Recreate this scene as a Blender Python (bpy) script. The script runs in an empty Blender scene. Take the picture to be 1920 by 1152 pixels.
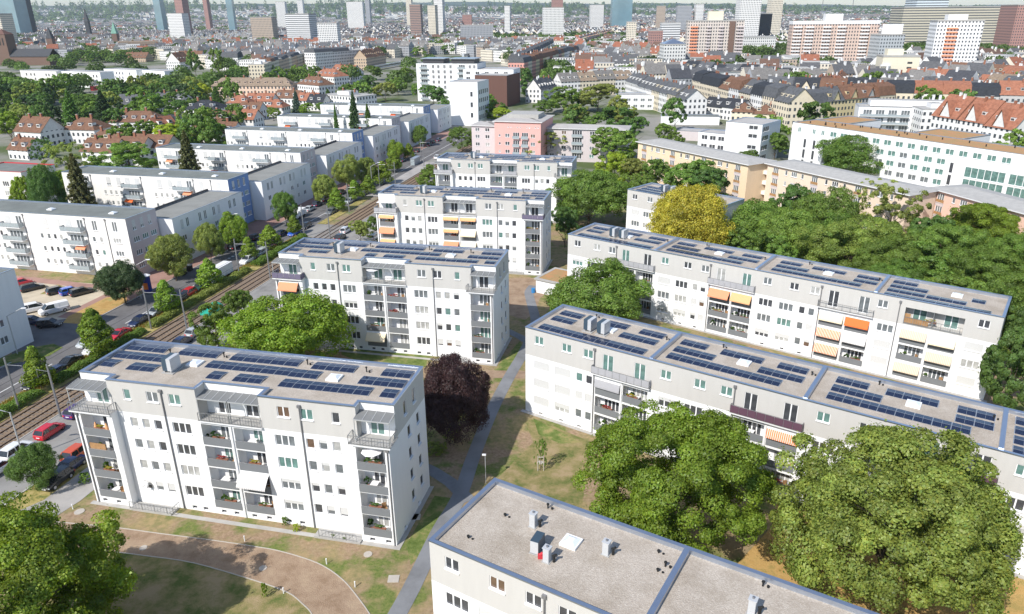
import bpy, math, random
import numpy as np
from mathutils import Vector, Matrix
R_ = math.radians
S = bpy.context.scene
COL = S.collection
# ---------------------------------------------------------------- camera
FOC, PITCH, ROLL, CH = 1379.8, R_(21.805), 0.010, 52.087
cp, sp, cr, sr = math.cos(PITCH), math.sin(PITCH), math.cos(ROLL), math.sin(ROLL)
rt0, up0, fw = Vector((1, 0, 0)), Vector((0, sp, cp)), Vector((0, cp, -sp))
rt, up = rt0*cr-up0*sr, rt0*sr+up0*cr
cam = bpy.data.cameras.new('camera'); co = bpy.data.objects.new('camera', cam); COL.objects.link(co)
M = Matrix((rt, up, -fw)).transposed().to_4x4(); M.translation = Vector((0, 0, CH)); co.matrix_world = M
cam.sensor_width = 36; cam.lens = FOC/1920*36; cam.clip_start = 1; cam.clip_end = 40000
S.camera = co
S.render.resolution_x, S.render.resolution_y = 1024, 614
def P(px, py, z=0.0):
    "photo pixel -> point of the horizontal plane at height z"
    u, v = (px-960)/FOC, (576-py)/FOC
    U, V = u*cr+v*sr, -u*sr+v*cr
    d = Vector((U, cp+V*sp, -sp+V*cp)); t = (z-CH)/d.z
    return Vector((d.x*t, d.y*t, z))
def PD(px, dist, py=24):
    "point at plan distance dist in the direction of a pixel column"
    p = P(px, 300, 0); k = dist/math.hypot(p.x, p.y); return Vector((p.x*k, p.y*k, 0))
def proj(x, y, z):
    z -= CH; d = y*cp-z*sp; u, v = x, y*sp+z*cp
    if d <= 1: return (-9999, -9999, d)
    return (960+FOC*(u*cr-v*sr)/d, 576-FOC*(u*sr+v*cr)/d, d)
# ---------------------------------------------------------------- light
SUN_EL = R_(43); SUN_AZ = math.atan2(-.643, -.766)
W = bpy.data.worlds.new('World'); S.world = W; W.use_nodes = True
nt = W.node_tree; sky = nt.nodes.new('ShaderNodeTexSky'); sky.sky_type = 'NISHITA'; sky.sun_disc = False
sky.sun_elevation = SUN_EL; sky.sun_rotation = SUN_AZ; sky.air_density = 1.0; sky.dust_density = .6; sky.ozone_density = 1.5; sky.altitude = 100
nt.nodes['Background'].inputs[1].default_value = 0.135
nt.links.new(sky.outputs[0], nt.nodes['Background'].inputs[0])
sd = bpy.data.lights.new('sun', 'SUN'); sd.energy = 4.3; sd.angle = R_(.53); sd.color = (1, .955, .89)
so = bpy.data.objects.new('sun', sd); COL.objects.link(so)
sdir = Vector((math.cos(SUN_EL)*-.643, math.cos(SUN_EL)*-.766, math.sin(SUN_EL)))
so.rotation_euler = sdir.to_track_quat('Z', 'Y').to_euler()
S.view_settings.view_transform = 'Standard'; S.view_settings.look = 'None'; S.view_settings.exposure = 0.36
S.render.engine = 'CYCLES'
try:
    S.cycles.max_bounces = 6; S.cycles.transparent_max_bounces = 8; S.cycles.volume_bounces = 1
except Exception: pass
# ---------------------------------------------------------------- materials
MATS = {}
def nodes(name):
    m = bpy.data.materials.new(name); m.use_nodes = True; MATS[name] = m
    t = m.node_tree; return m, t, t.nodes['Principled BSDF']
def c4(c): return (c[0], c[1], c[2], 1)
def N(t, typ, **k):
    n = t.nodes.new(typ)
    for a, b in k.items():
        if a.startswith('i_'):
            q = a[2:]; n.inputs[int(q) if q.isdigit() else q].default_value = b
        else: setattr(n, a, b)
    return n
def noise_col(t, cols, scale, pos=None, detail=4, coord='Object', rough=.6):
    tc = N(t, 'ShaderNodeTexCoord'); nz = N(t, 'ShaderNodeTexNoise'); nz.inputs['Scale'].default_value = scale
    nz.inputs['Detail'].default_value = detail; nz.inputs['Roughness'].default_value = rough
    t.links.new(tc.outputs[coord], nz.inputs['Vector'])
    rp = N(t, 'ShaderNodeValToRGB'); e = rp.color_ramp.elements
    pos = pos or [.3+.4*i/(len(cols)-1) for i in range(len(cols))]
    while len(e) < len(cols): e.new(.5)
    for i, c in enumerate(cols): e[i].position = pos[i]; e[i].color = c4(c)
    t.links.new(nz.outputs['Fac'], rp.inputs[0]); return rp.outputs[0], nz
def mat(name, col, rough=.8, var=.12, scale=.6, metal=0, spec=.3, bump=0, bscale=8, col2=None):
    m, t, b = nodes(name)
    b.inputs['Roughness'].default_value = rough; b.inputs['Metallic'].default_value = metal
    b.inputs['Specular IOR Level'].default_value = spec
    if var:
        c2 = col2 or tuple(x*(1-var) for x in col); o, nz = noise_col(t, [c2, col], scale)
        t.links.new(o, b.inputs['Base Color'])
    else: b.inputs['Base Color'].default_value = c4(col)
    if bump:
        tc = N(t, 'ShaderNodeTexCoord'); n2 = N(t, 'ShaderNodeTexNoise'); n2.inputs['Scale'].default_value = bscale; n2.inputs['Detail'].default_value = 3
        t.links.new(tc.outputs['Object'], n2.inputs['Vector'])
        bp = N(t, 'ShaderNodeBump'); bp.inputs['Strength'].default_value = bump; bp.inputs['Distance'].default_value = .1
        t.links.new(n2.outputs['Fac'], bp.inputs['Height']); t.links.new(bp.outputs[0], b.inputs['Normal'])
    return m
def mixn(t, a, b, fac):
    n = N(t, 'ShaderNodeMix', data_type='RGBA'); ins = n.inputs
    for q, v in ((6, a), (7, b)):
        if hasattr(v, 'default_value') or hasattr(v, 'links'): t.links.new(v, ins[q])
        else: ins[q].default_value = c4(v)
    if isinstance(fac, (int, float)): ins[0].default_value = fac
    else: t.links.new(fac, ins[0])
    return n.outputs[2]
def math_(t, op, a, b=None):
    n = N(t, 'ShaderNodeMath', operation=op)
    for i, v in enumerate((a, b)):
        if v is None: continue
        if isinstance(v, (int, float)): n.inputs[i].default_value = v
        else: t.links.new(v, n.inputs[i])
    return n.outputs[0]
def facade_mat(name, col, rough=.85):
    "render with faint streaks of dirt running down"
    m, t, b = nodes(name); b.inputs['Roughness'].default_value = rough; b.inputs['Specular IOR Level'].default_value = .2
    tc = N(t, 'ShaderNodeTexCoord'); mp = N(t, 'ShaderNodeMapping'); mp.inputs['Scale'].default_value = (1.2, 1.2, .18)
    t.links.new(tc.outputs['Object'], mp.inputs[0]); nz = N(t, 'ShaderNodeTexNoise'); nz.inputs['Scale'].default_value = 1.3; nz.inputs['Detail'].default_value = 6
    t.links.new(mp.outputs[0], nz.inputs[0]); rp = N(t, 'ShaderNodeValToRGB'); e = rp.color_ramp.elements
    e[0].position = .3; e[1].position = .6; e[0].color = c4([x*.955 for x in col]); e[1].color = c4(col)
    t.links.new(nz.outputs['Fac'], rp.inputs[0]); t.links.new(rp.outputs[0], b.inputs['Base Color'])
    n2 = N(t, 'ShaderNodeTexNoise'); n2.inputs['Scale'].default_value = 25; t.links.new(tc.outputs['Object'], n2.inputs[0])
    bp = N(t, 'ShaderNodeBump'); bp.inputs['Strength'].default_value = .15; bp.inputs['Distance'].default_value = .02
    t.links.new(n2.outputs['Fac'], bp.inputs['Height']); t.links.new(bp.outputs[0], b.inputs['Normal'])
    return m
facade_mat('white_render', (.80, .80, .80)); facade_mat('grey_render', (.525, .51, .485)); facade_mat('pale_render', (.78, .76, .73))
facade_mat('peach_render', (.76, .60, .42)); facade_mat('rose_render', (.78, .52, .42)); facade_mat('blush_render', (.74, .60, .48)); facade_mat('pink_render', (.72, .40, .36))
facade_mat('lilac_render', (.58, .52, .52)); facade_mat('blue_render', (.20, .31, .55)); facade_mat('cream_render', (.72, .66, .52)); facade_mat('offwhite_render', (.70, .68, .64))
facade_mat('brick_dark', (.14, .075, .06)); facade_mat('brick_brown', (.17, .11, .085))
mat('plinth', (.45, .43, .40), .9, .2, .8); mat('panel_grey', (.19, .20, .21), .6, .08, 1); mat('slab_white', (.72, .72, .72), .8, .05)
mat('frame_white', (.82, .82, .82), .4, 0); mat('frame_dark', (.06, .06, .065), .5, 0)
mat('flashing', (.50, .56, .66), .3, .08, .7, metal=.85); mat('steel', (.34, .35, .36), .45, .1, 2, metal=.6); mat('steel_light', (.48, .49, .49), .5, .08, 2, metal=.3)
mat('pipe', (.28, .28, .29), .5, .1, 1, metal=.5)
mat('pergola', (.20, .205, .205), .85, .1, 1, spec=.1)
mat('roof_felt', (.20, .215, .20), .95, .25, .35, bump=.1); mat('roof_felt_light', (.44, .42, .40), .95, .15, .25); mat('roof_felt_low', (.27, .27, .25), .95, .2, .3)
mat('purple_cloth', (.16, .14, .21), .9, .1, 1); mat('wood', (.42, .24, .11), .7, .3, 2)
mat('grey_cloth', (.40, .40, .42), .9, .1, 1); mat('purple_glass', (.13, .07, .10), .3, .1)
mat('concrete', (.42, .41, .39), .9, .18, .9); mat('rubber', (.02, .02, .02), .8, 0); mat('black', (.02, .02, .022), .6, 0)
mat('unit_grey', (.55, .56, .57), .5, .05, 2, metal=.2); mat('unit_dark', (.05, .08, .11), .4, .1, 3); mat('dome', (.72, .76, .80), .15, 0, spec=.6)
mat('bark', (.11, .085, .06), .95, .4, 3, bump=.4); mat('red_thing', (.5, .04, .05), .6, 0)
mat('terracotta', (.30, .13, .08), .8, .2, 3); mat('white_cloth', (.78, .77, .78), .9, .04, 1); mat('blue_tarp', (.04, .22, .5), .6, .1, 1)
mat('green_tarp', (.03, .42, .30), .6, .1, 1); mat('alu', (.7, .7, .71), .35, 0, metal=.8); mat('copper_green', (.18, .36, .28), .7, .2, .4)
mat('chrome_glass', (.20, .33, .39), .12, .3, .02, spec=.8); mat('slate', (.065, .068, .075), .75, .3, .8); mat('green_roof', (.46, .23, .11), .95, .45, .5, col2=(.33, .24, .11))
mat('glass_green', (.14, .25, .22), .15, .3, .5, spec=.6); mat('glass_panel', (.34, .39, .41), .3, .1, .5, spec=.5)
mat('sign_blue', (.02, .04, .22), .5, 0); mat('sign_orange', (.75, .20, .04), .5, 0)
def glass(name, col, rough=.12, spec=.7):
    m, t, b = nodes(name); o, nz = noise_col(t, [tuple(x*.45 for x in col), col], .9); t.links.new(o, b.inputs['Base Color'])
    b.inputs['Roughness'].default_value = rough; b.inputs['Specular IOR Level'].default_value = spec; return m
glass('pane_dark', (.085, .09, .10)); glass('pane_mid', (.20, .22, .23)); glass('pane_curtain', (.50, .50, .48), .35, .4); glass('pane_green', (.17, .30, .27)); glass('pane_warm', (.20, .13, .09))
glass('car_glass', (.03, .035, .04), .08)
def shutter_mat(name, col):
    m, t, b = nodes(name); tc = N(t, 'ShaderNodeTexCoord'); sx = N(t, 'ShaderNodeSeparateXYZ'); t.links.new(tc.outputs['Object'], sx.inputs[0])
    f = math_(t, 'FRACT', math_(t, 'MULTIPLY', sx.outputs[2], 16)); g = math_(t, 'GREATER_THAN', f, .8)
    t.links.new(mixn(t, col, [x*.72 for x in col], g), b.inputs['Base Color']); b.inputs['Roughness'].default_value = .6
shutter_mat('shutter_grey', (.62, .62, .61)); shutter_mat('shutter_tan', (.60, .55, .47))
def stripes(name, a, bcol, freq=4.5, axis=0, th=.5):
    m, t, b = nodes(name); tc = N(t, 'ShaderNodeTexCoord'); sx = N(t, 'ShaderNodeSeparateXYZ'); t.links.new(tc.outputs['Object'], sx.inputs[0])
    f = math_(t, 'FRACT', math_(t, 'MULTIPLY', sx.outputs[axis], freq)); g = math_(t, 'GREATER_THAN', f, th)
    t.links.new(mixn(t, a, bcol, g), b.inputs['Base Color']); b.inputs['Roughness'].default_value = .9
stripes('awning_orange_stripe', (.80, .20, .05), (.75, .62, .52)); stripes('awning_cream_stripe', (.72, .62, .48), (.62, .46, .32)); stripes('awning_pale_stripe', (.72, .70, .68), (.52, .50, .50))
stripes('awning_orange', (.80, .17, .04), (.76, .16, .04)); stripes('awning_cream', (.80, .68, .48), (.78, .66, .46)); stripes('awning_salmon', (.75, .30, .16), (.72, .28, .15))
stripes('awning_peach', (.80, .42, .20), (.76, .38, .18)); stripes('awning_red', (.62, .13, .05), (.60, .12, .05))
def gravel():
    m, t, b = nodes('gravel'); tc = N(t, 'ShaderNodeTexCoord')
    v = N(t, 'ShaderNodeTexVoronoi'); v.inputs['Scale'].default_value = 11; t.links.new(tc.outputs['Object'], v.inputs['Vector'])
    rp = N(t, 'ShaderNodeValToRGB'); e = rp.color_ramp.elements
    cs = [(.0, (.38, .325, .27)), (.35, (.42, .365, .305)), (.7, (.455, .40, .335)), (1, (.51, .455, .39))]
    while len(e) < 4: e.new(.5)
    for i, (p, c) in enumerate(cs): e[i].position = p; e[i].color = c4(c)
    sx = N(t, 'ShaderNodeSeparateColor'); t.links.new(v.outputs['Color'], sx.inputs[0]); t.links.new(sx.outputs[0], rp.inputs[0])
    o, nz = noise_col(t, [(.80, .78, .75), (1, 1, 1)], .35, pos=[.35, .6])
    n = N(t, 'ShaderNodeMix', data_type='RGBA', blend_type='MULTIPLY'); n.inputs[0].default_value = 1
    t.links.new(rp.outputs[0], n.inputs[6]); t.links.new(o, n.inputs[7]); t.links.new(n.outputs[2], b.inputs['Base Color'])
    b.inputs['Roughness'].default_value = .95
    bp = N(t, 'ShaderNodeBump'); bp.inputs['Strength'].default_value = .5; bp.inputs['Distance'].default_value = .05
    t.links.new(v.outputs['Distance'], bp.inputs['Height']); t.links.new(bp.outputs[0], b.inputs['Normal'])
gravel()
def solar():
    m, t, b = nodes('solar_cells'); uv = N(t, 'ShaderNodeUVMap'); sx = N(t, 'ShaderNodeSeparateXYZ'); t.links.new(uv.outputs[0], sx.inputs[0])
    def line(o, k, th):
        f = math_(t, 'FRACT', math_(t, 'MULTIPLY', o, k)); return math_(t, 'GREATER_THAN', math_(t, 'ABSOLUTE', math_(t, 'SUBTRACT', f, .5)), th)
    g = math_(t, 'MAXIMUM', line(sx.outputs[0], 10, .46), line(sx.outputs[1], 6, .46))
    fr = math_(t, 'MAXIMUM', line(sx.outputs[0], 1, .485), line(sx.outputs[1], 1, .478)); fr2 = math_(t, 'LESS_THAN', math_(t, 'ABSOLUTE', math_(t, 'SUBTRACT', sx.outputs[0], .5)), .007)
    a = mixn(t, (.012, .018, .045), (.03, .045, .09), g); a = mixn(t, a, (.24, .27, .31), math_(t, 'MAXIMUM', fr, fr2))
    t.links.new(a, b.inputs['Base Color']); b.inputs['Roughness'].default_value = .16; b.inputs['Specular IOR Level'].default_value = .55
solar()
def obj_color(name, rough=.5, var=.15, scale=1.0, spec=.4, coat=0, bump=0, bs=6):
    m, t, b = nodes(name); oi = N(t, 'ShaderNodeObjectInfo'); o, nz = noise_col(t, [(1-var,)*3, (1, 1, 1)], scale)
    n = N(t, 'ShaderNodeMix', data_type='RGBA', blend_type='MULTIPLY'); n.inputs[0].default_value = 1
    t.links.new(oi.outputs['Color'], n.inputs[6]); t.links.new(o, n.inputs[7]); t.links.new(n.outputs[2], b.inputs['Base Color'])
    b.inputs['Roughness'].default_value = rough; b.inputs['Specular IOR Level'].default_value = spec
    if coat: b.inputs['Coat Weight'].default_value = coat; b.inputs['Coat Roughness'].default_value = .05
    return m
obj_color('car_paint', .35, 0, 1, .5, .8); obj_color('tinted', .85, .15, .6, .2)
def tiles(name, use_obj=True, col=(.3, .1, .05), k=3.2):
    m, t, b = nodes(name)
    if use_obj: oi = N(t, 'ShaderNodeObjectInfo'); base = oi.outputs['Color']
    else:
        q = N(t, 'ShaderNodeRGB'); q.outputs[0].default_value = c4(col); base = q.outputs[0]
    o, nz = noise_col(t, [(.62, .62, .62), (1.05, 1.05, 1.05)], .9, detail=6)
    n = N(t, 'ShaderNodeMix', data_type='RGBA', blend_type='MULTIPLY'); n.inputs[0].default_value = 1
    t.links.new(base, n.inputs[6]); t.links.new(o, n.inputs[7]); t.links.new(n.outputs[2], b.inputs['Base Color'])
    b.inputs['Roughness'].default_value = .85; b.inputs['Specular IOR Level'].default_value = .2
    tc = N(t, 'ShaderNodeTexCoord'); sx = N(t, 'ShaderNodeSeparateXYZ'); t.links.new(tc.outputs['Object'], sx.inputs[0])
    f = math_(t, 'FRACT', math_(t, 'MULTIPLY', sx.outputs[2], k)); bp = N(t, 'ShaderNodeBump'); bp.inputs['Strength'].default_value = .4; bp.inputs['Distance'].default_value = .06
    t.links.new(f, bp.inputs['Height']); t.links.new(bp.outputs[0], b.inputs['Normal'])
tiles('roof_tiles')
ROOFC = {'slate': (.12, .122, .13), 'greyr': (.22, .21, .20), 'brown': (.17, .105, .08), 'red': (.33, .13, .08), 'dark': (.075, .078, .09)}
for k, c in ROOFC.items(): tiles('tiles_'+k, False, c)
def windowed(name, col=None, sx_=2.4, sz_=2.9, gw=.45, gh=.5, gcol=(.05, .06, .07)):
    "far walls: window openings of a facade as a pattern of the wall"
    m, t, b = nodes(name); uv = N(t, 'ShaderNodeUVMap'); s = N(t, 'ShaderNodeSeparateXYZ'); t.links.new(uv.outputs[0], s.inputs[0])
    def inr(o, k, w):
        f = math_(t, 'FRACT', math_(t, 'DIVIDE', o, k)); return math_(t, 'LESS_THAN', math_(t, 'ABSOLUTE', math_(t, 'SUBTRACT', f, .5)), w/2)
    g = math_(t, 'MULTIPLY', inr(s.outputs[0], sx_, gw), inr(s.outputs[1], sz_, gh))
    if col is None:
        oi = N(t, 'ShaderNodeObjectInfo'); base = oi.outputs['Color']
    else:
        q = N(t, 'ShaderNodeRGB'); q.outputs[0].default_value = c4(col); base = q.outputs[0]
    t.links.new(mixn(t, base, gcol, g), b.inputs['Base Color']); b.inputs['Roughness'].default_value = .7
windowed('wall_windows'); windowed('wall_bands', None, 50, 3.0, 1, .42, (.08, .09, .10)); windowed('wall_w_white', (.72, .71, .69)); windowed('wall_w_cream', (.66, .60, .49)); windowed('wall_w_tan', (.42, .34, .27)); windowed('wall_w_grey', (.33, .34, .36)); windowed('wall_w_red', (.38, .21, .18))
def leaf(name):
    m, t, b = nodes(name); t.nodes.remove(b)
    oi = N(t, 'ShaderNodeObjectInfo'); at = N(t, 'ShaderNodeAttribute', attribute_name='tone')
    n = N(t, 'ShaderNodeMix', data_type='RGBA', blend_type='MULTIPLY'); n.inputs[0].default_value = 1
    t.links.new(oi.outputs['Color'], n.inputs[6]); t.links.new(at.outputs['Color'], n.inputs[7])
    d = N(t, 'ShaderNodeBsdfDiffuse'); tr = N(t, 'ShaderNodeBsdfTranslucent'); mx = N(t, 'ShaderNodeMixShader'); mx.inputs[0].default_value = .38
    g = N(t, 'ShaderNodeBsdfGlossy'); g.inputs['Roughness'].default_value = .5; g.inputs['Color'].default_value = (.6, .65, .6, 1); mg = N(t, 'ShaderNodeMixShader'); mg.inputs[0].default_value = .035
    hs = N(t, 'ShaderNodeHueSaturation'); hs.inputs['Value'].default_value = 1.35; hs.inputs['Saturation'].default_value = 1.15; t.links.new(n.outputs[2], hs.inputs['Color'])
    t.links.new(n.outputs[2], d.inputs[0]); t.links.new(hs.outputs[0], tr.inputs[0]); t.links.new(d.outputs[0], mx.inputs[1]); t.links.new(tr.outputs[0], mx.inputs[2])
    t.links.new(mx.outputs[0], mg.inputs[1]); t.links.new(g.outputs[0], mg.inputs[2]); t.links.new(mg.outputs[0], t.nodes['Material Output'].inputs[0])
leaf('leaves')
# ---------------------------------------------------------------- mesh helpers
class MB:
    def __init__(s): s.v = []; s.f = []; s.m = []; s.uv = []; s.mats = []; s.hasuv = False
    def mi(s, name):
        if name not in s.mats: s.mats.append(name)
        return s.mats.index(name)
    def face(s, pts, m, uv=None):
        b = len(s.v); s.v += [tuple(p) for p in pts]; s.f.append(tuple(range(b, b+len(pts)))); s.m.append(s.mi(m))
        if uv: s.hasuv = True
        s.uv += list(uv) if uv else [(0, 0)]*len(pts)
    def box(s, x0, y0, z0, x1, y1, z1, m, mt=None, skip=''):
        a = [(x0, y0, z0), (x1, y0, z0), (x1, y1, z0), (x0, y1, z0), (x0, y0, z1), (x1, y0, z1), (x1, y1, z1), (x0, y1, z1)]
        for k, q in (('f', (0, 1, 5, 4)), ('r', (1, 2, 6, 5)), ('b', (2, 3, 7, 6)), ('l', (3, 0, 4, 7)), ('t', (4, 5, 6, 7)), ('u', (3, 2, 1, 0))):
            if k not in skip: s.face([a[i] for i in q], (mt or m) if k == 't' else m)
    def obox(s, c, ux, hx, hy, z0, z1, m):
        "box with its x axis along the unit vector ux"
        uy = (-ux[1], ux[0]); cs = [(c[0]+a*hx*ux[0]+b*hy*uy[0], c[1]+a*hx*ux[1]+b*hy*uy[1]) for a, b in ((-1, -1), (1, -1), (1, 1), (-1, 1))]
        lo = [(x, y, z0) for x, y in cs]; hi = [(x, y, z1) for x, y in cs]
        for i in range(4): j = (i+1) % 4; s.face([lo[i], lo[j], hi[j], hi[i]], m)
        s.face(hi, m); s.face(lo[::-1], m)
    def tube(s, pts, rad, n, m, cap=True):
        rings = []
        for i, p in enumerate(pts):
            a = Vector(pts[max(i-1, 0)]); b = Vector(pts[min(i+1, len(pts)-1)]); d = (b-a).normalized()
            e = d.orthogonal().normalized(); g = d.cross(e); r = rad[i] if hasattr(rad, '__len__') else rad
            rings.append([tuple(Vector(p)+(e*math.cos(2*math.pi*k/n)+g*math.sin(2*math.pi*k/n))*r) for k in range(n)])
        base = len(s.v)
        for r in rings: s.v += r
        mi = s.mi(m)
        for i in range(len(rings)-1):
            for k in range(n):
                k2 = (k+1) % n; s.f.append((base+i*n+k, base+i*n+k2, base+(i+1)*n+k2, base+(i+1)*n+k)); s.m.append(mi); s.uv += [(0, 0)]*4
        if cap: s.f.append(tuple(base+(len(rings)-1)*n+k for k in range(n))); s.m.append(mi); s.uv += [(0, 0)]*n
    def mesh(s, name, smooth=False):
        me = bpy.data.meshes.new(name); me.from_pydata(s.v, [], s.f)
        for q in s.mats: me.materials.append(MATS[q])
        me.polygons.foreach_set('material_index', s.m)
        if s.hasuv:
            l = me.uv_layers.new(name='UVMap'); l.data.foreach_set('uv', [c for u in s.uv for c in u])
        if smooth: me.polygons.foreach_set('use_smooth', [True]*len(s.f))
        me.update(); return me
    def obj(s, name, parent=None, smooth=False): return link(name, s.mesh(name, smooth), parent)
TOP = []; OCC = []
def link(name, data, parent=None, loc=None, rotz=0, scale=None, color=None):
    o = bpy.data.objects.new(name, data); COL.objects.link(o)
    if parent is not None: o.parent = parent
    if loc is not None: o.location = loc
    if rotz: o.rotation_euler = (0, 0, rotz)
    if scale is not None: o.scale = scale
    if color is not None: o.color = c4(color)
    return o
def tag(o, label, cat, group=None, kind=None):
    if kind: o['kind'] = kind
    if label: o['label'] = label; o['category'] = cat; TOP.append(o)
    if group: o['group'] = group
    return o
def thing(name, label, cat, loc=(0, 0, 0), rotz=0, group=None):
    o = link(name, None, None, loc, rotz); o.empty_display_size = .1; return tag(o, label, cat, group)
def struct(o): o['kind'] = 'structure'; return o
FACES = {'front': ((0, 0), (1, 0), (0, -1), 0), 'right': ((1, 0), (0, 1), (1, 0), math.pi/2), 'back': ((1, 1), (-1, 0), (0, 1), math.pi), 'left': ((0, 1), (0, -1), (-1, 0), -math.pi/2)}
def wall_face(mb, O, u, n, L, z0, z1, holes=(), mfn=None, zc=(), depth=.16, mrev=None):
    "wall with real openings: O start (x,y), u along, n outward"
    xs = sorted(set([0, L]+[h[0] for h in holes]+[h[2] for h in holes])); zs = sorted(set([z0, z1]+[h[1] for h in holes]+[h[3] for h in holes]+[c for c in zc if z0 < c < z1]))
    def pt(a, z, d=0): return (O[0]+u[0]*a-n[0]*d, O[1]+u[1]*a-n[1]*d, z)
    for i in range(len(xs)-1):
        run = None
        for j in range(len(zs)-1):
            ca, cz = (xs[i]+xs[i+1])/2, (zs[j]+zs[j+1])/2
            if any(h[0] < ca < h[2] and h[1] < cz < h[3] for h in holes): continue
            mb.face([pt(xs[i], zs[j]), pt(xs[i+1], zs[j]), pt(xs[i+1], zs[j+1]), pt(xs[i], zs[j+1])], mfn(cz))
    for h in holes:
        a, b, c, d = h[:4]; dp = h[4] if len(h) > 4 else depth; mm = mfn((b+d)/2)
        mb.face([pt(a, b), pt(a, b, dp), pt(a, d, dp), pt(a, d)][::-1], mm); mb.face([pt(c, b), pt(c, b, dp), pt(c, d, dp), pt(c, d)], mm)
        mb.face([pt(a, b), pt(c, b), pt(c, b, dp), pt(a, b, dp)], mm); mb.face([pt(a, d), pt(c, d), pt(c, d, dp), pt(a, d, dp)][::-1], mm)
        if dp > .6: mb.face([pt(a, b, dp), pt(c, b, dp), pt(c, d, dp), pt(a, d, dp)], mm)
_wc = {}
def win_mesh(w, h, k, sill=True, fm='frame_white'):
    key = (round(w, 2), round(h, 2), k, sill, fm)
    if key in _wc: return _wc[key]
    a = MB(); t = .07 if k < 3 else .08
    a.box(0, -.05, 0, w, .02, t, fm); a.box(0, -.05, h-t, w, .02, h, fm); a.box(0, -.05, t, t, .02, h-t, fm); a.box(w-t, -.05, t, w, .02, h-t, fm)
    for i in range(1, k): x = w*i/k; a.box(x-.07, -.06, t, x+.07, .02, h-t, fm)
    if sill: a.box(-.04, -.24, -.06, w+.04, -.05, .012, fm)
    b = MB(); b.face([(t, -.012, t), (w-t, -.012, t), (w-t, -.012, h-t), (t, -.012, h-t)], 'pane_dark')
    r = (a.mesh('window'), {}, w, h, t); _wc[key] = r; return r
def pane_mesh(key, r, pm):
    if pm not in r[1]:
        b = MB(); t, w, h = r[4], r[2], r[3]; b.face([(t, -.012, t), (w-t, -.012, t), (w-t, -.012, h-t), (t, -.012, h-t)], pm); r[1][pm] = b.mesh('pane')
    return r[1][pm]
_sc = {}
def window(parent, O, u, n, rz, x, z, w, h, k=1, depth=.16, rng=random, shut=0, pm=None, sill=True, fm='frame_white', name='window', split=True):
    r = win_mesh(w, h, k, sill, fm); d = depth-.05
    o = link(name, r[0], parent, (O[0]+u[0]*x-n[0]*d, O[1]+u[1]*x-n[1]*d, z), rz)
    pm = pm or rng.choice(['pane_dark']*6+['pane_mid']*6+['pane_green']+['pane_curtain']*2+['pane_warm'])
    link('pane', pane_mesh(None, r, pm), o)
    if shut > 0:
        key = (round(w, 2), round(h*shut, 2))
        if key not in _sc:
            b = MB(); b.box(.03, -.10, h*(1-shut), w-.03, -.07, h-.02, 'shutter_grey'); _sc[key] = b.mesh('shutter')
        link('shutter', _sc[key], o)
    return o
def ring(mb, poly, inset, over, z0, z1, m, mt=None):
    "mitred kerb that follows a counter-clockwise outline"
    n = len(poly); P_ = [Vector(p) for p in poly]
    def off(d):
        out = []
        for i in range(n):
            a, b, c = P_[i-1], P_[i], P_[(i+1) % n]; e1 = (b-a).normalized(); e2 = (c-b).normalized()
            n1 = Vector((-e1.y, e1.x)); n2 = Vector((-e2.y, e2.x)); k = 1+n1.dot(n2)
            out.append(b+(n1+n2)*(d/k))
        return out
    o, q = off(-over), off(inset)
    for i in range(n):
        j = (i+1) % n
        A, B, C, D = o[i], o[j], q[j], q[i]
        mb.face([(A.x, A.y, z0), (B.x, B.y, z0), (B.x, B.y, z1), (A.x, A.y, z1)], m)
        mb.face([(C.x, C.y, z0-.4), (D.x, D.y, z0-.4), (D.x, D.y, z1-.02), (C.x, C.y, z1-.02)], m)
        mb.face([(A.x, A.y, z1), (B.x, B.y, z1), (C.x, C.y, z1-.02), (D.x, D.y, z1-.02)], mt or m)
        mb.face([(A.x, A.y, z0), (B.x, B.y, z0), (C.x, C.y, z0), (D.x, D.y, z0)][::-1], m)
def loc_of(root, x, y, z):
    c, s = math.cos(root.rotation_euler.z), math.sin(root.rotation_euler.z)
    return Vector((root.location.x+x*c-y*s, root.location.y+x*s+y*c, z))
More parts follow.
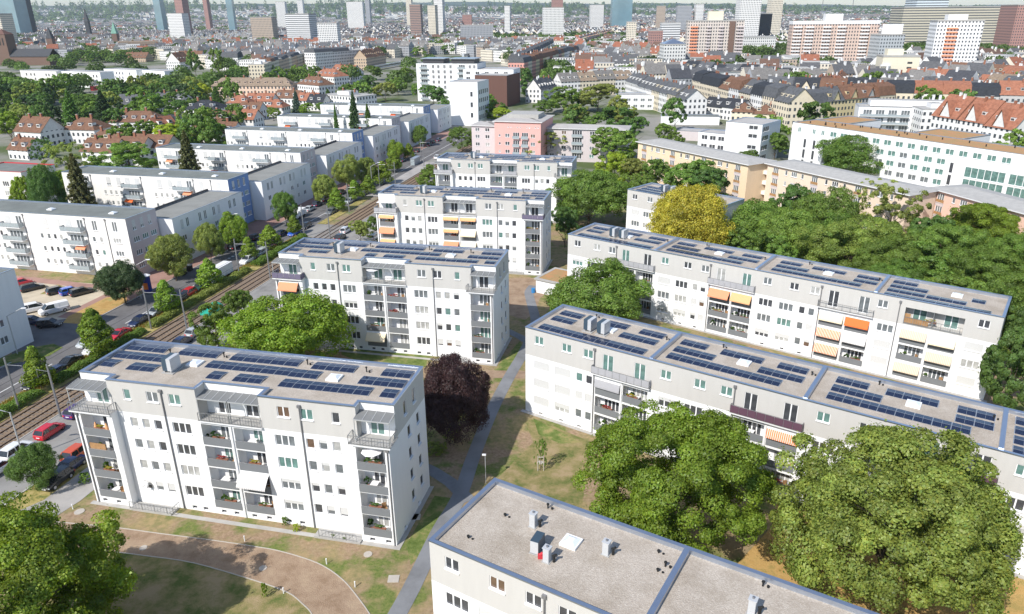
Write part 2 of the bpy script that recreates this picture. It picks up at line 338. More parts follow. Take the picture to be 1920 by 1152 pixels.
# ---------------------------------------------------------------- ground
def terrain_mat():
    m, t, b = nodes('ground_soil'); tc = N(t, 'ShaderNodeTexCoord'); b.inputs['Roughness'].default_value = .95; b.inputs['Specular IOR Level'].default_value = .1
    def nz(s, d=5, off=0):
        mp = N(t, 'ShaderNodeMapping'); mp.inputs['Location'].default_value = (off, off*2, 0); t.links.new(tc.outputs['Object'], mp.inputs[0])
        n = N(t, 'ShaderNodeTexNoise'); n.inputs['Scale'].default_value = s; n.inputs['Detail'].default_value = d; n.inputs['Roughness'].default_value = .62; t.links.new(mp.outputs[0], n.inputs[0]); return n.outputs['Fac']
    def rp(f, a, b_):
        r = N(t, 'ShaderNodeMapRange'); r.inputs[1].default_value = a; r.inputs[2].default_value = b_; t.links.new(f, r.inputs[0]); return r.outputs[0]
    soil = mixn(t, (.24, .165, .105), (.36, .26, .175), rp(nz(2.5), .35, .65))
    dry = mixn(t, (.33, .25, .13), (.21, .19, .085), rp(nz(1.1, 5, 9), .4, .6))
    green = mixn(t, (.10, .14, .035), (.17, .19, .06), rp(nz(3, 4, 4), .35, .6))
    a = mixn(t, soil, dry, rp(nz(.14, 6, 2), .42, .56)); a = mixn(t, a, green, rp(nz(.22, 8, 33), .50, .60))
    sx = N(t, 'ShaderNodeSeparateXYZ'); t.links.new(tc.outputs['Object'], sx.inputs[0])
    far = mixn(t, (.27, .26, .235), (.09, .12, .045), rp(nz(.02, 6, 5), .42, .6))
    a = mixn(t, a, far, rp(sx.outputs[1], 190, 260)); t.links.new(a, b.inputs['Base Color'])
    bp = N(t, 'ShaderNodeBump'); bp.inputs['Strength'].default_value = .5; bp.inputs['Distance'].default_value = .06; t.links.new(nz(6), bp.inputs['Height']); t.links.new(bp.outputs[0], b.inputs['Normal'])
terrain_mat()
def grass_mat(name, a, b_, c, pos=(.38, .5, .62), sc=.5):
    m, t, b = nodes(name); o, nz = noise_col(t, [a, b_, c], sc, pos=list(pos), detail=9, rough=.68); t.links.new(o, b.inputs['Base Color']); b.inputs['Roughness'].default_value = .95; b.inputs['Specular IOR Level'].default_value = .1
    tc = N(t, 'ShaderNodeTexCoord'); n2 = N(t, 'ShaderNodeTexNoise'); n2.inputs['Scale'].default_value = 9; t.links.new(tc.outputs['Object'], n2.inputs[0])
    bp = N(t, 'ShaderNodeBump'); bp.inputs['Strength'].default_value = .8; bp.inputs['Distance'].default_value = .08; t.links.new(n2.outputs['Fac'], bp.inputs['Height']); t.links.new(bp.outputs[0], b.inputs['Normal'])
grass_mat('lawn', (.09, .13, .03), (.15, .19, .055), (.30, .25, .11)); grass_mat('lawn_dry', (.11, .14, .04), (.24, .205, .09), (.34, .26, .15), sc=.35)
grass_mat('soil_band', (.26, .18, .12), (.32, .23, .16), (.37, .275, .19), sc=.5); grass_mat('straw', (.40, .25, .09), (.48, .31, .12), (.34, .25, .09), sc=.4)
grass_mat('verge', (.14, .16, .05), (.34, .28, .10), (.42, .34, .15), sc=.9); grass_mat('ballast', (.17, .12, .085), (.24, .175, .12), (.30, .23, .16), sc=3)
def road_mat(name, col, k=1):
    m, t, b = nodes(name); o, nz = noise_col(t, [tuple(x*.72 for x in col), col, tuple(x*1.15 for x in col)], .25, detail=8); t.links.new(o, b.inputs['Base Color']); b.inputs['Roughness'].default_value = .9; b.inputs['Specular IOR Level'].default_value = .2
road_mat('asphalt', (.15, .145, .145)); road_mat('asphalt_light', (.27, .26, .245)); road_mat('paving', (.36, .34, .32)); road_mat('paving_red', (.33, .20, .165)); road_mat('path_grey', (.21, .215, .225)); road_mat('lot_sand', (.50, .43, .32))
mat('road_paint', (.72, .72, .70), .7, .1, 3); mat('kerb_stone', (.46, .45, .42), .9, .15, 2); mat('kerb_white', (.46, .42, .37), .8, .1, 2); mat('rail_steel', (.13, .08, .055), .5, .2, 2, metal=.4)
mat('sleeper', (.21, .17, .14), .9, .2, 2); mat('far_field', (.14, .17, .05), .95, .5, .002, col2=(.05, .08, .025)); mat('forest_hill', (.035, .06, .025), .95, .35, .004, col2=(.02, .04, .02)); mat('wheat_hill', (.30, .25, .13), .95, .3, .003)
def sheet(name, pts, m, z, kind='structure'):
    mb = MB(); pts = [(p[0], p[1]) for p in pts]
    ar = sum(pts[i-1][0]*pts[i][1]-pts[i][0]*pts[i-1][1] for i in range(len(pts)))
    if ar < 0: pts = pts[::-1]
    mb.face([(x, y, z) for x, y in pts], m); o = mb.obj(name); o['kind'] = kind; return o
def strip_pts(line, w0, w1):
    L = [Vector((p[0], p[1])) for p in line]; A, B = [], []
    for i, p in enumerate(L):
        d = (L[min(i+1, len(L)-1)]-L[max(i-1, 0)]).normalized(); n = Vector((d.y, -d.x)); A.append(p+n*w0); B.append(p+n*w1)
    return A, B
def strip(name, line, w0, w1, m, z, h=0, kind='structure'):
    A, B = strip_pts(line, w0, w1); mb = MB()
    for i in range(len(A)-1):
        mb.face([(A[i].x, A[i].y, z+h), (A[i+1].x, A[i+1].y, z+h), (B[i+1].x, B[i+1].y, z+h), (B[i].x, B[i].y, z+h)][::-1], m)
        if h:
            for Q, f in ((A, 1), (B, -1)):
                q = [(Q[i].x, Q[i].y, z), (Q[i+1].x, Q[i+1].y, z), (Q[i+1].x, Q[i+1].y, z+h), (Q[i].x, Q[i].y, z+h)]; mb.face(q if f > 0 else q[::-1], m)
    o = mb.obj(name); o['kind'] = kind; return o
def smooth(pts, k=6):
    p = [Vector((a[0], a[1])) for a in pts]; out = []
    for i in range(len(p)-1):
        p0, p1, p2, p3 = p[max(i-1, 0)], p[i], p[i+1], p[min(i+2, len(p)-1)]
        for j in range(k):
            t = j/k; out.append(.5*((2*p1)+(p2-p0)*t+(2*p0-5*p1+4*p2-p3)*t*t+(3*p1-p0-3*p2+p3)*t**3))
    out.append(p[-1]); return out
g = MB(); g.face([(-16000, -200, 0), (16000, -200, 0), (16000, 15000, 0), (-16000, 15000, 0)], 'ground_soil'); g.obj('ground')['kind'] = 'structure'
SO = Vector((-65.5, 96.1)); SD = Vector((.224, .9746)); SN = Vector((.9746, -.224))
def ST(s, t): q = SO+SD*s+SN*t; return (q.x, q.y)
def sstrip(name, s0, s1, t0, t1, m, z, h=0, n=1): return strip(name, [ST(s0+(s1-s0)*i/n, 0) for i in range(n+1)], t0, t1, m, z, h)
# street running away on the left
sstrip('street', -60, 262, -18.2, -8.2, 'asphalt', .012); sstrip('street', -60, 262, 2.5, 12.6, 'asphalt_light', .012)
sstrip('tram_bed', -60, 262, -3.6, 2.5, 'ballast', .02); sstrip('verge', -60, 84, -8.2, -3.6, 'verge', .10); sstrip('verge', 96, 128, -8.2, -5.6, 'verge', .10)
sstrip('crossing', 84, 96, -8.2, 2.5, 'asphalt_light', .028); sstrip('tram_stop', 128, 185, -8.2, -3.8, 'paving', .05, .15)
sstrip('kerb', -60, 84, -8.3, -8.12, 'kerb_stone', .0, .14); sstrip('kerb', -60, 262, 12.5, 12.7, 'kerb_stone', 0, .13)
sstrip('kerb', 26, 262, -18.35, -18.15, 'kerb_stone', 0, .13); sstrip('kerb', -60, 8, -18.35, -18.15, 'kerb_stone', 0, .13); sstrip('kerb', -60, 262, 2.4, 2.55, 'kerb_stone', 0, .08)
sstrip('pavement', 26, 262, -26, -18.3, 'paving_red', .03); sstrip('pavement', -60, 9, -21.5, -18.3, 'paving_red', .03); sstrip('pavement', -60, 262, 16.2, 19.6, 'paving', .03); sstrip('verge', -60, 262, 12.7, 16.2, 'verge', .028)
mb = MB()
for t in (-2.75, -1.3, .1, 1.55):
    a, b = ST(-60, t), ST(262, t); mb.obox(((a[0]+b[0])/2, (a[1]+b[1])/2), (SD.x, SD.y), 161, .045, .03, .17, 'rail_steel')
mb.obj('tram_rails')['kind'] = 'structure'
mb = MB()
for i in range(190):
    for t in (-2.02, .83):
        c = ST(-40+i*.75, t); mb.obox(c, (SN.x, SN.y), 1.2, .12, .02, .06, 'sleeper')
mb.obj('tram_sleepers')['kind'] = 'structure'
mb = MB()
for s0, s1, t in ((-60, 9, -11.3), (26, 60, -11.3), (74, 262, -11.3)):
    a, b = ST(s0, t), ST(s1, t); mb.obox(((a[0]+b[0])/2, (a[1]+b[1])/2), (SD.x, SD.y), (s1-s0)/2, .09, .014, .02, 'road_paint')
for i in range(24):
    for t, s0 in ((8.6, -50), ): c = ST(s0+i*9, t); mb.obox(c, (SD.x, SD.y), 1.5, .07, .014, .02, 'road_paint')
for i in range(9):
    c = ST(60+i*1.5, -14.5); mb.obox(c, (SD.x, SD.y), .3, .3, .014, .02, 'road_paint')
mb.obj('road_markings')['kind'] = 'structure'
# side road + car park on the far left
sheet('side_road', [ST(8, -18.2), ST(27, -18.2), ST(31, -24), ST(34, -60), ST(12, -60), ST(14, -24)], 'asphalt', .016)
q = [P(45, 545), P(60, 506), P(255, 548), P(165, 586), P(120, 592), P(20, 600)]
sheet('car_park', [P(-60, 560), P(-60, 520), P(45, 522), P(185, 533), P(238, 545), P(205, 556), P(125, 598), P(-30, 620)], 'lot_sand', .024)
sheet('pavement', [P(-60, 520), P(-60, 508), P(60, 520), P(255, 543), P(238, 550), P(40, 527)], 'paving_red', .034)
sheet('verge', [P(128, 594), P(200, 558), P(237, 556), P(238, 566), P(196, 588), P(150, 608), P(118, 606)], 'straw', .036)
for a in (((75, 552), (95, 552), (122, 538), (108, 534)), ((200, 562), (206, 566), (246, 548), (236, 545))): sheet('verge', [P(*k) for k in a], 'verge', .04)
sheet('verge', [P(-10, 690), P(92, 668), P(118, 652), P(100, 645), P(60, 652), P(-10, 676)], 'lawn', .04)
# paths and lawns between the blocks
path = smooth([P(735, 1170), P(768, 1110), P(795, 1055), P(827, 990), P(862, 930), P(890, 850), P(925, 765), P(956, 705), P(978, 668), P(998, 628), P(1004, 600), P(995, 565), P(992, 548), P(1000, 536)])
strip('path', path, -.9, .9, 'path_grey', .030)
strip('path', [P(880, 940), P(845, 905), P(812, 884), P(795, 876)], -.85, .85, 'path_grey', .034); strip('path', [P(1000, 648), P(975, 632), P(950, 620)], -.8, .8, 'path_grey', .034)
sheet('soil_area', [P(952, 590), P(954, 522), P(1010, 522), P(1030, 545), P(1012, 560), P(1004, 585), P(985, 600)], 'soil_band', .012)
strip('soil_track', [P(870, 702), P(930, 702), P(985, 703)], -1.3, 1.3, 'soil_band', .014)
outer = smooth([P(60, 972), P(91, 977.6), P(215.6, 989.7), P(296.5, 1000.6), P(408, 1015), P(480, 1025.8), P(522.5, 1033.5), P(575, 1048.8), P(610, 1064), P(640.6, 1086), P(662.5, 1110), P(693, 1152), P(705, 1180)], 4)
inner = smooth([P(70, 1018), P(112.8, 1024.7), P(198, 1033.4), P(276.8, 1043.2), P(364.3, 1056.4), P(480, 1090), P(540, 1112), P(566, 1132), P(582.7, 1149), P(592, 1172)], 4)
sheet('soil_track', [(a.x, a.y) for a in outer]+[(a.x, a.y) for a in inner[::-1]], 'soil_band', .012)
strip('path_edging', outer, -.05, .05, 'kerb_white', .0, .06); strip('path_edging', inner, -.05, .05, 'kerb_white', .0, .06)
sheet('lawn', [P(60, 1012)]+[(a.x, a.y) for a in inner]+[P(600, 1300), P(-60, 1300)], 'lawn_dry', .008)
sheet('lawn', [P(640, 665), P(640, 640), P(800, 650), P(800, 690), P(700, 690)], 'lawn', .010)
sheet('lawn', [P(926, 694), P(975, 640), P(985, 655), P(972, 690), P(950, 700)], 'lawn', .011)
sheet('lawn', [P(762, 1022), P(815, 930), P(852, 935), P(824, 980), P(800, 1030), P(770, 1060)], 'lawn', .011)
sheet('lawn', [P(985, 790), P(985, 735), P(990, 780), P(1110, 830), P(1080, 1020), P(930, 900), P(1000, 830)], 'lawn_dry', .011)
sheet('lawn', [P(1010, 815), P(1000, 785), P(1090, 830), P(1050, 832)], 'lawn', .014)
sheet('lawn', [P(1380, 1060), P(1450, 985), P(1460, 900), P(1930, 1010), P(2000, 1200), P(1700, 1200)], 'straw', .011)
sheet('lawn', [P(1010, 590), P(1085, 575), P(1075, 600), P(1010, 620)], 'lawn_dry', .011)
sheet('pavement', [P(20, 965), P(160, 905), P(200, 900), P(150, 940), P(80, 985)], 'paving', .034)
# ---------------------------------------------------------------- near apartment blocks
LOG = []          # loggias for later furnishing: (block, x, y, z, w)
def railing(name, parent, pts, z, h=1.0, step=.32, fill=None, m='steel'):
    mb = MB()
    for i in range(len(pts)-1):
        a, b = Vector(pts[i]), Vector(pts[i+1]); d = b-a; L = d.length; d.normalize()
        mb.obox(((a.x+b.x)/2, (a.y+b.y)/2), (d.x, d.y), L/2, .03, z+h-.05, z+h, m); mb.obox(((a.x+b.x)/2, (a.y+b.y)/2), (d.x, d.y), L/2, .02, z+.08, z+.12, m)
        n = max(1, round(L/step))
        for k in range(n+1):
            c = a+d*(L*k/n); w = .03 if k % 4 == 0 else .012; mb.obox((c.x, c.y), (d.x, d.y), w, w, z, z+h-.04, m)
    o = mb.obj(name, parent)
    if fill:
        f = MB()
        for i in range(len(pts)-1):
            a, b = Vector(pts[i]), Vector(pts[i+1]); d = b-a; L = d.length; d.normalize(); n = max(1, round(L/1.05)); nn = Vector((d.y, -d.x))*.045
            for k in range(n):
                c = a+d*(L*(k+.5)/n)+nn; f.obox((c.x, c.y), (d.x, d.y), L/n/2-.025, .012, z+.1, z+h-.06, fill)
        f.obj('railing_panel', parent)
    return o
def pergola(parent, x0, x1, y0, y1, z, posts=True):
    "sloping slatted canopy, y0 front edge, y1 wall"
    mb = MB(); zf, zb = z-.22, z; n = max(2, round((x1-x0)/.95)); ny = 9
    for i in range(n+1): x = x0+(x1-x0)*i/n; mb.face([(x-.03, y0, zf+.03), (x+.03, y0, zf+.03), (x+.03, y1, zb+.03), (x-.03, y1, zb+.03)], 'steel_light'); mb.box(x-.03, y0, zf-.1, x+.03, y0+.05, zf+.02, 'steel_light')
    for k in range(ny):
        a, b = k/ny, (k+.82)/ny; ya, yb = y0+(y1-y0)*a, y0+(y1-y0)*b; za, zb_ = zf+(zb-zf)*a, zf+(zb-zf)*b
        mb.face([(x0, ya, za), (x1, ya, za), (x1, yb, zb_), (x0, yb, zb_)], 'pergola'); mb.face([(x0, ya, za-.03), (x1, ya, za-.03), (x1, ya, za), (x0, ya, za)], 'pergola')
    mb.box(x0, y0-.04, zf-.12, x1, y0, zf+.01, 'steel_light')
    if posts:
        for x in (x0+.04, x1-.04): mb.box(x-.035, y0, 12.1, x+.035, y0+.07, zf-.1, 'steel_light')
    mb.obj('pergola', parent)
def awning(parent, x0, x1, y, z, out, drop, m):
    mb = MB(); mb.box(0, -.14, -.1, x1-x0, 0, .06, 'frame_white'); n = 5
    def q(t): return (-.1-out*t, -drop*(t**1.15))
    for i in range(n):
        a, b = q(i/n), q((i+1)/n); mb.face([(0.02, a[0], a[1]), (0.02, b[0], b[1]), (x1-x0-.02, b[0], b[1]), (x1-x0-.02, a[0], a[1])], m)
    e = q(1); mb.face([(0.02, e[0], e[1]), (.02, e[0]-.01, e[1]-.18), (x1-x0-.02, e[0]-.01, e[1]-.18), (x1-x0-.02, e[0], e[1])], m)
    link('awning', mb.mesh('awning'), parent, (x0, y, z))
def downpipe(parent, x, y, z0, z1):
    mb = MB(); mb.tube([(x, y, z0), (x, y, z1-.3)], .07, 6, 'pipe', False); mb.box(x-.17, y-.14, z1-.3, x+.17, y+.14, z1, 'pipe')
    mb.obj('downpipe', parent)
ORDS = ['first', 'second', 'third', 'fourth']
SOLAR = {}; SKEY = {}
def solar_array(root, bname, x, y, n, depth, z, key):
    w = .86*2
    if 'f' not in SOLAR:
        for nm, s in (('f', 1), ('b', -1)):
            mb = MB(); d = .92; h0, h1 = (.06, .155) if s > 0 else (.155, .06)
            mb.face([(.02, 0, h0), (w-.02, 0, h0), (w-.02, d, h1), (.02, d, h1)], 'solar_cells', [(0, 0), (1, 0), (1, 1), (0, 1)])
            mb.face([(.02, 0, h0-.04), (.02, 0, h0), (.02, d, h1), (.02, d, h1-.04)][::-1], 'alu'); mb.face([(w-.02, 0, h0-.04), (w-.02, 0, h0), (w-.02, d, h1), (w-.02, d, h1-.04)], 'alu'); mb.face([(.02, 0, h0-.04), (w-.02, 0, h0-.04), (w-.02, 0, h0), (.02, 0, h0)], 'alu')
            mb.face([(w-.02, d, h1-.04), (.02, d, h1-.04), (.02, d, h1), (w-.02, d, h1)], 'alu')
            SOLAR[nm] = mb.mesh('panel')
    p = loc_of(root, x, y, z); t = thing('solar_array', 'solar panel row on '+bname, 'solar panels', p, root.rotation_euler.z, 'solar panel rows on the flat roofs')
    mb = MB()
    mb.box(-.03, .02, 0, n//2*w+.03, 1.84, .035, 'alu'); mb.obj('mounting_frame', t)
    for i in range(n//2):
        link('panel', SOLAR['f'], t, (i*w, 0, 0)); link('panel', SOLAR['b'], t, (i*w, .94, 0))
def roof_box(name, lab, cat, p, rz, sx, sy, sz, m='unit_grey', cap=True, side=None):
    mb = MB(); mb.box(-sx/2, -sy/2, .04, sx/2, sy/2, sz, m)
    if cap: mb.box(-sx/2-.06, -sy/2-.06, sz, sx/2+.06, sy/2+.06, sz+.05, m); mb.tube([(0, 0, sz+.05), (0, 0, sz+.2)], .09, 8, 'pipe')
    mb.box(-sx/2-.1, -sy/2-.1, 0, sx/2+.1, sy/2+.1, .04, 'concrete')
    if side:
        k = int(sz/.16)
        for i in range(k): z = .12+i*.15; mb.face([(-sx/2-.012, sy/2-.06, z), (-sx/2-.012, -sy/2+.06, z), (-sx/2-.012, -sy/2+.06, z+.09), (-sx/2-.012, sy/2-.06, z+.09)], side)
    t = thing(name, lab, cat, p, rz); mb.obj('housing', t); return t
def ac_unit(lab, p, rz):
    t = thing('heat_pump', lab, 'heat pump', p, rz); mb = MB(); mb.box(-.6, -.85, .3, .0, .85, 1.75, 'unit_dark', 'unit_dark'); mb.box(0, -.85, .3, .5, .85, 1.75, 'unit_grey'); mb.obj('housing', t)
    mb = MB(); mb.box(-.8, -1.0, 0, .7, 1.0, .08, 'concrete'); mb.box(-.5, -.8, .08, -.4, .8, .3, 'alu'); mb.box(.3, -.8, .08, .4, .8, .3, 'alu'); mb.obj('base_frame', t)
def skylight(lab, p, rz, s=.6):
    t = thing('skylight', lab, 'skylight', p, rz, 'skylight domes on the flat roofs'); mb = MB(); mb.box(-s-.12, -s-.12, 0, s+.12, s+.12, .22, 'frame_white'); mb.obj('kerb_frame', t)
    mb = MB(); a = [(-s, -s, .22), (s, -s, .22), (s, s, .22), (-s, s, .22)]; b = [(x*.45, y*.45, .42) for x, y, z in a]
    for i in range(4): j = (i+1) % 4; mb.face([a[i], a[j], b[j], b[i]], 'dome')
    mb.face(b, 'dome'); mb.obj('dome', t)
def vent(lab, p, h=.5):
    t = MB(); t.tube([(0, 0, 0), (0, 0, h)], .07, 6, 'rubber'); t.tube([(0, 0, h), (0, 0, h+.12)], .13, 6, 'rubber'); t.tube([(.35, -.15, 0), (.35, -.15, h*.5)], .1, 6, 'rubber')
    o = link('roof_vent', t.mesh('roof_vent')); o.location = p; tag(o, lab, 'vent pipe', 'small vent pipes on the flat roofs')
ABL = {}
def block_a(i, x, y, short, label, opt):
    rng = random.Random(40+i); LA, WA = 36.8, 10.8; rot = -.226
    c, s = math.cos(rot), math.sin(rot); root = thing('apartment_block', label, 'apartment block', (x-LA*c, y-LA*s, 0), rot, 'five-storey blocks in a row along the tram street'); ABL[i] = root
    B0 = .95; zt = 12.0; ZP = 15.8; F0 = [.95+2.72*f for f in range(4)]
    wh = lambda z: 'white_render'; gr = lambda z: 'grey_render'
    mb = MB(); W_ = []                      # windows to place: (O,u,n,rz, x,z,w,h,k,depth)
    def FF(O, u, n, rz, L, z0, z1, holes, mf, wins=()): wall_face(mb, O, u, n, L, z0, z1, holes, mf)
    U, Nn = (1, 0), (0, -1)
    # lower front of the main wall, x 4.8 .. 32.9
    holes = []; X0 = 4.8
    smalls = [(6.22, 7.12), (7.72, 8.6), (9.22, 10.12), (27.22, 28.12), (28.68, 29.58), (30.18, 31.08)]; big = [(11.45, 13.7), (23.65, 25.9)]; lg = [(15.0, 18.3), (18.9, 22.25)]
    for z0 in F0:
        for a, b in smalls: holes.append((a-X0, z0+1.06, b-X0, z0+2.26, .2)); W_.append(((X0, B0), U, Nn, 0, a-X0, z0+1.06, b-a, 1.2, 1, .2))
        for a, b in big: holes.append((a-X0, z0+.95, b-X0, z0+2.28, .2)); W_.append(((X0, B0), U, Nn, 0, a-X0, z0+.95, b-a, 1.33, 3, .2))
        for a, b in lg: holes.append((a-X0, z0, b-X0, z0+2.5, 1.5))
    for a in (11.9, 13.3, 15.6, 17.2, 19.4, 21.2, 23.6, 25.2): holes.append((a-X0, .22, a-X0+.6, .62, .3)); 
    FF((X0, B0), U, Nn, 0, 28.1, 0, zt, holes, wh)
    for a in (11.9, 13.3, 15.6, 17.2, 19.4, 21.2, 23.6, 25.2): W_.append(((X0, B0), U, Nn, 0, a-X0, .22, .6, .4, 1, .28, 'frame_dark'))
    # towers
    for xa, xb, ga, gb in ((0, 4.8, .75, 4.1), (32.9, 36.8, 33.2, 36.3)):
        h = [(ga-xa, z0, gb-xa, z0+2.6, 1.6) for z0 in F0]+[(k-xa, .22, k-xa+.6, .62, .3) for k in (xa+.9, xa+2.7)]
        FF((xa, 0), U, Nn, 0, xb-xa, 0, zt, h, wh)
        for k in (.9, 2.7): W_.append(((xa, 0), U, Nn, 0, k, .22, .6, .4, 1, .28, 'frame_dark'))
    FF((4.8, 0), (0, 1), (1, 0), 0, B0, 0, zt, [], wh); FF((32.9, B0), (0, -1), (-1, 0), 0, B0, 0, zt, [], wh)
    # gable right with narrow windows, left gable, back
    gh = []
    for z0 in F0:
        for b in (5.15, 7.9): gh.append((b, z0+.95, b+.95, z0+2.3)); W_.append(((LA, 0), (0, 1), (1, 0), math.pi/2, b, z0+.95, .95, 1.35, 1))
    gh += [(2.4, .25, 3.0, .65), (6.8, .25, 7.4, .65)]
    FF((LA, 0), (0, 1), (1, 0), 0, WA, 0, zt, gh, wh)
    W_.append(((LA, 0), (0, 1), (1, 0), math.pi/2, 2.4, .25, .6, .4, 1)); W_.append(((LA, 0), (0, 1), (1, 0), math.pi/2, 6.8, .25, .6, .4, 1))
    FF((LA, WA), (-1, 0), (0, 1), 0, LA, 0, ZP, [], lambda z: 'white_render' if z < zt else 'grey_render'); FF((0, WA), (0, -1), (-1, 0), 0, WA, 0, zt, [], wh)
    # top storey
    M1 = 2.6
    top = [(0, 2.0), (4.2, 2.0), (4.2, B0), (15.0, B0), (15.0, M1), (22.35, M1), (22.35, B0), (33.1, B0), (33.1, 2.0), (LA, 2.0), (LA, WA), (0, WA)]
    thl = [(6.1, .82), (8.95, 1.4), (11.65, 1.4)]; thr = [(24.35, 1.4), (26.95, 1.4), (30.45, .85)]
    for xa, L, lst in ((4.2, 10.8, thl), (22.35, 10.75, thr)):
        FF((xa, B0), U, Nn, 0, L, zt, ZP, [(a-xa, 13.6, a-xa+w, 14.85) for a, w in lst], gr)
        for a, w in lst: W_.append(((xa, B0), U, Nn, 0, a-xa, 13.6, w, 1.25, 2 if w > 1 else 1))
    for xa, xb, yy, ds in ((0, 4.2, 2.0, [1.5]), (15, 22.35, M1, [16.3, 19.6]), (33.1, LA, 2.0, [34.1])):
        FF((xa, yy), U, Nn, 0, xb-xa, zt, ZP, [(a-xa, 12.15, a-xa+1.5, 14.3) for a in ds], wh)
        for a in ds: W_.append(((xa, yy), U, Nn, 0, a-xa, 12.15, 1.5, 2.15, 2, .16, None, 'door'))
    for xx, ya, yb, nx in ((4.2, 2.0, B0, -1), (15.0, B0, M1, 1), (22.35, M1, B0, -1), (33.1, B0, 2.0, 1)):
        FF((xx, ya), (0, 1 if yb > ya else -1), (nx, 0), 0, abs(yb-ya), zt, ZP, [], gr)
    FF((LA, 2.0), (0, 1), (1, 0), 0, WA-2.0, zt, ZP, [(2.45, 13.1, 3.25, 14.8), (5.1, 13.1, 5.95, 14.8)], gr); FF((0, WA), (0, -1), (-1, 0), 0, WA-2, zt, ZP, [], gr)
    for b, w in ((2.45, .8), (5.1, .85)): W_.append(((LA, 2.0), (0, 1), (1, 0), math.pi/2, b, 13.1, w, 1.7, 1))
    mb.face([(LA, 0, zt+.001), (LA, 2.0, zt+.001), (LA, 2.0, 13.2), (LA, 1.2, 12.2)], 'grey_render')
    mb.obj('wall', root)
    # slabs of terraces
    for q in ((-.35, -.3, 4.85, 2.0), (32.55, -.3, LA+.25, 2.0), (14.9, B0-.3, 22.45, M1)):
        sl = MB(); sl.box(q[0], q[1], zt-.02, q[2], q[3], zt+.14, 'slab_white', 'concrete', 'b'); sl.obj('terrace_slab', root)
    # roof
    rf = MB(); rf.face([(a, b, 15.42) for a, b in top], 'gravel'); rf.obj('roof', root)
    rk = MB(); ring(rk, top, .29, .06, 15.72, 15.84, 'flashing'); rk.obj('parapet', root)
    # loggia interiors' doors, balcony panels
    for f, z0 in enumerate(F0):
        for a, b, yb, yf, col in ((15.0, 18.3, B0+1.5, B0, 'middle left'), (18.9, 22.25, B0+1.5, B0, 'middle right'), (.75, 4.1, 1.6, 0, 'left end'), (33.2, 36.3, 1.6, 0, 'right end')):
            window(root, (a, yb), U, Nn, 0, (b-a)-2.1, z0+.05, 1.9, 2.15, 3, .05, rng, 0, rng.choice(['pane_dark', 'pane_mid', 'pane_curtain', 'pane_green']), False, name='balcony_door')
            pn = MB(); pn.box(a-.02, yf-.05, z0-.02, b+.02, yf+.03, z0+.92, 'panel_grey', 'alu'); pn.obj('balcony_panel', root)
            LOG.append((root, short, a, b, yf, yb, z0+.01, f, col))
    for r in W_:
        O, u, n, rz, xx, z, w, h, k = r[:9]; d = r[9] if len(r) > 9 else .16; fm = r[10] if len(r) > 10 and r[10] else 'frame_white'; nm = r[11] if len(r) > 11 else 'window'
        low = z < 4 and w > .65 and h < 1.3; sh = rng.choice([.4, .75, .5, 0]) if low else (rng.choice([0, 0, 0, 0, .3]) if h > .6 and nm == 'window' and z < 12 else 0)
        pm = 'pane_dark' if fm == 'frame_dark' or rz else ('pane_green' if z > 12 and rng.random() < .5 else None)
        window(root, O, u, n, rz, xx, z, w, h, k, d, rng, sh, pm, nm == 'window' and fm == 'frame_white', fm, nm if nm == 'window' else 'terrace_door')
    for xx in (10.85, 26.95): downpipe(root, xx, B0-.1, .1, 15.3)
    for xx in (.35, 36.6): downpipe(root, xx, -.08, .1, 11.9)
    mb = MB(); mb.box(18.5, B0-.14, .1, 18.7, B0, 11.7, 'slab_white'); mb.obj('pilaster', root)
    fl = opt.get('rail', (None, None, None, None))
    railing('railing', root, [(-.3, 1.9), (-.3, -.25), (4.8, -.25), (4.8, .9)], zt+.14, 1.0, fill=fl[0]); railing('railing', root, [(15.05, B0-.25), (18.6, B0-.25)], zt+.14, fill=fl[1]); railing('railing', root, [(18.7, B0-.25), (22.3, B0-.25)], zt+.14, fill=fl[2])
    railing('railing', root, [(32.6, .9), (32.6, -.25), (LA+.2, -.25), (LA+.2, 1.9)], zt+.14, fill=fl[3])
    if opt.get('perg', True):
        if opt.get('pl', 1): pergola(root, -.3, 4.1, .1, 1.98, 14.95)
        pergola(root, 15.05, 18.6, .9, 2.58, 14.95); pergola(root, 18.75, 22.3, .9, 2.58, 14.95); pergola(root, 33.1, LA+.1, .3, 1.98, 14.95)
    for (cx, f, m_, out) in opt.get('awn', []):
        a, b, yf = {'L': (.75, 4.1, 0), 'M': (15.0, 18.3, B0), 'N': (18.9, 22.25, B0), 'R': (33.2, 36.3, 0)}[cx]; awning(root, a-.05, b+.05, yf, F0[f]+2.45, out, 1.1 if out > .4 else .55, m_)
    for q in (4.9, 27.6): mb = MB(); mb.box(q, -.6, 0, q+5.3, .7, .25, 'concrete'); mb.obj('basement_stair', root)
    railing('railing', root, [(4.9, -.55), (10.5, -.55), (10.5, .6)], .25, .9, .4); railing('railing', root, [(28.2, -.55), (32.5, -.55)], .25, .9, .4)
    mb = MB(); mb.box(-.5, -.55, 0, LA+.5, 0, .06, 'plinth', skip='b'); mb.box(LA, 0, 0, LA+.5, WA, .06, 'plinth'); mb.obj('plinth', root)
    # roof furniture
    for (a, b, n) in [(.45, 8.6, 6), (.46, 6.4, 8), (.5, 4.2, 2), (4.05, 4.0, 4), (7.3, 8.55, 6), (12.5, 6.25, 12), (14.15, 8.5, 10), (14.2, 3.9, 2), (17.4, 3.9, 4), (22.9, 3.8, 12), (22.8, 6.15, 4), (24.4, 8.35, 6), (31.0, 6.1, 6), (32.7, 8.35, 4), (34.4, 3.85, 2)]:
        solar_array(root, short, a, b, n, 1.85, 15.43, (i, b))
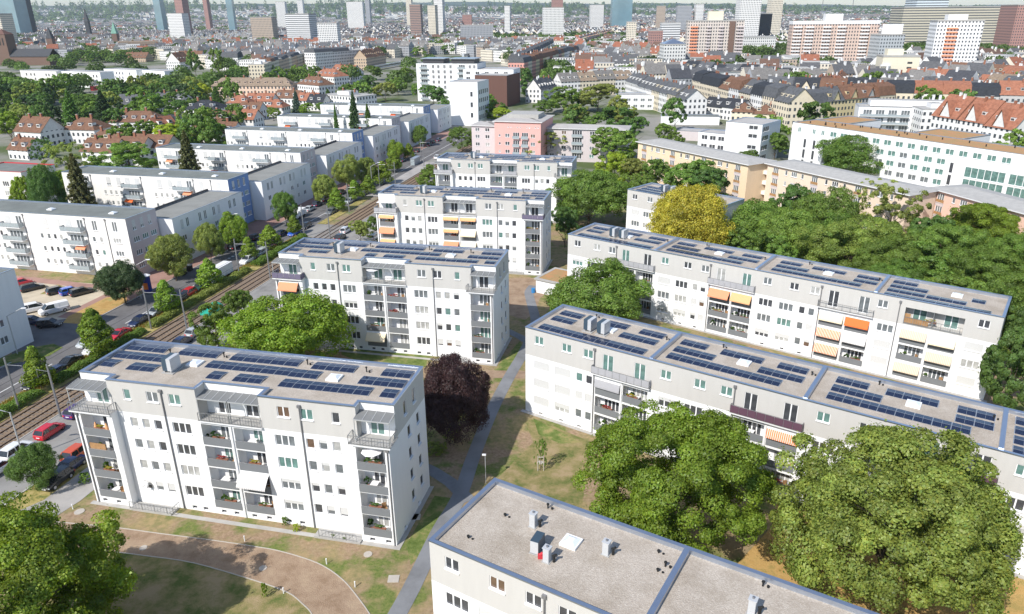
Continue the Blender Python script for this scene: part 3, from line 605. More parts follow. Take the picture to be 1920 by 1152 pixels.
    ac_unit('heat pump standing beside the skylight on '+short, loc_of(root, 9.5, 5.0, 15.43), rot)
    skylight('skylight dome next to the heat pump on '+short, loc_of(root, 11.0, 6.9, 15.43), rot); skylight('skylight dome among solar panels, right half of '+short, loc_of(root, 28.1, 6.8, 15.43), rot)
    for k, (a, b) in enumerate(((6.6, 8.6), (13.2, 9.2), (23.6, 9.4), (30.9, 9.0))): vent('black vent pipes %s on the roof of %s' % (('near left corner', 'left of centre', 'right of centre', 'towards right end')[k], short), loc_of(root, a, b, 15.43))
AW = dict(o='awning_orange', c='awning_cream', os='awning_orange_stripe', cs='awning_cream_stripe', ps='awning_pale_stripe', p='awning_peach', s='awning_salmon')
block_a(0, -12.365, 62.678, 'nearest left block', 'white and grey five-storey block nearest the camera on the left, solar panels and slatted pergolas', dict(awn=[('N', 1, AW['ps'], 1.1)]))
block_a(1, -2.908, 105.593, 'second left block', 'white and grey five-storey block directly behind the nearest left one, purple balcony screen', dict(rail=('purple_cloth', None, None, None), awn=[('L', 3, AW['s'], .9), ('M', 0, AW['c'], .9)]))
block_a(2, 6.445, 148.305, 'third left block', 'white and grey five-storey block with many peach awnings, third from front', dict(pl=0, rail=('grey_cloth', None, None, 'purple_cloth'), awn=[('L', 3, AW['p'], .35), ('L', 2, AW['s'], .9), ('L', 1, AW['p'], .9), ('M', 3, AW['p'], .35), ('N', 3, AW['p'], .35), ('M', 2, AW['p'], .3), ('N', 2, AW['c'], .9), ('M', 1, AW['s'], .9), ('N', 1, AW['c'], .9)]))
block_a(3, 15.537, 189.468, 'fourth left block', 'white and grey five-storey block farthest back of the row, partly hidden', dict(rail=('grey_cloth', None, 'grey_cloth', None), awn=[('M', 2, 'purple_cloth', .3)]))
SEG, WC = 18.13, 9.8
DRK = {}
def block_d(key, org, rot, nsec, short, label, opt, last=None):
    rng = random.Random(hash(key) % 1000 if False else sum(map(ord, key))); root = thing('apartment_block', label, 'apartment block', (org[0], org[1], 0), rot, 'long four-storey blocks with solar roofs'); DRK[key] = root
    LA = opt.get('LA', nsec*SEG+(16.4 if last else 0)); ZP = 12.85; zt = 8.85; F0 = [.6, 3.3, 6.0]; mf = lambda z: 'white_render' if z < zt else 'grey_render'
    U, Nn = (1, 0), (0, -1); mb = MB(); holes = []; W_ = []; sh_ = opt.get('shift', 0)
    vis = opt.get('vis', range(nsec))
    for s in range(nsec):
        x0 = s*SEG
        for z0 in F0:
            for a, w, k in ((1.45, 2.3, 3), (4.75, 2.3, 3), (7.95, .95, 1), (9.4, .95, 1)):
                a += x0+sh_; zb = z0+(.97 if k == 3 else 1.05); h = z0+2.27-zb; holes.append((a, zb, a+w, zb+h)); W_.append((a, zb, w, h, k, 'window'))
            for a, b in ((10.85, 14.35), (14.75, 18.1)): holes.append((a+x0, z0, b+x0, z0+2.35, 1.4))
        for a, w in ((1.5, 1.35), (5.75, 1.4), (8.95, 1.4)): holes.append((a+x0, 10.75, a+x0+w, 11.92)); W_.append((a+x0, 10.75, w, 1.17, 2, 'window'))
        for a in (11.75, 16.15): holes.append((a+x0, 9.3, a+x0+1.5, 11.9)); W_.append((a+x0, 9.3, 1.5, 2.6, 2, 'balcony_door'))
        for a in (2.2, 5.5, 8.3): holes.append((a+x0, .12, a+x0+.6, .45, .3))
    if last:
        x0 = nsec*SEG
        for z0 in F0:
            for a, w, k in ((1.0, 2.3, 3), (12.6, 2.3, 3)): holes.append((a+x0, z0+1.02, a+x0+w, z0+2.27)); W_.append((a+x0, z0+1.02, w, 1.25, k, 'window'))
            for a, b in ((4.35, 7.75), (8.15, 11.5)): holes.append((a+x0, z0, b+x0, z0+2.35, 1.4))
        holes.append((4.4+x0, 9.1, 12.0+x0, 11.55, 1.5))
        for a in (.6, 13.6): holes.append((a+x0, 10.75, a+x0+1.4, 11.92)); W_.append((a+x0, 10.75, 1.4, 1.17, 2, 'window'))
    wall_face(mb, (0, 0), U, Nn, LA, 0, ZP, holes, mf, (zt,))
    gl = []
    wall_face(mb, (0, WC), (0, -1), (-1, 0), WC, 0, ZP, gl, mf, (zt,)); wall_face(mb, (LA, 0), (0, 1), (1, 0), WC, 0, ZP, [], mf, (zt,)); wall_face(mb, (LA, WC), (-1, 0), (0, 1), LA, 0, ZP, [], mf, (zt,))
    mb.obj('wall', root)
    rk = MB(); out = [(0, 0), (LA, 0), (LA, WC), (0, WC)]; rf = MB(); rf.face([(a, b, 12.45) for a, b in out], 'gravel'); rf.obj('roof', root); ring(rk, out, .31, .06, 12.76, 12.88, 'flashing'); rk.obj('parapet', root)
    for s in range(1, nsec+(1 if last else 0)):
        q = MB(); x = s*SEG; q.box(x-.22, .29, 12.4, x+.22, WC-.29, 12.90+.03*s, 'flashing', skip='u'); q.obj('parting_wall', root)
    nsh = {0: .9, 1: .3}
    for r in W_:
        a, z, w, h, k, nm = r; sh = 0; pm = None
        if nm == 'window' and z < zt and h > .9:
            q = rng.random(); sh = .97 if q < .2 else (.35 if q < .4 else 0)
            if w > 2 and z < 3: sh = rng.choice([.5, .9, .97])
        if z > zt and key == 'D': pm = rng.choice(['pane_green', 'pane_dark', 'pane_green'])
        window(root, (0, 0), U, Nn, 0, a, z, w, h, k, .16, rng, sh, pm, nm == 'window', name=nm)
    for s in range(nsec):
        x0 = s*SEG; mt = opt.get('bal', ['grey_cloth']*9)[s]
        sl = MB(); sl.box(x0+10.4, -.55, 8.92, x0+18.5, -.003, 9.06, 'slab_white', 'concrete'); sl.obj('balcony_slab', root)
        railing('railing', root, [(x0+10.45, -.02), (x0+10.45, -.5), (x0+18.45, -.5), (x0+18.45, -.02)], 9.06, 1.05, .5 if mt else .3, fill=mt)
        downpipe(root, x0+10.62, -.1, .1, 12.4)
        mb = MB(); mb.box(x0+14.45, -.12, .1, x0+14.65, 0, 8.9, 'slab_white'); mb.obj('pilaster', root)
        for f, z0 in enumerate(F0):
            for k, (a, b) in enumerate(((10.85, 14.35), (14.75, 18.1))):
                window(root, (a+x0, 1.4), U, Nn, 0, .7, z0+.05, 2.2, 2.05, 4, .05, rng, 0, rng.choice(['pane_dark', 'pane_mid', 'pane_curtain']), False, name='balcony_door')
                pn = MB(); pn.box(a+x0-.02, -.05, z0-.02, b+x0+.02, .03, z0+.92, 'panel_grey', 'alu'); pn.obj('balcony_panel', root)
                LOG.append((root, short, a+x0, b+x0, 0, 1.4, z0+.01, f, '%s %s' % (ORDS[s], ('left', 'right')[k])))
    if last:
        x0 = nsec*SEG; downpipe(root, x0+3.6, -.1, .1, 12.4); window(root, (4.4+x0, 1.5), U, Nn, 0, .9, 9.15, 1.8, 2.1, 2, .05, rng, 0, 'pane_green', False, name='balcony_door'); window(root, (4.4+x0, 1.5), U, Nn, 0, 5.0, 9.15, 1.8, 2.1, 2, .05, rng, 0, 'pane_green', False, name='balcony_door')
        q = MB(); q.box(x0+4.4, -.03, 9.02, x0+12.0, .04, 9.12, 'steel'); q.box(x0+8.1, .02, 9.12, x0+8.2, 1.5, 11.55, 'steel'); q.obj('partition', root); railing('railing', root, [(x0+4.45, .03), (x0+11.95, .03)], 9.12, .95, .3)
        w_ = MB(); w_.box(x0+4.45, .08, 9.12, x0+5.2, .14, 10.6, 'wood'); w_.box(x0+5.2, .08, 9.12, x0+7.6, .14, 10.0, 'wood'); w_.obj('wooden_screen', root)
        LOG.append((root, short, x0+4.5, x0+12, 0, 1.5, 9.12, 4, 'top inset'))
        for f, z0 in enumerate(F0):
            for k, (a, b) in enumerate(((4.35, 7.75), (8.15, 11.5))):
                pn = MB(); pn.box(a+x0-.02, -.05, z0-.02, b+x0+.02, .03, z0+.92, 'panel_grey', 'alu'); pn.obj('balcony_panel', root); LOG.append((root, short, a+x0, b+x0, 0, 1.4, z0+.01, f, 'last section %s' % ('left', 'right')[k]))
                window(root, (a+x0, 1.4), U, Nn, 0, .7, z0+.05, 2.2, 2.05, 4, .05, rng, 0, 'pane_mid', False, name='balcony_door')
    for (s, k, f, m_, out) in opt.get('awn', []):
        a, b = ((10.85, 14.35), (14.75, 18.1))[k] if s < nsec else ((4.35, 7.75), (8.15, 11.5))[k]; awning(root, a+s*SEG-.05, b+s*SEG+.05, 0, F0[f]+2.28, out, 1.15 if out > .4 else 1.0, m_)
    mb = MB(); mb.box(-.5, -.6, 0, LA+.5, 0, .06, 'plinth', skip='b'); mb.obj('plinth', root)
    first = [(1.0, 6.95, 4), (1.0, 4.6, 4), (1.1, 1.2, 18), (7.9, 7.1, 4), (11.45, 4.55, 6), (13.2, 6.95, 4)]; mid = [(.95, 6.8, 4), (1.0, 4.35, 6), (1.05, 2.1, 16), (6.25, 6.7, 6), (13.2, 6.75, 4), (11.6, 4.3, 6)]; third = [(1.7, 6.7, 4), (1.7, 4.4, 6), (1.7, 2.2, 16), (6.95, 6.6, 6), (13.9, 6.6, 4), (13.9, 4.35, 4)]; four = [(.95, 7.2, 4), (.95, 5.0, 6), (.95, 2.8, 6), (.95, .6, 14), (6.3, 2.8, 6), (11.9, 4.9, 2), (13.0, .6, 2)]
    if opt.get('solar', True):
        lay = opt.get('lay', [first, mid, third, four])
        for s, l in enumerate(lay[:nsec+(1 if last else 0)]):
            for a, b, n in l: solar_array(root, '%s roof section of %s' % (ORDS[s], short), a+s*SEG, b, n, 1.85, 12.46, (key, s, b))
        for k, a in enumerate((7.4, 9.4)): ac_unit('%s of two heat pumps on %s' % (('left', 'right')[k], short), loc_of(root, a, 4.6, 12.46), rot)
    for s in range(nsec+(1 if last else 0)): skylight('skylight dome on %s roof section of %s' % (ORDS[s], short), loc_of(root, (9.75, 9.65, 9.9, 9.9)[s % 4]+s*SEG, 5.9 if s < 3 else 6.6, 12.46), rot)
    for s in range(nsec): 
        for k, (a, b) in enumerate(((6.0, 8.9), (17.2, 7.2))): vent('small vent pipe %s %s section of %s' % (('behind the middle of', 'at the right end of')[k], ORDS[s], short), loc_of(root, a+s*SEG, b, 12.46), .35)
    return root
block_d('D', (1.778, 90.865), -.605, 4, 'middle right block', 'long white and grey four-storey block in the middle right, partly behind two big trees', dict(bal=['grey_cloth', 'purple_glass', 'purple_glass', 'grey_cloth'], awn=[(1, 1, 2, AW['os'], .3), (0, 0, 2, 'grey_cloth', .25)]))
block_d('C', (10.833, 135.292), -.650, 3, 'rear right block', 'long white and grey four-storey block with orange awnings, behind the middle right one', dict(shift=-.35, bal=['grey_cloth', 'grey_cloth', None], awn=[(1, 0, 2, 'awning_salmon', 1.0), (1, 1, 2, 'awning_peach', .9), (2, 0, 2, AW['c'], .5), (2, 1, 2, AW['o'], .6), (2, 0, 1, AW['os'], .6), (2, 1, 1, AW['ps'], .7), (2, 0, 0, AW['os'], .7), (3, 0, 2, AW['cs'], .5), (3, 1, 2, AW['c'], .8), (3, 1, 1, AW['cs'], .6), (3, 0, 0, AW['cs'], .6)]), last=True)
FR = block_d('F', (-6.847, 47.906), -.550, 3, 'foreground block', 'white and grey block cut by the bottom edge, gravel roof without solar panels', dict(solar=False, shift=-.1))
Ep = P(1177, 355, 12.85); e2 = P(1345, 386, 12.85); er = math.atan2(e2.y-Ep.y, e2.x-Ep.x)
block_d('E', (Ep.x, Ep.y), er, 1, 'yellow-tree block', 'short white and grey block half hidden behind the yellow tree', dict(LA=25.0, lay=[[(1, 1.5, 14), (1, 3.6, 14), (1, 5.8, 12), (3.5, 7.6, 6)]]))
rz = -.55
for nm, lab, xx, yy, sx, sy, sz in (('chimney', 'pale metal chimney box standing alone nearest the far edge of foreground roof', 6.1, 6.2, .5, .5, 1.3), ('chimney', 'pale metal chimney box beside red sack on foreground roof', 9.1, 3.1, .5, .5, 1.3), ('chimney', 'pale metal chimney box right of the skylight on foreground roof', 12.7, 6.2, .5, .5, 1.2), ('chimney', 'pale metal chimney box on the right section of foreground roof', 24.1, 5.8, .5, .5, 1.3)):
    t = roof_box(nm, lab, 'chimney', loc_of(FR, xx, yy, 12.46), rz, sx, sy, sz, 'unit_grey'); m_ = MB(); m_.tube([(.5, .2, 0), (.5, .2, .55)], .12, 8, 'rubber'); m_.tube([(.38, .2, .5), (.7, .2, .75)], .1, 8, 'rubber'); m_.obj('pipe_elbow', t)
t = roof_box('heat_pump', 'dark heat pump cabinet in the middle of foreground roof', 'heat pump', loc_of(FR, 7.8, 3.9, 12.46), rz+.1, .7, 1.3, 1.25, 'unit_dark', False)
m_ = MB(); m_.box(-.34, -.69, .1, .34, -.655, 1.2, 'unit_grey'); m_.obj('front_cover', t)
m_ = MB(); m_.box(-.25, -.2, 0, .25, .2, .25, 'red_thing'); m_.tube([(-.1, 0, .25), (.15, .05, .42)], .12, 8, 'red_thing'); o = link('sack', m_.mesh('sack')); o.location = loc_of(FR, 8.5, 3.2, 12.46); tag(o, 'small red sack lying between two boxes on the gravel roof', 'sack')
rg = random.Random(5)
for k, (a, b) in enumerate(((3.4, 6.1), (2.3, 2.2), (16.2, 8.4), (16.9, 6.4))): vent('tiny vent stub %s on foreground roof' % ('near the back left corner', 'near the front left corner', 'by the back edge', 'left of the parting wall', 'near the front end of parting wall', 'close to the front edge')[k], loc_of(FR, a, b, 12.46), .15)
# ---------------------------------------------------------------- trees
def crown_mesh(name, seed, n, leaf, R, zlo, zhi, K, kind='round', wob=.18, cs=1):
    "many leaf sized faces gathered in clumps; unit tree is 1 high"
    rg = np.random.default_rng(seed); zc, hz = (zlo+zhi)/2, (zhi-zlo)/2
    if kind in ('round', 'airy'):
        d = rg.normal(size=(K, 3)); d /= np.linalg.norm(d, axis=1)[:, None]; d[:, 2] = np.where(d[:, 2] < -.45, -d[:, 2], d[:, 2])
        rad = rg.uniform(.45, .9, K)**.8; cc = d*rad[:, None]*np.array([R, R, hz]); cr_ = R*rg.uniform(.2, .38, K)
        if kind == 'airy': cr_ *= .7
        lob = rg.uniform(0, 6.28, 4); ang = np.arctan2(cc[:, 1], cc[:, 0]); f = 1+wob*np.sin(2*ang+lob[0])+wob*.7*np.sin(3*ang+lob[1]); cc[:, 0] *= f; cc[:, 1] *= f
        if K >= 60:      # clumps gathered on boughs
            nb = max(14, K//10); bd = rg.normal(size=(nb, 3)); bd /= np.linalg.norm(bd, axis=1)[:, None]; bd[:, 2] = np.where(bd[:, 2] < -.72, -bd[:, 2], bd[:, 2]); bc = bd*rg.uniform(.38, .62, nb)[:, None]*np.array([R, R, hz]); br_ = R*rg.uniform(.3, .5, nb)
            b = rg.integers(0, nb, K); dd = rg.normal(size=(K, 3)); dd += bd[b]*.9; dd /= np.linalg.norm(dd, axis=1)[:, None]; cc = bc[b]+dd*br_[b][:, None]*np.array([1, 1, .85*hz/R]); cr_ = R*rg.uniform(.10, .185, K)*(.75 if kind == 'airy' else cs)
            ext = np.percentile(np.hypot(cc[:, 0], cc[:, 1]), 96); cc[:, :2] *= (R*.96)/ext; cc[:, 2] *= hz*.93/max(abs(cc[:, 2]).max(), 1e-6)
        cc[:, 2] += zc; cc[:, 2] = np.minimum(cc[:, 2], zhi-cr_*.7)
    elif kind == 'cone':
        z = rg.uniform(0, 1, K)**.8; a = rg.uniform(0, 6.28, K); r = R*(1-z)**.75*rg.uniform(.35, .85, K); cc = np.stack([r*np.cos(a), r*np.sin(a), zlo+z*(zhi-zlo)*.93], 1); cr_ = R*(.18+.3*(1-z))
    elif kind == 'column':
        z = rg.uniform(0, 1, K); a = rg.uniform(0, 6.28, K); r = R*np.sin(np.pi*(.12+.8*z))**.6*rg.uniform(.3, .75, K); cc = np.stack([r*np.cos(a), r*np.sin(a), zlo+z*(zhi-zlo)], 1); cr_ = R*rg.uniform(.3, .5, K)
    if kind == 'conifer':
        L = K; lay = rg.integers(0, L, n); nb = 9; br = rg.integers(0, nb, n); t = rg.uniform(.05, 1, n)**.6
        zl = zlo+(zhi-zlo)*(lay/L)**.95; rl = R*(1-lay/L)**.85*(1+.22*np.sin(lay*3.7+br*2.3)); a = br*2*np.pi/nb+lay*1.9+rg.normal(0, .09, n)/(t+.3)
        r = rl*t; p = np.stack([r*np.cos(a), r*np.sin(a), zl-.10*r*1.2+rg.normal(0, .008, n)+.02], 1); nr = np.stack([np.cos(a)*.3, np.sin(a)*.3, np.ones(n)], 1)+rg.normal(0, .45, (n, 3)); tone = .7+.5*t+rg.normal(0, .08, n)
    else:
        c = rg.integers(0, K, n); d = rg.normal(size=(n, 3)); d /= np.linalg.norm(d, axis=1)[:, None]
        bw = rg.uniform(0, 1, n)
        out = cc[c]-np.array([0, 0, zc-.1*hz]); out /= (np.linalg.norm(out, axis=1)[:, None]+1e-6); d = d+out*.55+np.array([0, 0, .25]); d /= np.linalg.norm(d, axis=1)[:, None]
        rr = cr_[c]*(1-np.abs(rg.normal(0, .22, n)).clip(0, .9)); p = cc[c]+d*rr[:, None]*np.array([1, 1, .8]); nr = d+rg.normal(0, .36, (n, 3)); sprig = rg.random(n) < .05; p += d*(sprig*rg.uniform(0, .035, n))[:, None]; ct = rg.normal(1, .15, K); tone = ct[c]+rg.normal(0, .13, n)
    nr /= np.linalg.norm(nr, axis=1)[:, None]; ref = rg.normal(size=(n, 3)); t1 = np.cross(nr, ref); t1 /= np.linalg.norm(t1, axis=1)[:, None]; t2 = np.cross(nr, t1)
    s = leaf*rg.uniform(.6, 1.3, n)[:, None]; el = rg.uniform(.55, .9, n)[:, None]; sag = -nr*s*.25
    V = np.stack([p-t1*s+sag, p-t2*s*el, p+t1*s+sag, p+t2*s*el], 1).reshape(-1, 3)
    me = bpy.data.meshes.new(name); me.vertices.add(4*n); me.vertices.foreach_set('co', V.ravel()); me.loops.add(4*n); me.loops.foreach_set('vertex_index', np.arange(4*n))
    me.polygons.add(n); me.polygons.foreach_set('loop_start', np.arange(n)*4); me.polygons.foreach_set('loop_total', np.full(n, 4)); me.materials.append(MATS['leaves'])
    at = me.attributes.new('tone', 'FLOAT_COLOR', 'POINT'); tone = np.clip(tone, .5, 1.5); hue = rg.normal(0, .07, n)
    col = np.stack([tone*(1+hue), tone, tone*(1-hue), np.ones(n)], 1); at.data.foreach_set('color', np.repeat(col, 4, axis=0).astype(np.float32).ravel())
    me.update(); me.validate(); return me
def trunk_mesh(name, seed, R, zlo, zhi, limbs, r0=.02):
    rg = random.Random(seed); mb = MB(); top = zlo+(zhi-zlo)*.55
    mb.tube([(0, 0, -.01), (.004, 0, .02), (rg.uniform(-.01, .01), rg.uniform(-.01, .01), zlo*.9), (rg.uniform(-.02, .02), rg.uniform(-.02, .02), top)], [r0*1.4, r0, r0*.8, r0*.3], 8, 'bark')
    for k in range(limbs):
        a = 6.28*k/limbs+rg.uniform(-.3, .3); z0 = zlo*.85+(top-zlo*.85)*rg.uniform(0, .8); L = R*rg.uniform(.5, .85); e = (math.cos(a)*L, math.sin(a)*L, min(z0+L*rg.uniform(.4, .9), zhi*.92))
        mb.tube([(0, 0, z0), (e[0]*.45, e[1]*.45, z0+(e[2]-z0)*.6), e], [r0*.5, r0*.32, r0*.1], 5, 'bark', False)
    return mb.mesh(name, True)
PR = {}
def proto(k, seeds, n, leaf, R, zlo, zhi, K, kind='round', limbs=7, r0=.02, wob=.18, cs=1):
    PR[k] = [(crown_mesh('crown', s, n, leaf, R, zlo, zhi, K, kind, wob, cs), trunk_mesh('trunk', s, R, zlo, zhi, limbs, r0), R) for s in seeds]
proto('big', (11, 12, 13), 115000, .0078, .55, .10, 1, 250, limbs=12, r0=.025)
proto('huge', (17, 18), 150000, .0072, .53, .06, 1, 340, limbs=12, r0=.024, cs=.98)
proto('dense', (18, 19), 90000, .0095, .5, .05, 1, 480, limbs=9, r0=.022, cs=1.5)
proto('full', (14, 15, 16), 60000, .0105, .5, .05, 1, 330, limbs=9, r0=.022, cs=1.3)
proto('mid', (21, 22, 23), 26000, .0145, .46, .09, 1, 150, limbs=8)
proto('airy', (31, 32), 9000, .014, .5, .18, 1, 90, 'airy', 10)
proto('young', (41, 42), 8000, .023, .36, .17, 1, 70, 'cone', 5, .014)
proto('conifer', (51, 52), 16000, .017, .30, .06, 1, 24, 'conifer', 0, .016)
proto('poplar', (61,), 6000, .022, .2, .06, 1, 40, 'column', 4)
proto('far', (71, 72, 73, 74), 4200, .034, .5, .04, 1, 60, limbs=3, wob=.25)
proto('tiny', (81, 82, 83), 420, .095, .5, .05, 1, 12, limbs=0, wob=.3)
GR = {'green': (.16, .25, .043), 'dark': (.12, .21, .047), 'deep': (.07, .12, .045), 'bright': (.215, .315, .034), 'lime': (.38, .46, .04), 'olive': (.27, .32, .075), 'linden': (.235, .295, .06), 'yellow': (.43, .36, .045), 'purple': (.075, .038, .04), 'pine': (.12, .13, .05), 'blue': (.11, .18, .13), 'mid': (.18, .285, .052)}
TN = [0]
KINDN = {'dense': ('broadleaf_tree', 'tree'), 'huge': ('broadleaf_tree', 'tree'), 'full': ('broadleaf_tree', 'tree'), 'big': ('broadleaf_tree', 'tree'), 'mid': ('broadleaf_tree', 'tree'), 'airy': ('airy_tree', 'tree'), 'young': ('young_street_tree', 'tree'), 'conifer': ('conifer', 'conifer'), 'poplar': ('poplar', 'tree'), 'far': ('broadleaf_tree', 'tree'), 'tiny': ('broadleaf_tree', 'tree')}
def tree_at(k, x, y, h, R, col, label=None, group=None, parts=True, base='tree'):
    TN[0] += 1; pr = PR[k][TN[0] % len(PR[k])]; rg = random.Random(TN[0]*7+1); nm, cat = KINDN[k]
    c = GR[col] if isinstance(col, str) else col; v = rg.uniform(.82, 1.22); c = (c[0]*v*rg.uniform(.92, 1.08), c[1]*v, c[2]*v)
    t = thing(nm, label, cat, (x, y, 0), rg.uniform(0, 6.28), group)
    sxy = R/pr[2]
    link('crown', pr[0], t, scale=(sxy, sxy, h), color=c); link('trunk', pr[1], t, scale=(sxy*.8, sxy*.8, h))
    return t
DEFER = []      # (object, base label) : ordinals by place are added at the end
def T(k, px, py, wpx, h, col, label=None, group=None, zf=.58):
    p = P(px, py, h*zf); d = proj(p.x, p.y, h*zf)[2]; R = wpx/2*d/FOC
    t = tree_at(k, p.x, p.y, h, R, col, label or 'x', group)
    if not label: DEFER.append((t, '%s %s' % ({'green': 'green', 'dark': 'dark green', 'deep': 'very dark green', 'bright': 'bright green', 'lime': 'yellow-green', 'olive': 'olive green', 'linden': 'olive green', 'yellow': 'yellow', 'purple': 'dark purple', 'pine': 'brownish green', 'blue': 'bluish green', 'mid': 'mid green'}[col], {'dense': 'dense leafy tree', 'huge': 'huge leafy tree', 'full': 'round leafy tree', 'big': 'large leafy tree', 'mid': 'leafy tree', 'airy': 'loose airy tree', 'young': 'young street tree', 'conifer': 'conifer', 'poplar': 'slender poplar', 'far': 'leafy tree', 'tiny': 'leafy tree'}[k])))
    return t
T('huge', 15, 1105, 390, 15.5, 'bright', 'large bright green tree at bottom left corner, its shade on the brown track')
tree_at('full', -29.5, 37, 10.5, 8, 'bright', 'large tree beyond the bottom left corner, only its shade in view')
T('mid', 165, 1062, 75, 10, 'green', 'smaller darker tree beside the large one at bottom left')
T('full', 540, 612, 215, 12.5, 'bright', 'large leafy tree standing between the two nearest left blocks')
T('mid', 402, 607, 78, 8.5, 'green', 'loose green tree between tram track and the large tree')
T('mid', 447, 572, 62, 7, 'green', 'small green tree left of the large one, behind the nearest block roof')
T('dense', 850, 742, 122, 12, 'purple', 'dark purple copper beech beside the nearest left block')
T('huge', 1268, 890, 322, 15.5, 'bright', 'huge bright green tree on the lawn in front of middle right block')
T('huge', 1672, 955, 400, 17.5, 'linden', 'huge olive green linden at right, hiding the middle right block')
T('full', 1118, 550, 182, 12, 'mid', 'dark green tree between the two long right blocks')
tree_at('dense', 38.5, 152, 18, 7.9, 'yellow', 'golden yellow autumn tree behind the rear right block')
T('full', 1106, 368, 140, 15, 'mid', 'full green tree to the right of the third left block')
for a in [('full', 1410, 415, 150, 13, 'mid'), ('mid', 1490, 385, 90, 12, 'dark'), ('full', 1475, 440, 120, 13, 'mid'), ('full', 1548, 400, 110, 15, 'mid'), ('big', 1600, 468, 190, 14, 'linden'), ('airy', 1672, 400, 120, 15, 'olive'), ('full', 1560, 455, 130, 13, 'green'),
          ('mid', 1725, 505, 130, 12, 'green'), ('big', 1775, 475, 150, 13, 'mid'), ('mid', 1745, 450, 90, 13, 'dark'), ('big', 1845, 440, 150, 13, 'bright'), ('big', 1850, 520, 170, 12, 'green'), ('full', 1885, 600, 110, 14, 'mid'), ('mid', 1905, 690, 110, 13, 'dark'), ('mid', 1915, 640, 90, 12, 'dark'), ('mid', 1300, 338, 100, 14, 'mid'), ('big', 1680, 545, 150, 11, 'green'), ('mid', 1790, 560, 130, 10, 'green'),
          ('mid', 1330, 350, 80, 13, 'dark'), ('mid', 1455, 480, 80, 10, 'mid')]: T(*a)
for a in [('mid', 1230, 330, 60, 12, 'green'), ('mid', 1200, 365, 70, 12, 'mid'), ('airy', 1640, 380, 90, 14, 'olive'), ('big', 1900, 500, 120, 14, 'green'), ('big', 1660, 500, 150, 13, 'green'), ('mid', 1400, 470, 100, 11, 'green'), ('mid', 1060, 420, 60, 10, 'dark')]: T(*a)
for a in [('full', 1608, 290, 135, 15, 'mid'), ('mid', 1705, 318, 62, 10, 'olive'), ('airy', 1808, 343, 55, 8, 'lime'), ('mid', 1150, 272, 95, 14, 'green'), ('mid', 1152, 313, 70, 11, 'lime'), ('mid', 1190, 322, 60, 10, 'olive'), ('airy', 1018, 272, 92, 11, 'olive'), ('mid', 1056, 183, 66, 14, 'green'), ('mid', 1122, 180, 76, 15, 'olive'), ('mid', 1078, 217, 50, 9, 'green'), ('mid', 1160, 213, 64, 11, 'olive'), ('mid', 1192, 243, 48, 12, 'dark'), ('mid', 1246, 248, 42, 9, 'mid'), ('mid', 1268, 264, 34, 8, 'mid'),
          ('mid', 866, 260, 54, 10, 'green'), ('mid', 905, 190, 50, 11, 'mid'), ('mid', 930, 208, 46, 10, 'green'), ('mid', 942, 215, 38, 8, 'lime'), ('poplar', 987, 152, 24, 17, 'dark'), ('mid', 990, 285, 30, 6, 'purple'), ('mid', 1480, 197, 46, 15, 'mid'), ('mid', 1744, 130, 38, 16, 'olive'), ('far', 1895, 265, 58, 11, 'mid'), ('mid', 1115, 232, 40, 9, 'mid'), ('mid', 1020, 200, 40, 8, 'green'), ('airy', 1180, 345, 50, 8, 'green'), ('mid', 1455, 270, 50, 10, 'mid'), ('mid', 1405, 292, 36, 5, 'green'),
          ('mid', 801, 335, 46, 6, 'green'), ('mid', 675, 432, 42, 6, 'olive'), ('mid', 700, 420, 26, 5, 'green'), ('mid', 805, 320, 30, 5, 'green')]: T(*a)
# street trees
for px, py, w, h in [(66, 686, 50, 6.5), (177, 618, 62, 7.5), (309, 553, 44, 6), (391, 510, 42, 5.8), (465, 464, 32, 5), (505, 443, 38, 5.5), (550, 420, 26, 4.6), (631, 372, 32, 6), (664, 355, 30, 5.6), (690, 345, 28, 5.6), (717, 322, 36, 7), (766, 282, 20, 5.5), (737, 300, 30, 7)]:
    T('young', px, py, w*1.25, h*1.12, 'bright', None, 'young trees lined up along the tram street', .55)
for px, py, w, h, c in [(226, 522, 82, 9, 'deep'), (322, 478, 76, 10, 'olive'), (390, 450, 50, 9, 'olive'), (436, 428, 50, 9, 'bright'), (533, 388, 44, 9, 'mid'), (607, 352, 40, 9, 'olive'), (649, 318, 46, 11, 'olive'), (686, 318, 36, 9, 'olive'), (788, 252, 26, 9, 'mid'), (740, 280, 32, 8, 'bright'), (66, 873, 82, 6, 'dark')]:
    T('full', px, py, w, h, c)
# left gardens and woods
def TG(k, px, yd, wpx, top, col, label):
    p = P(px, 400, 0); q = p*(yd/p.y); lo, hi = 1, 60
    for _ in range(30):
        m_ = (lo+hi)/2
        if proj(q.x, yd, m_)[1] > top: lo = m_
        else: hi = m_
    qx = q.x
    for _ in range(8): qx += (px-proj(qx, yd, lo*.5)[0])*yd/FOC
    return tree_at(k, qx, yd, lo, wpx/2*proj(qx, yd, lo*.5)[2]/FOC, col, label)
TG('conifer', 355, 224, 60, 246, 'pine', 'tall brown-green spruce standing against the third white terrace block'); TG('conifer', 150, 186, 66, 288, 'pine', 'tall brownish spruce before the second white terrace block, left'); TG('full', 88, 186, 62, 310, 'dark', 'dark round tree left of the brownish spruce'); TG('mid', 50, 188, 46, 333, 'bright', 'bright green small tree near the red-edged block')
TG('conifer', 665, 305, 34, 172, 'deep', 'dark spruce before the farthest white terrace block'); TG('conifer', 691, 305, 26, 195, 'dark', 'smaller conifer right of the dark spruce'); TG('conifer', 631, 303, 16, 196, 'dark', 'small conifer left of the dark spruce')
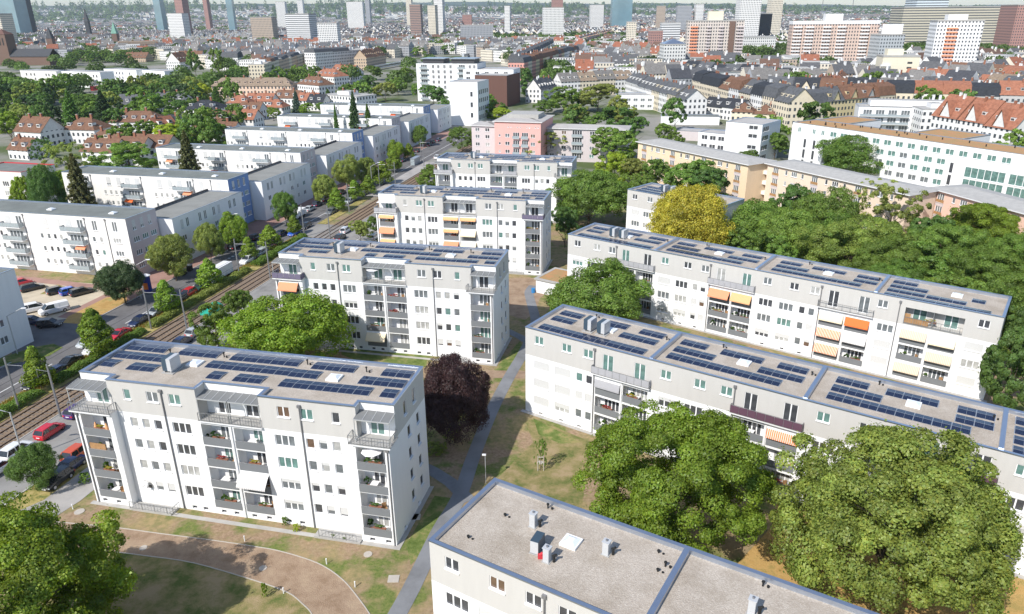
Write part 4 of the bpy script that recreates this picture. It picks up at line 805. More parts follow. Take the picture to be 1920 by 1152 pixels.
for a in [('airy', 128, 300, 90, 14, 'olive'), ('mid', 238, 296, 122, 12, 'mid'), ('airy', 78, 283, 42, 11, 'dark'), ('mid', 320, 252, 66, 11, 'lime'), ('mid', 276, 250, 34, 9, 'green'), ('mid', 115, 350, 50, 11, 'bright'), ('mid', 15, 232, 48, 13, 'bright'), ('conifer', 132, 206, 44, 20, 'dark'), ('conifer', 193, 204, 46, 20, 'deep'), ('mid', 375, 174, 48, 13, 'lime'), ('conifer', 405, 180, 30, 13, 'dark'), ('mid', 345, 150, 34, 12, 'mid'),
          ('mid', 330, 203, 44, 10, 'dark'), ('mid', 382, 222, 28, 7, 'bright'), ('mid', 440, 205, 30, 7, 'mid'), ('airy', 410, 240, 34, 8, 'olive'), ('mid', 348, 236, 30, 8, 'dark'), ('mid', 10, 345, 30, 7, 'dark'), ('mid', 40, 370, 40, 6, 'mid'), ('conifer', 555, 188, 22, 13, 'blue'), ('mid', 574, 204, 28, 7, 'bright'), ('mid', 512, 212, 26, 7, 'bright'), ('conifer', 615, 180, 22, 10, 'dark'), ('mid', 600, 200, 20, 5, 'mid'),
          ('mid', 655, 172, 44, 12, 'mid'), ('mid', 690, 158, 44, 14, 'dark'), ('mid', 722, 170, 44, 12, 'olive'), ('mid', 762, 142, 34, 15, 'mid'), ('mid', 745, 160, 36, 12, 'mid'), ('mid', 812, 178, 52, 13, 'dark'), ('mid', 788, 168, 36, 11, 'mid'), ('mid', 833, 200, 32, 10, 'dark'), ('mid', 700, 135, 34, 12, 'mid')]: T(*a)
rg = random.Random(3)
for i in range(58):      # wood on the left, along the railway
    px = rg.uniform(-20, 250) if i < 44 else rg.uniform(250, 390); lo, hi = (168, 226) if px < 215 else (168, 190)
    if i >= 44: lo, hi = 158, 182
    T(rg.choice(['mid', 'far', 'far']), px, rg.uniform(lo, hi), rg.uniform(34, 56), rg.uniform(11, 15), rg.choice(['dark', 'mid', 'green', 'dark', 'deep', 'olive']))
for i in range(34): T('far', rg.uniform(122, 245), rg.uniform(92, 112), rg.uniform(20, 30), rg.uniform(11, 15), rg.choice(['dark', 'mid', 'green', 'green']))
for i in range(22): T('far', rg.uniform(438, 600), rg.uniform(128, 152), rg.uniform(22, 34), rg.uniform(10, 14), rg.choice(['dark', 'mid', 'green', 'green']))
for px, py, w, h, c in [(363, 113, 34, 24, 'mid'), (409, 118, 36, 27, 'mid'), (800, 88, 40, 16, 'mid'), (822, 84, 36, 17, 'mid'), (785, 96, 30, 13, 'mid'), (840, 92, 26, 13, 'mid'), (430, 148, 40, 12, 'dark')]: T('far', px, py, w, h, c)
# hedges, bushes, sapling
def bush(px, py, r, h, col, label, name='bush'):
    p = P(px, py, 0); t = thing(name, label, 'bush', p, 1.3); link('foliage', PR['far'][TN[0] % 4][0], t, (0, 0, -.1*h), scale=(r*2, r*2, h*1.1), color=GR[col])
bush(556, 1036-40, .5, .9, 'lime', 'small yellow-green shrub against the nearest left block'); bush(535, 985, .45, 1.1, 'green', 'thin flowering shrub next to the yellow-green one'); bush(160, 905, .9, 1.3, 'mid', 'low round bush at left end of nearest left block'); bush(624, 1008, .25, .4, 'green', 'tiny green tuft beside the basement railing, left one'); bush(645, 1014, .25, .4, 'green', 'tiny green tuft beside the basement railing, right one'); bush(845, 820, 1.6, 1.8, 'olive', 'dry shrubs under the copper beech'); bush(817, 850, 1.6, 1.3, 'olive', 'dry brown shrub below the copper beech, by the gable')
bush(497, 1120, .35, 1.8, 'bright', 'thin bright green sapling on the lower lawn', 'sapling')
def hedge(name, s0, s1, t0, t1, h, label, col='green', n=None):
    rgn = np.random.default_rng(int(s0*10)+7777); L = s1-s0; n = n or int(L*abs(t1-t0)*260); a = rgn.uniform(s0, s1, n); b = rgn.uniform(t0, t1, n); e = np.minimum(np.minimum(a-s0, s1-a), np.minimum(b-t0, t1-b)).clip(0, .5)
    z = h*(.35+.65*(e/.5)**.5)*rgn.uniform(.55, 1.05, n)*(1+.15*np.sin(a*1.7)); pts = np.array([SO.x, SO.y])+a[:, None]*np.array(SD)+b[:, None]*np.array(SN); p = np.column_stack([pts, z])
    nr = rgn.normal(0, .6, (n, 3))+[0, 0, 1]; nr /= np.linalg.norm(nr, axis=1)[:, None]; t1_ = np.cross(nr, rgn.normal(size=(n, 3))); t1_ /= np.linalg.norm(t1_, axis=1)[:, None]; t2 = np.cross(nr, t1_); s = .13
    V = np.stack([p-t1_*s, p-t2*s*.6, p+t1_*s, p+t2*s*.6], 1).reshape(-1, 3); me = bpy.data.meshes.new(name); me.from_pydata(V.tolist(), [], np.arange(4*n).reshape(-1, 4).tolist()); me.materials.append(MATS['leaves'])
    at = me.attributes.new('tone', 'FLOAT_COLOR', 'POINT'); c = np.column_stack([rgn.normal(1, .15, n)]*3+[np.ones(n)]); at.data.foreach_set('color', np.repeat(c, 4, axis=0).astype(np.float32).ravel())
    t = thing(name, label, 'hedge', (0, 0, 0)); link('foliage', me, t, color=GR[col])
hedge('hedge', -60, -13, -6.0, -3.7, 1.0, 'clipped hedge beside tram track at the lower left edge', 'mid'); hedge('hedge', -11, 0, -6.1, -4.0, 1.2, 'short clipped hedge between two catenary masts near the tram track', 'mid'); hedge('hedge', 3, 23, -6.2, -4.2, 1.1, 'clipped hedge behind the left end of nearest block', 'green'); hedge('hedge', 25, 57, -6.2, -4.1, 1.1, 'long clipped hedge along the middle of the tram track', 'olive'); hedge('hedge', 60, 83, -6.4, -4.0, 1.2, 'rounded hedge ending at the tram crossing', 'green')
def grass_patch(name, s0, s1, t0, t1, col): hedge(name, s0, s1, t0, t1, .35, None, col)
def tall_grass(s0, s1, t0, t1, seed):
    rgn = np.random.default_rng(seed); n = int((s1-s0)*(t1-t0)*90); a = rgn.uniform(s0, s1, n); b = rgn.uniform(t0, t1, n); pts = np.array([SO.x, SO.y])+a[:, None]*np.array(SD)+b[:, None]*np.array(SN); h = rgn.uniform(.15, .5, n); q = rgn.uniform(0, 6.28, n); dx = np.column_stack([np.cos(q), np.sin(q)])*.09
    p = np.column_stack([pts, np.full(n, .05)]); V = np.stack([p-np.column_stack([dx, np.zeros(n)]), p+np.column_stack([dx, np.zeros(n)]), p+np.column_stack([rgn.normal(0, .12, (n, 2)), h])], 1).reshape(-1, 3)
    me = bpy.data.meshes.new('tall_grass'); me.from_pydata(V.tolist(), [], np.arange(3*n).reshape(-1, 3).tolist()); me.materials.append(MATS['leaves']); at = me.attributes.new('tone', 'FLOAT_COLOR', 'POINT'); c = np.column_stack([rgn.normal(1, .2, n), rgn.normal(1, .12, n), np.ones(n), np.ones(n)]); at.data.foreach_set('color', np.repeat(c, 3, axis=0).astype(np.float32).ravel()); return me
o = link('tall_grass', tall_grass(-60, 84, -8.1, -6.2, 9), color=(.33, .27, .07)); tag(o, None, None, kind='stuff')
# staked sapling on the lawn
p = P(1014, 883); t = thing('staked_sapling', 'young staked tree with pale posts on the dry lawn', 'young tree', p); link('crown', PR['airy'][0][0], t, (0, 0, -.2), scale=(1.6, 1.6, 4.6), color=GR['mid'])
for x in (-.35, .35): mb = MB(); mb.tube([(x, 0, 0), (x, 0, 2.2)], .06, 6, 'kerb_white'); mb.obj('stake', t)
mb = MB(); mb.box(-.4, -.05, 1.9, .4, .05, 2.0, 'kerb_white'); mb.obj('crossbar', t); mb = MB(); mb.tube([(0, 0, 0), (0, 0, 3)], .04, 6, 'bark'); mb.obj('trunk', t)
# ---------------------------------------------------------------- vehicles
def loft(mb, st, m, close=True):
    "st: list of (x, [(y,z)...]) half sections from sill to top; mirrored"
    R = []
    for x, sec in st: full = [(x, y, z) for y, z in sec]+[(x, -y, z) for y, z in sec[::-1]]; R.append(full)
    for i in range(len(R)-1):
        for k in range(len(R[i])-1): mb.face([R[i][k], R[i][k+1], R[i+1][k+1], R[i+1][k]], m)
    if close: mb.face(R[0][::-1], m); mb.face(R[-1], m)
CAR = {}
def car_parts(kind):
    if kind in CAR: return CAR[kind]
    L, Wd, H, belt, hood, x1, x2, x3, x4 = {'hatch': (4.0, 1.74, 1.48, .92, .88, -1.95, -1.55, .35, 1.1), 'sedan': (4.65, 1.8, 1.43, .9, .86, -1.75, -.95, .45, 1.25), 'wagon': (4.6, 1.8, 1.46, .92, .87, -2.2, -1.85, .45, 1.25), 'suv': (4.5, 1.86, 1.68, 1.02, 1.0, -2.15, -1.75, .35, 1.05), 'coupe': (4.5, 1.82, 1.3, .86, .8, -1.7, -.6, .2, 1.1), 'van': (5.1, 1.95, 1.95, 1.15, 1.12, -2.5, -2.42, 1.05, 1.85), 'mpv': (4.7, 1.85, 1.75, 1.05, .98, -2.3, -2.1, .7, 1.6)}[kind]
    h, w = L/2, Wd/2; b = MB()
    def sec(wf, zt): ww = w*wf; return [(ww*.9, .22), (ww, .38), (ww, zt-.16), (ww*.93, zt)]
    bk = belt+.02
    loft(b, [(-h, sec(.82, bk-.14)), (-h+.12, sec(.95, bk-.03)), (-h+.5, sec(1, bk)), (x1+.2, sec(1, bk)), (0, sec(1, belt)), (x4-.1, sec(1, hood+.02)), (h-.5, sec(.97, hood-.08)), (h-.12, sec(.88, hood-.22)), (h, sec(.74, hood-.34))], 'car_paint')
    g = MB(); lo = lambda f: [(w*.92, belt-.02)]; tw = w*.74
    loft(g, [(x1, [(w*.86, belt-.03), (w*.84, belt)]), (x2, [(w*.92, belt-.03), (tw, H-.07)]), (x3, [(w*.92, belt-.03), (tw, H-.05)]), (x4, [(w*.86, belt-.03), (w*.84, belt)])], 'car_glass')
    r = MB(); loft(r, [(x2-.03, [(tw*.98, H-.09), (tw*.86, H-.01)]), ((x2+x3)/2, [(tw*1.02, H-.07), (tw*.9, H+.03)]), (x3+.03, [(tw*.98, H-.08), (tw*.86, H-.01)])], 'car_paint')
    for sy in (-1, 1):      # pillars
        for xa, xb in ((x1, x2), (x4, x3)): y0, y1 = w*.87*sy, tw*sy*1.01; r.tube([(xa, y0, belt), (xb, y1, H-.06)], .045, 4, 'car_paint')
        xm = (x2+x3)/2-.1; r.tube([(xm, w*.93*sy, belt-.02), (xm, tw*1.01*sy, H-.06)], .05, 4, 'car_paint')
        if kind == 'van': r.face([(x2, w*.925*sy, belt-.02), (x3-1.1, w*.925*sy, belt-.02), (x3-1.1, tw*1.02*sy, H-.06), (x2, tw*1.02*sy, H-.06)][::sy], 'car_paint')
    wh = MB(); wh.tube([(0, -.1, 0), (0, .1, 0)], .33 if kind != 'van' else .35, 14, 'rubber'); wh.tube([(0, -.1, 0), (0, -.1, 0.001)], .1, 8, 'rubber'); wh.v = wh.v; 
    rim = MB(); rim.tube([(0, -.115, 0), (0, .115, 0)], .2, 10, 'alu'); hl = MB(); hl.box(-.08, -.2, -.07, .08, .2, .07, 'dome'); tl = MB(); tl.box(-.05, -.16, -.1, .05, .16, .1, 'red_thing'); pl = MB(); pl.box(-.02, -.26, -.055, .02, .26, .055, 'frame_white')
    cap = MB(); 
    CAR[kind] = dict(body=b.mesh('body', False), glass=g.mesh('windows'), roof=r.mesh('roof'), wheel=wh.mesh('wheel'), rim=rim.mesh('rim'), hl=hl.mesh('headlight'), tl=tl.mesh('tail_light'), plate=pl.mesh('number_plate'), L=L, W=Wd, belt=belt, hood=hood); return CAR[kind]
CC = {'red': (.55, .015, .03), 'white': (.75, .75, .75), 'navy': (.01, .02, .07), 'black': (.012, .012, .015), 'silver': (.45, .48, .50), 'grey': (.14, .15, .16), 'orange': (.55, .08, .02), 'blue': (.02, .10, .50), 'green': (.02, .07, .06), 'teal': (.02, .12, .20), 'brown': (.12, .03, .03), 'purple': (.07, .02, .15)}
def car(kind, px, py, col, label, flip=False, rot=None):
    q = car_parts(kind); p = P(px, py, .7); a = (rot if rot is not None else math.atan2(SD.y, SD.x))+(math.pi if flip else 0); nm = 'van' if kind == 'van' else 'parked_car'
    t = thing(nm, label, 'van' if kind == 'van' else 'car', (p.x, p.y, .03), a, 'cars along the tram street' if rot is None else 'cars in the car park'); c = CC[col]
    link('body', q['body'], t, color=c); link('windows', q['glass'], t); link('roof', q['roof'], t, color=c)
    for x in (-1, 1):
        for y in (-1, 1): wo = link('wheel', q['wheel'], t, (x*q['L']*.31, y*(q['W']/2-.1), .33)); link('rim', q['rim'], wo)
    for y in (-1, 1): link('headlight', q['hl'], t, (q['L']/2-.1, y*q['W']*.31, q['hood']-.36)); link('tail_light', q['tl'], t, (-q['L']/2+.03, y*q['W']*.36, q['belt']-.3))
    link('number_plate', q['plate'], t, (q['L']/2+.01, 0, .42)); link('number_plate', q['plate'], t, (-q['L']/2-.01, 0, .55)); return t
for a in [('hatch', 93, 806, 'red', 'small red hatchback by the tram track, left of nearest block', False), ('suv', 32, 844, 'white', 'white estate car driving at the left edge below the red hatchback', False), ('suv', 148, 847, 'orange', 'orange compact SUV half hidden by the nearest block', False), ('sedan', 129, 873, 'navy', 'dark blue saloon parked behind the small tree', True), ('hatch', 106, 897, 'black', 'black car under the small tree at left', True), ('hatch', -4, 876, 'white', 'white car cut by the left picture edge', False), ('hatch', 146, 768, 'purple', 'dark purple car peeping out behind nearest block', False),
          ('coupe', 129, 677, 'black', 'long black saloon on the street above nearest block', True), ('hatch', 66, 716, 'black', 'black car beside leftmost young street tree', True), ('hatch', 98, 701, 'navy', 'dark car partly behind the leftmost young street tree', True), ('hatch', 176, 652, 'white', 'white hatchback below the second young street tree', True), ('hatch', 164, 640, 'silver', 'silver car hidden behind second young street tree', True), ('coupe', 223, 625, 'red', 'bright red coupe beside the dry verge', True), ('sedan', 262, 600, 'navy', 'navy convertible behind the red coupe', True), ('wagon', 294, 582, 'silver', 'silver estate parked behind the navy convertible', True), ('hatch', 318, 570, 'black', 'black car behind third young street tree', True), ('hatch', 334, 560, 'navy', 'dark blue car just before the second red one', True), ('hatch', 352, 549, 'red', 'red hatchback between dark cars farther up the street', True), ('wagon', 378, 535, 'green', 'dark green estate before the white delivery truck', True),
          ('suv', 464, 487, 'white', 'white SUV parked by the hedge beyond the truck', True), ('wagon', 488, 473, 'silver', 'silver estate behind the white SUV', True), ('hatch', 516, 457, 'red', 'dark red hatchback beside the hedge', True), ('sedan', 552, 435, 'blue', 'bright blue car by a catenary mast', True), ('hatch', 573, 423, 'black', 'black car just beyond the bright blue one', True),
          ('hatch', 528, 437, 'navy', 'dark car on the far lane opposite the bright blue one', False), ('hatch', 479, 444, 'black', 'black car in the shade of the white terrace block', False), ('hatch', 440, 461, 'black', 'black car parked under sidewalk trees', False), ('sedan', 580, 391, 'silver', 'silver saloon behind the white van up the street', False), ('hatch', 595, 382, 'navy', 'dark blue car beyond the silver saloon', False), ('sedan', 609, 373, 'black', 'dark car beside the far facade of the second terrace', False), ('sedan', 621, 396, 'grey', 'grey saloon at the verge across from the white van', True), ('hatch', 633, 388, 'white', 'white car just behind the grey saloon', True), ('sedan', 655, 376, 'silver', 'pale car next to the tram stop verge', True), ('hatch', 681, 363, 'grey', 'grey hatchback farther along the tram verge', True),
          ('hatch', 366, 620, 'silver', 'silver hatchback waiting right of the tram track', False), ('sedan', 340, 640, 'navy', 'dark saloon just above the nearest block roof', False), ('hatch', 638, 444, 'black', 'black car right of the track behind second block roof', False), ('hatch', 648, 431, 'white', 'white car next to the small olive tree', False), ('wagon', 702, 443, 'white', 'white estate beside the third left block', False), ('wagon', 694, 455, 'grey', 'grey car below the white estate at third block', False),
          ('sedan', 820, 294, 'white', 'white car near the left end of the fourth block', False), ('hatch', 774, 289, 'silver', 'silver car by the far tram stop', False), ('hatch', 755, 300, 'navy', 'dark blue car left of the far tram stop', False), ('hatch', 783, 282, 'black', 'black car beyond the silver one at the far stop', False), ('hatch', 804, 271, 'navy', 'navy car in the distant kerb row', False), ('hatch', 811, 266, 'black', 'black car in the distant kerb row', False), ('hatch', 822, 262, 'navy', 'last dark car in the distant kerb row', False), ('hatch', 730, 312, 'grey', 'grey car in the shade of the terrace blocks', False), ('hatch', 700, 330, 'black', 'black car in the shade of the terrace blocks', False), ('hatch', 672, 345, 'navy', 'navy car under the olive sidewalk trees', False), ('hatch', 640, 360, 'black', 'black car behind the olive sidewalk trees', False)]: car(*a)
ra = -.23+R_(62)
for a in [('hatch', 107, 544, 'black', 'dark hatchback left in the row of three in the car park', False, ra), ('hatch', 132, 545, 'blue', 'blue hatchback in the middle of the car park row', False, ra), ('wagon', 153, 546, 'black', 'dark estate right in the car park row', False, ra), ('wagon', 60, 538, 'black', 'black car by the planted strip, left in the car park', False, ra), ('hatch', 40, 529, 'red', 'red car in the farthest corner of the car park', False, ra), ('mpv', 62, 578, 'white', 'white people carrier beside the white van', False, ra-R_(8)), ('van', 101, 580, 'white', 'white delivery van in the car park entrance', True, ra-R_(4)), ('hatch', 92, 606, 'black', 'black hatchback in front of the white van', False, ra-R_(40)), ('hatch', 58, 601, 'navy', 'dark car half hidden by the left edge building', False, ra-R_(40))]: car(*a)
def truck(px, py, label, L=6.2, col='white', h=2.6):
    q = P(px, py, 1.2); t = thing('delivery_truck', label, 'truck', (q.x, q.y, .03), math.atan2(SD.y, SD.x)+math.pi); mb = MB(); mb.box(-L/2, -1.05, .7, L/2-1.7, 1.05, h+.3, 'tinted'); o = mb.obj('box_body', t); o.color = c4(CC[col])
    mb = MB(); loft(mb, [(L/2-1.6, [(.95, .4), (.98, 1.2), (.8, 2.1)]), (L/2-.9, [(.95, .4), (.98, 1.2), (.8, 2.1)]), (L/2-.25, [(.95, .4), (.95, 1.15), (.9, 1.2)]), (L/2+.15, [(.9, .4), (.88, .95), (.8, 1.0)])], 'car_paint'); o = mb.obj('cab', t); o.color = c4(CC['white'])
    mb = MB(); mb.face([(L/2-.86, -.78, 2.0), (L/2-.24, -.86, 1.24), (L/2-.24, .86, 1.24), (L/2-.86, .78, 2.0)][::-1], 'car_glass'); mb.obj('windscreen', t)
    for x in (-L*.28, L*.33):
        for y in (-1, 1): link('wheel', car_parts('van')['wheel'], t, (x, y*.9, .36))
truck(411, 514, 'white box truck parked on the tram street by the advertising column', 7.2); truck(560, 400, 'smaller white box van in the middle of the street', 5.0, h=2.0)
t = thing('covered_trailer', 'green tarpaulin-covered trailer between track and trees', 'trailer', P(398, 588), math.atan2(SD.y, SD.x)); mb = MB(); loft(mb, [(-2.3, [(.9, .5), (.9, 1.0), (.3, 1.3)]), (-1.6, [(1.1, .5), (1.1, 1.3), (.4, 1.8)]), (1.6, [(1.1, .5), (1.1, 1.3), (.4, 1.8)]), (2.4, [(.9, .5), (.9, 1.0), (.3, 1.3)])], 'green_tarp'); mb.obj('tarpaulin', t)
for y in (-1, 1): link('wheel', car_parts('van')['wheel'], t, (0, y*.9, .36))
# ---------------------------------------------------------------- street furniture
def mast(px, py, top_py, label, arm=0):
    p = P(px, py); h = 8.2; t = thing('catenary_mast', label, 'mast', p, 0, 'grey masts along the tram track'); mb = MB(); mb.tube([(0, 0, 0), (0, 0, h)], [.16, .12], 8, 'steel'); mb.obj('pole', t)
    if arm: mb = MB(); d = SN*arm; mb.tube([(0, 0, h-1.1), (d.x, d.y, h-1.0)], .035, 5, 'steel'); mb.obj('arm', t); mb = MB(); mb.tube([(d.x, d.y, 5.9), (d.x, d.y, h-.9)], .02, 4, 'steel'); mb.obj('hanger', t)
for i, (px, py, a) in enumerate([(36, 768, 2.6), (114, 782, -2.0), (284, 618, 2.4), (352, 625, -2.0), (449, 517, 2.6), (507, 523, -2.0), (571, 444, 2.4), (619, 446, -2.0), (655, 398, 2.4), (742, 352, -2), (712, 350, 2.4), (795, 312, -2), (790, 303, 2.4)]): mast(px, py, 0, 'grey mast on the %s side of the tram track, number %s from the front' % (('left', 'right')[a < 0], ('one', 'two', 'three', 'four', 'five', 'six', 'seven')[i//2]), a)
def lamp(px, py, h, arm, label, m='steel_light'):
    p = P(px, py); t = thing('street_lamp', label, 'street lamp', p); mb = MB(); n = 7; pts = [(0, 0, 0), (0, 0, h*.85)]
    for i in range(1, n+1): a = i/n*1.45; pts.append((arm[0]*math.sin(a), arm[1]*math.sin(a), h*.85+h*.15*(math.sin(a))))
    mb.tube(pts, [.09]*2+[.055]*n, 6, m); mb.obj('pole', t); e = pts[-1]; d = Vector(arm).normalized(); mb = MB(); mb.obox((e[0]+d.x*.3, e[1]+d.y*.3), (d.x, d.y), .38, .13, e[2]-.08, e[2]+.06, 'frame_white'); mb.obj('lamp_head', t)
lamp(45, 862, 8, (-2.2, -.6), 'curved street lamp in front of the white estate car at left edge'); lamp(33, 664, 8, (2.4, .5), 'curved street lamp before the left edge building'); lamp(265, 560, 8, (2.4, .3), 'curved street lamp beside the advertising column'); lamp(430, 462, 8, (2.4, .3), 'curved street lamp among the sidewalk trees'); lamp(698, 352, 8, (2.4, .3), 'curved street lamp at the second terrace block')
p = P(911, 906); t = thing('path_lamp', 'slim path lamp behind the corner of the foreground roof', 'lamp', p); mb = MB(); mb.tube([(0, 0, 0), (0, 0, 4.0)], .05, 6, 'steel_light'); mb.obj('pole', t); mb = MB(); mb.box(-.35, -.14, 3.9, .1, .14, 4.0, 'frame_white'); mb.obj('lamp_head', t)
for i, (px, py) in enumerate([(95.7, 971), (215.6, 984), (459, 1015), (612.6, 1058), (666, 1101), (532, 1113), (137, 955)]):
    t = MB(); t.tube([(0, 0, 0), (0, 0, .62)], .055, 8, 'frame_white'); t.tube([(0, 0, .62), (0, 0, .68)], .07, 8, 'frame_white'); o = link('path_bollard', t.mesh('path_bollard')); o.location = P(px, py); tag(o, 'short white marker post by the brown track, %s from the left' % ('first', 'third', 'fourth', 'sixth', 'seventh', 'fifth', 'second')[i], 'bollard', 'white marker posts along the brown track')
for px, py, w, l in [(149, 960, .55, 'pale manhole cover near the left end of nearest block'), (269, 1028, .4, 'round manhole cover in the shade on the brown track'), (493, 1066, .4, 'round manhole cover in the middle of the brown track'), (690, 1040, .45, 'manhole cover right of the basement stairs'), (1013, 868, .4, 'pale round stone beside the staked sapling')]:
    t = MB(); t.tube([(0, 0, 0), (0, 0, .06)], w, 14, 'kerb_white'); o = link('manhole_cover', t.mesh('manhole_cover')); o.location = P(px, py); tag(o, l, 'manhole cover')
for px, py, l in [(738, 1086, 'square pale drain cover beside the grey path'), (779, 970, 'square drain cover at the gable of nearest block')]: t = MB(); t.box(-.55, -.5, 0, .55, .5, .06, 'kerb_white'); o = link('drain_cover', t.mesh('drain_cover')); o.location = P(px, py); tag(o, l, 'drain cover')
p = P(279, 549); t = thing('advertising_column', 'blue and orange advertising column on the pavement', 'advertising column', p); mb = MB(); mb.tube([(0, 0, 0), (0, 0, .3)], .85, 20, 'steel'); mb.obj('base', t)
mb = MB(); mb.tube([(0, 0, .3), (0, 0, 3.6)], .75, 20, 'sign_blue'); mb.obj('poster_drum', t); mb = MB(); mb.tube([(0, 0, 3.6), (0, 0, 3.72), (0, 0, 3.9)], [.9, .92, .5], 20, 'frame_white'); mb.obj('cap', t)
mb = MB()
for k in range(7): a0, a1 = -2.4+k*.2, -2.2+k*.2; mb.face([(.77*math.cos(a0), .77*math.sin(a0), .9), (.77*math.cos(a1), .77*math.sin(a1), .9), (.77*math.cos(a1), .77*math.sin(a1), 2.3), (.77*math.cos(a0), .77*math.sin(a0), 2.3)], 'sign_orange')
mb.obj('poster', t)
p = P(779, 308); t = thing('tram_shelter', 'teal glass tram shelter at the far stop', 'shelter', p, -.226); mb = MB(); mb.box(-.9, -3.2, 2.4, .9, 3.2, 2.55, 'alu'); mb.obj('canopy', t); mb = MB(); mb.box(.75, -3.1, .1, .8, 3.1, 2.3, 'glass_panel'); mb.obj('rear_pane', t); mb = MB(); mb.box(-.75, -3.1, .1, .8, -3.05, 2.3, 'glass_panel'); mb.obj('side_pane', t)
p = P(650, 385); t = thing('tram_shelter', 'green glass tram shelter behind the third block', 'shelter', P(730, 372), -.226); mb = MB(); mb.box(-.8, -5, 2.4, .8, 5, 2.55, 'steel'); mb.obj('canopy', t); mb = MB(); mb.box(.7, -4.9, .1, .75, 4.9, 2.3, 'glass_panel'); mb.obj('rear_pane', t)
for i, (px, py) in enumerate([(333, 517), (345, 515), (356, 508)]): mb = MB(); mb.box(-.5, -.6, 0, .5, .6, 1.25, 'black'); mb.box(-.55, -.65, 1.25, .55, .65, 1.38, 'steel'); o = link('waste_container', mb.mesh('waste_container')); o.location = P(px, py); tag(o, 'dark waste container on the pavement, %s of three' % ('left', 'middle', 'right')[i], 'container', 'waste containers beside the terrace')
for t_ in (-2.02, .83):
    a, b = ST(-60, t_), ST(255, t_); mb = MB(); mb.tube([(a[0], a[1], 5.9), (b[0], b[1], 5.9)], .025, 4, 'frame_dark'); o = mb.obj('contact_wire'); tag(o, 'thin overhead wire above the %s tram track' % ('left' if t_ < 0 else 'right'), 'overhead wire')
# garage with planted roof
gx = P(1005, 522, 3); gr_ = -.60; t = thing('garage', 'low white garage with dry planted roof beside the rear right block', 'garage', (gx.x, gx.y, 0), gr_); mb = MB(); mb.box(0, 0, 0, 15, 7.5, 2.8, 'white_render'); mb.obj('wall', t); mb = MB(); mb.face([(.3, .3, 3.0), (14.7, .3, 3.0), (14.7, 7.2, 3.0), (.3, 7.2, 3.0)], 'green_roof'); mb.obj('planted_roof', t); mb = MB(); ring(mb, [(0, 0), (15, 0), (15, 7.5), (0, 7.5)], .35, .3, 2.8, 3.05, 'concrete'); mb.obj('parapet', t)
mb = MB(); mb.tube([(0, 0, 0), (0, 0, .9)], .4, 8, 'blue_tarp'); o = link('rubbish_bin', mb.mesh('rubbish_bin')); o.location = P(1000, 549); tag(o, 'blue bin at the corner of the low garage', 'bin')
# tubular goal frame at lower right
t = thing('frame', 'dark tubular frame on the dry grass at lower right', 'frame', P(1868, 1120), .4); mb = MB(); mb.tube([(-2, 0, 0), (-1.6, 0, 1.9), (1.8, .4, 1.9), (2.2, .4, 0)], .05, 6, 'frame_dark'); mb.obj('bar', t); mb = MB(); mb.tube([(-1.6, 0, 1.9), (-1.2, 2, 1.5), (2.0, 2.4, 1.5)], .04, 6, 'frame_dark'); mb.obj('bar', t)
# ---------------------------------------------------------------- loggia furnishing
def mk_pot():
    mb = MB(); mb.tube([(0, 0, 0), (0, 0, .3)], [.13, .18], 8, 'terracotta'); return mb.mesh('pot')
PM = mk_pot(); mb = MB(); mb.box(-.7, -.14, 0, .7, .14, .2, 'terracotta'); BOXM = mb.mesh('planter')
mb = MB(); mb.box(-.25, -.25, .4, .25, .25, .45, 'wood'); SEAT = mb.mesh('seat'); mb = MB(); mb.box(-.25, .2, .45, .25, .25, .95, 'wood'); BACK = mb.mesh('backrest'); mb = MB()
for x in (-.22, .2):
    for y in (-.22, .2): mb.box(x, y, 0, x+.03, y+.03, .4, 'frame_dark')
LEGS = mb.mesh('leg_frame'); mb = MB(); mb.box(-.4, -.4, .7, .4, .4, .74, 'frame_white'); TT = mb.mesh('table_top'); mb = MB(); mb.tube([(0, 0, 0), (0, 0, .7)], .05, 6, 'frame_dark'); TL = mb.mesh('leg')
mb = MB(); n = 8; c0 = (0, 0, 2.25)
for k in range(n): a, b = 6.283*k/n, 6.283*(k+1)/n; mb.face([c0, (1.1*math.cos(a), 1.1*math.sin(a), 1.95), (1.1*math.cos(b), 1.1*math.sin(b), 1.95)], 'white_cloth')
CAN = mb.mesh('canopy'); mb = MB(); mb.tube([(0, 0, 0), (0, 0, 2.2)], .03, 6, 'alu'); POLE = mb.mesh('pole')
ORD = ['ground-floor', 'first-floor', 'second-floor', 'third-floor', 'top-floor']
rg = random.Random(99)
FLW = {'red flowering': (.35, .05, .05), 'green leafy': (.09, .17, .03), 'yellow flowering': (.35, .30, .03), 'dark leafy': (.04, .09, .02)}
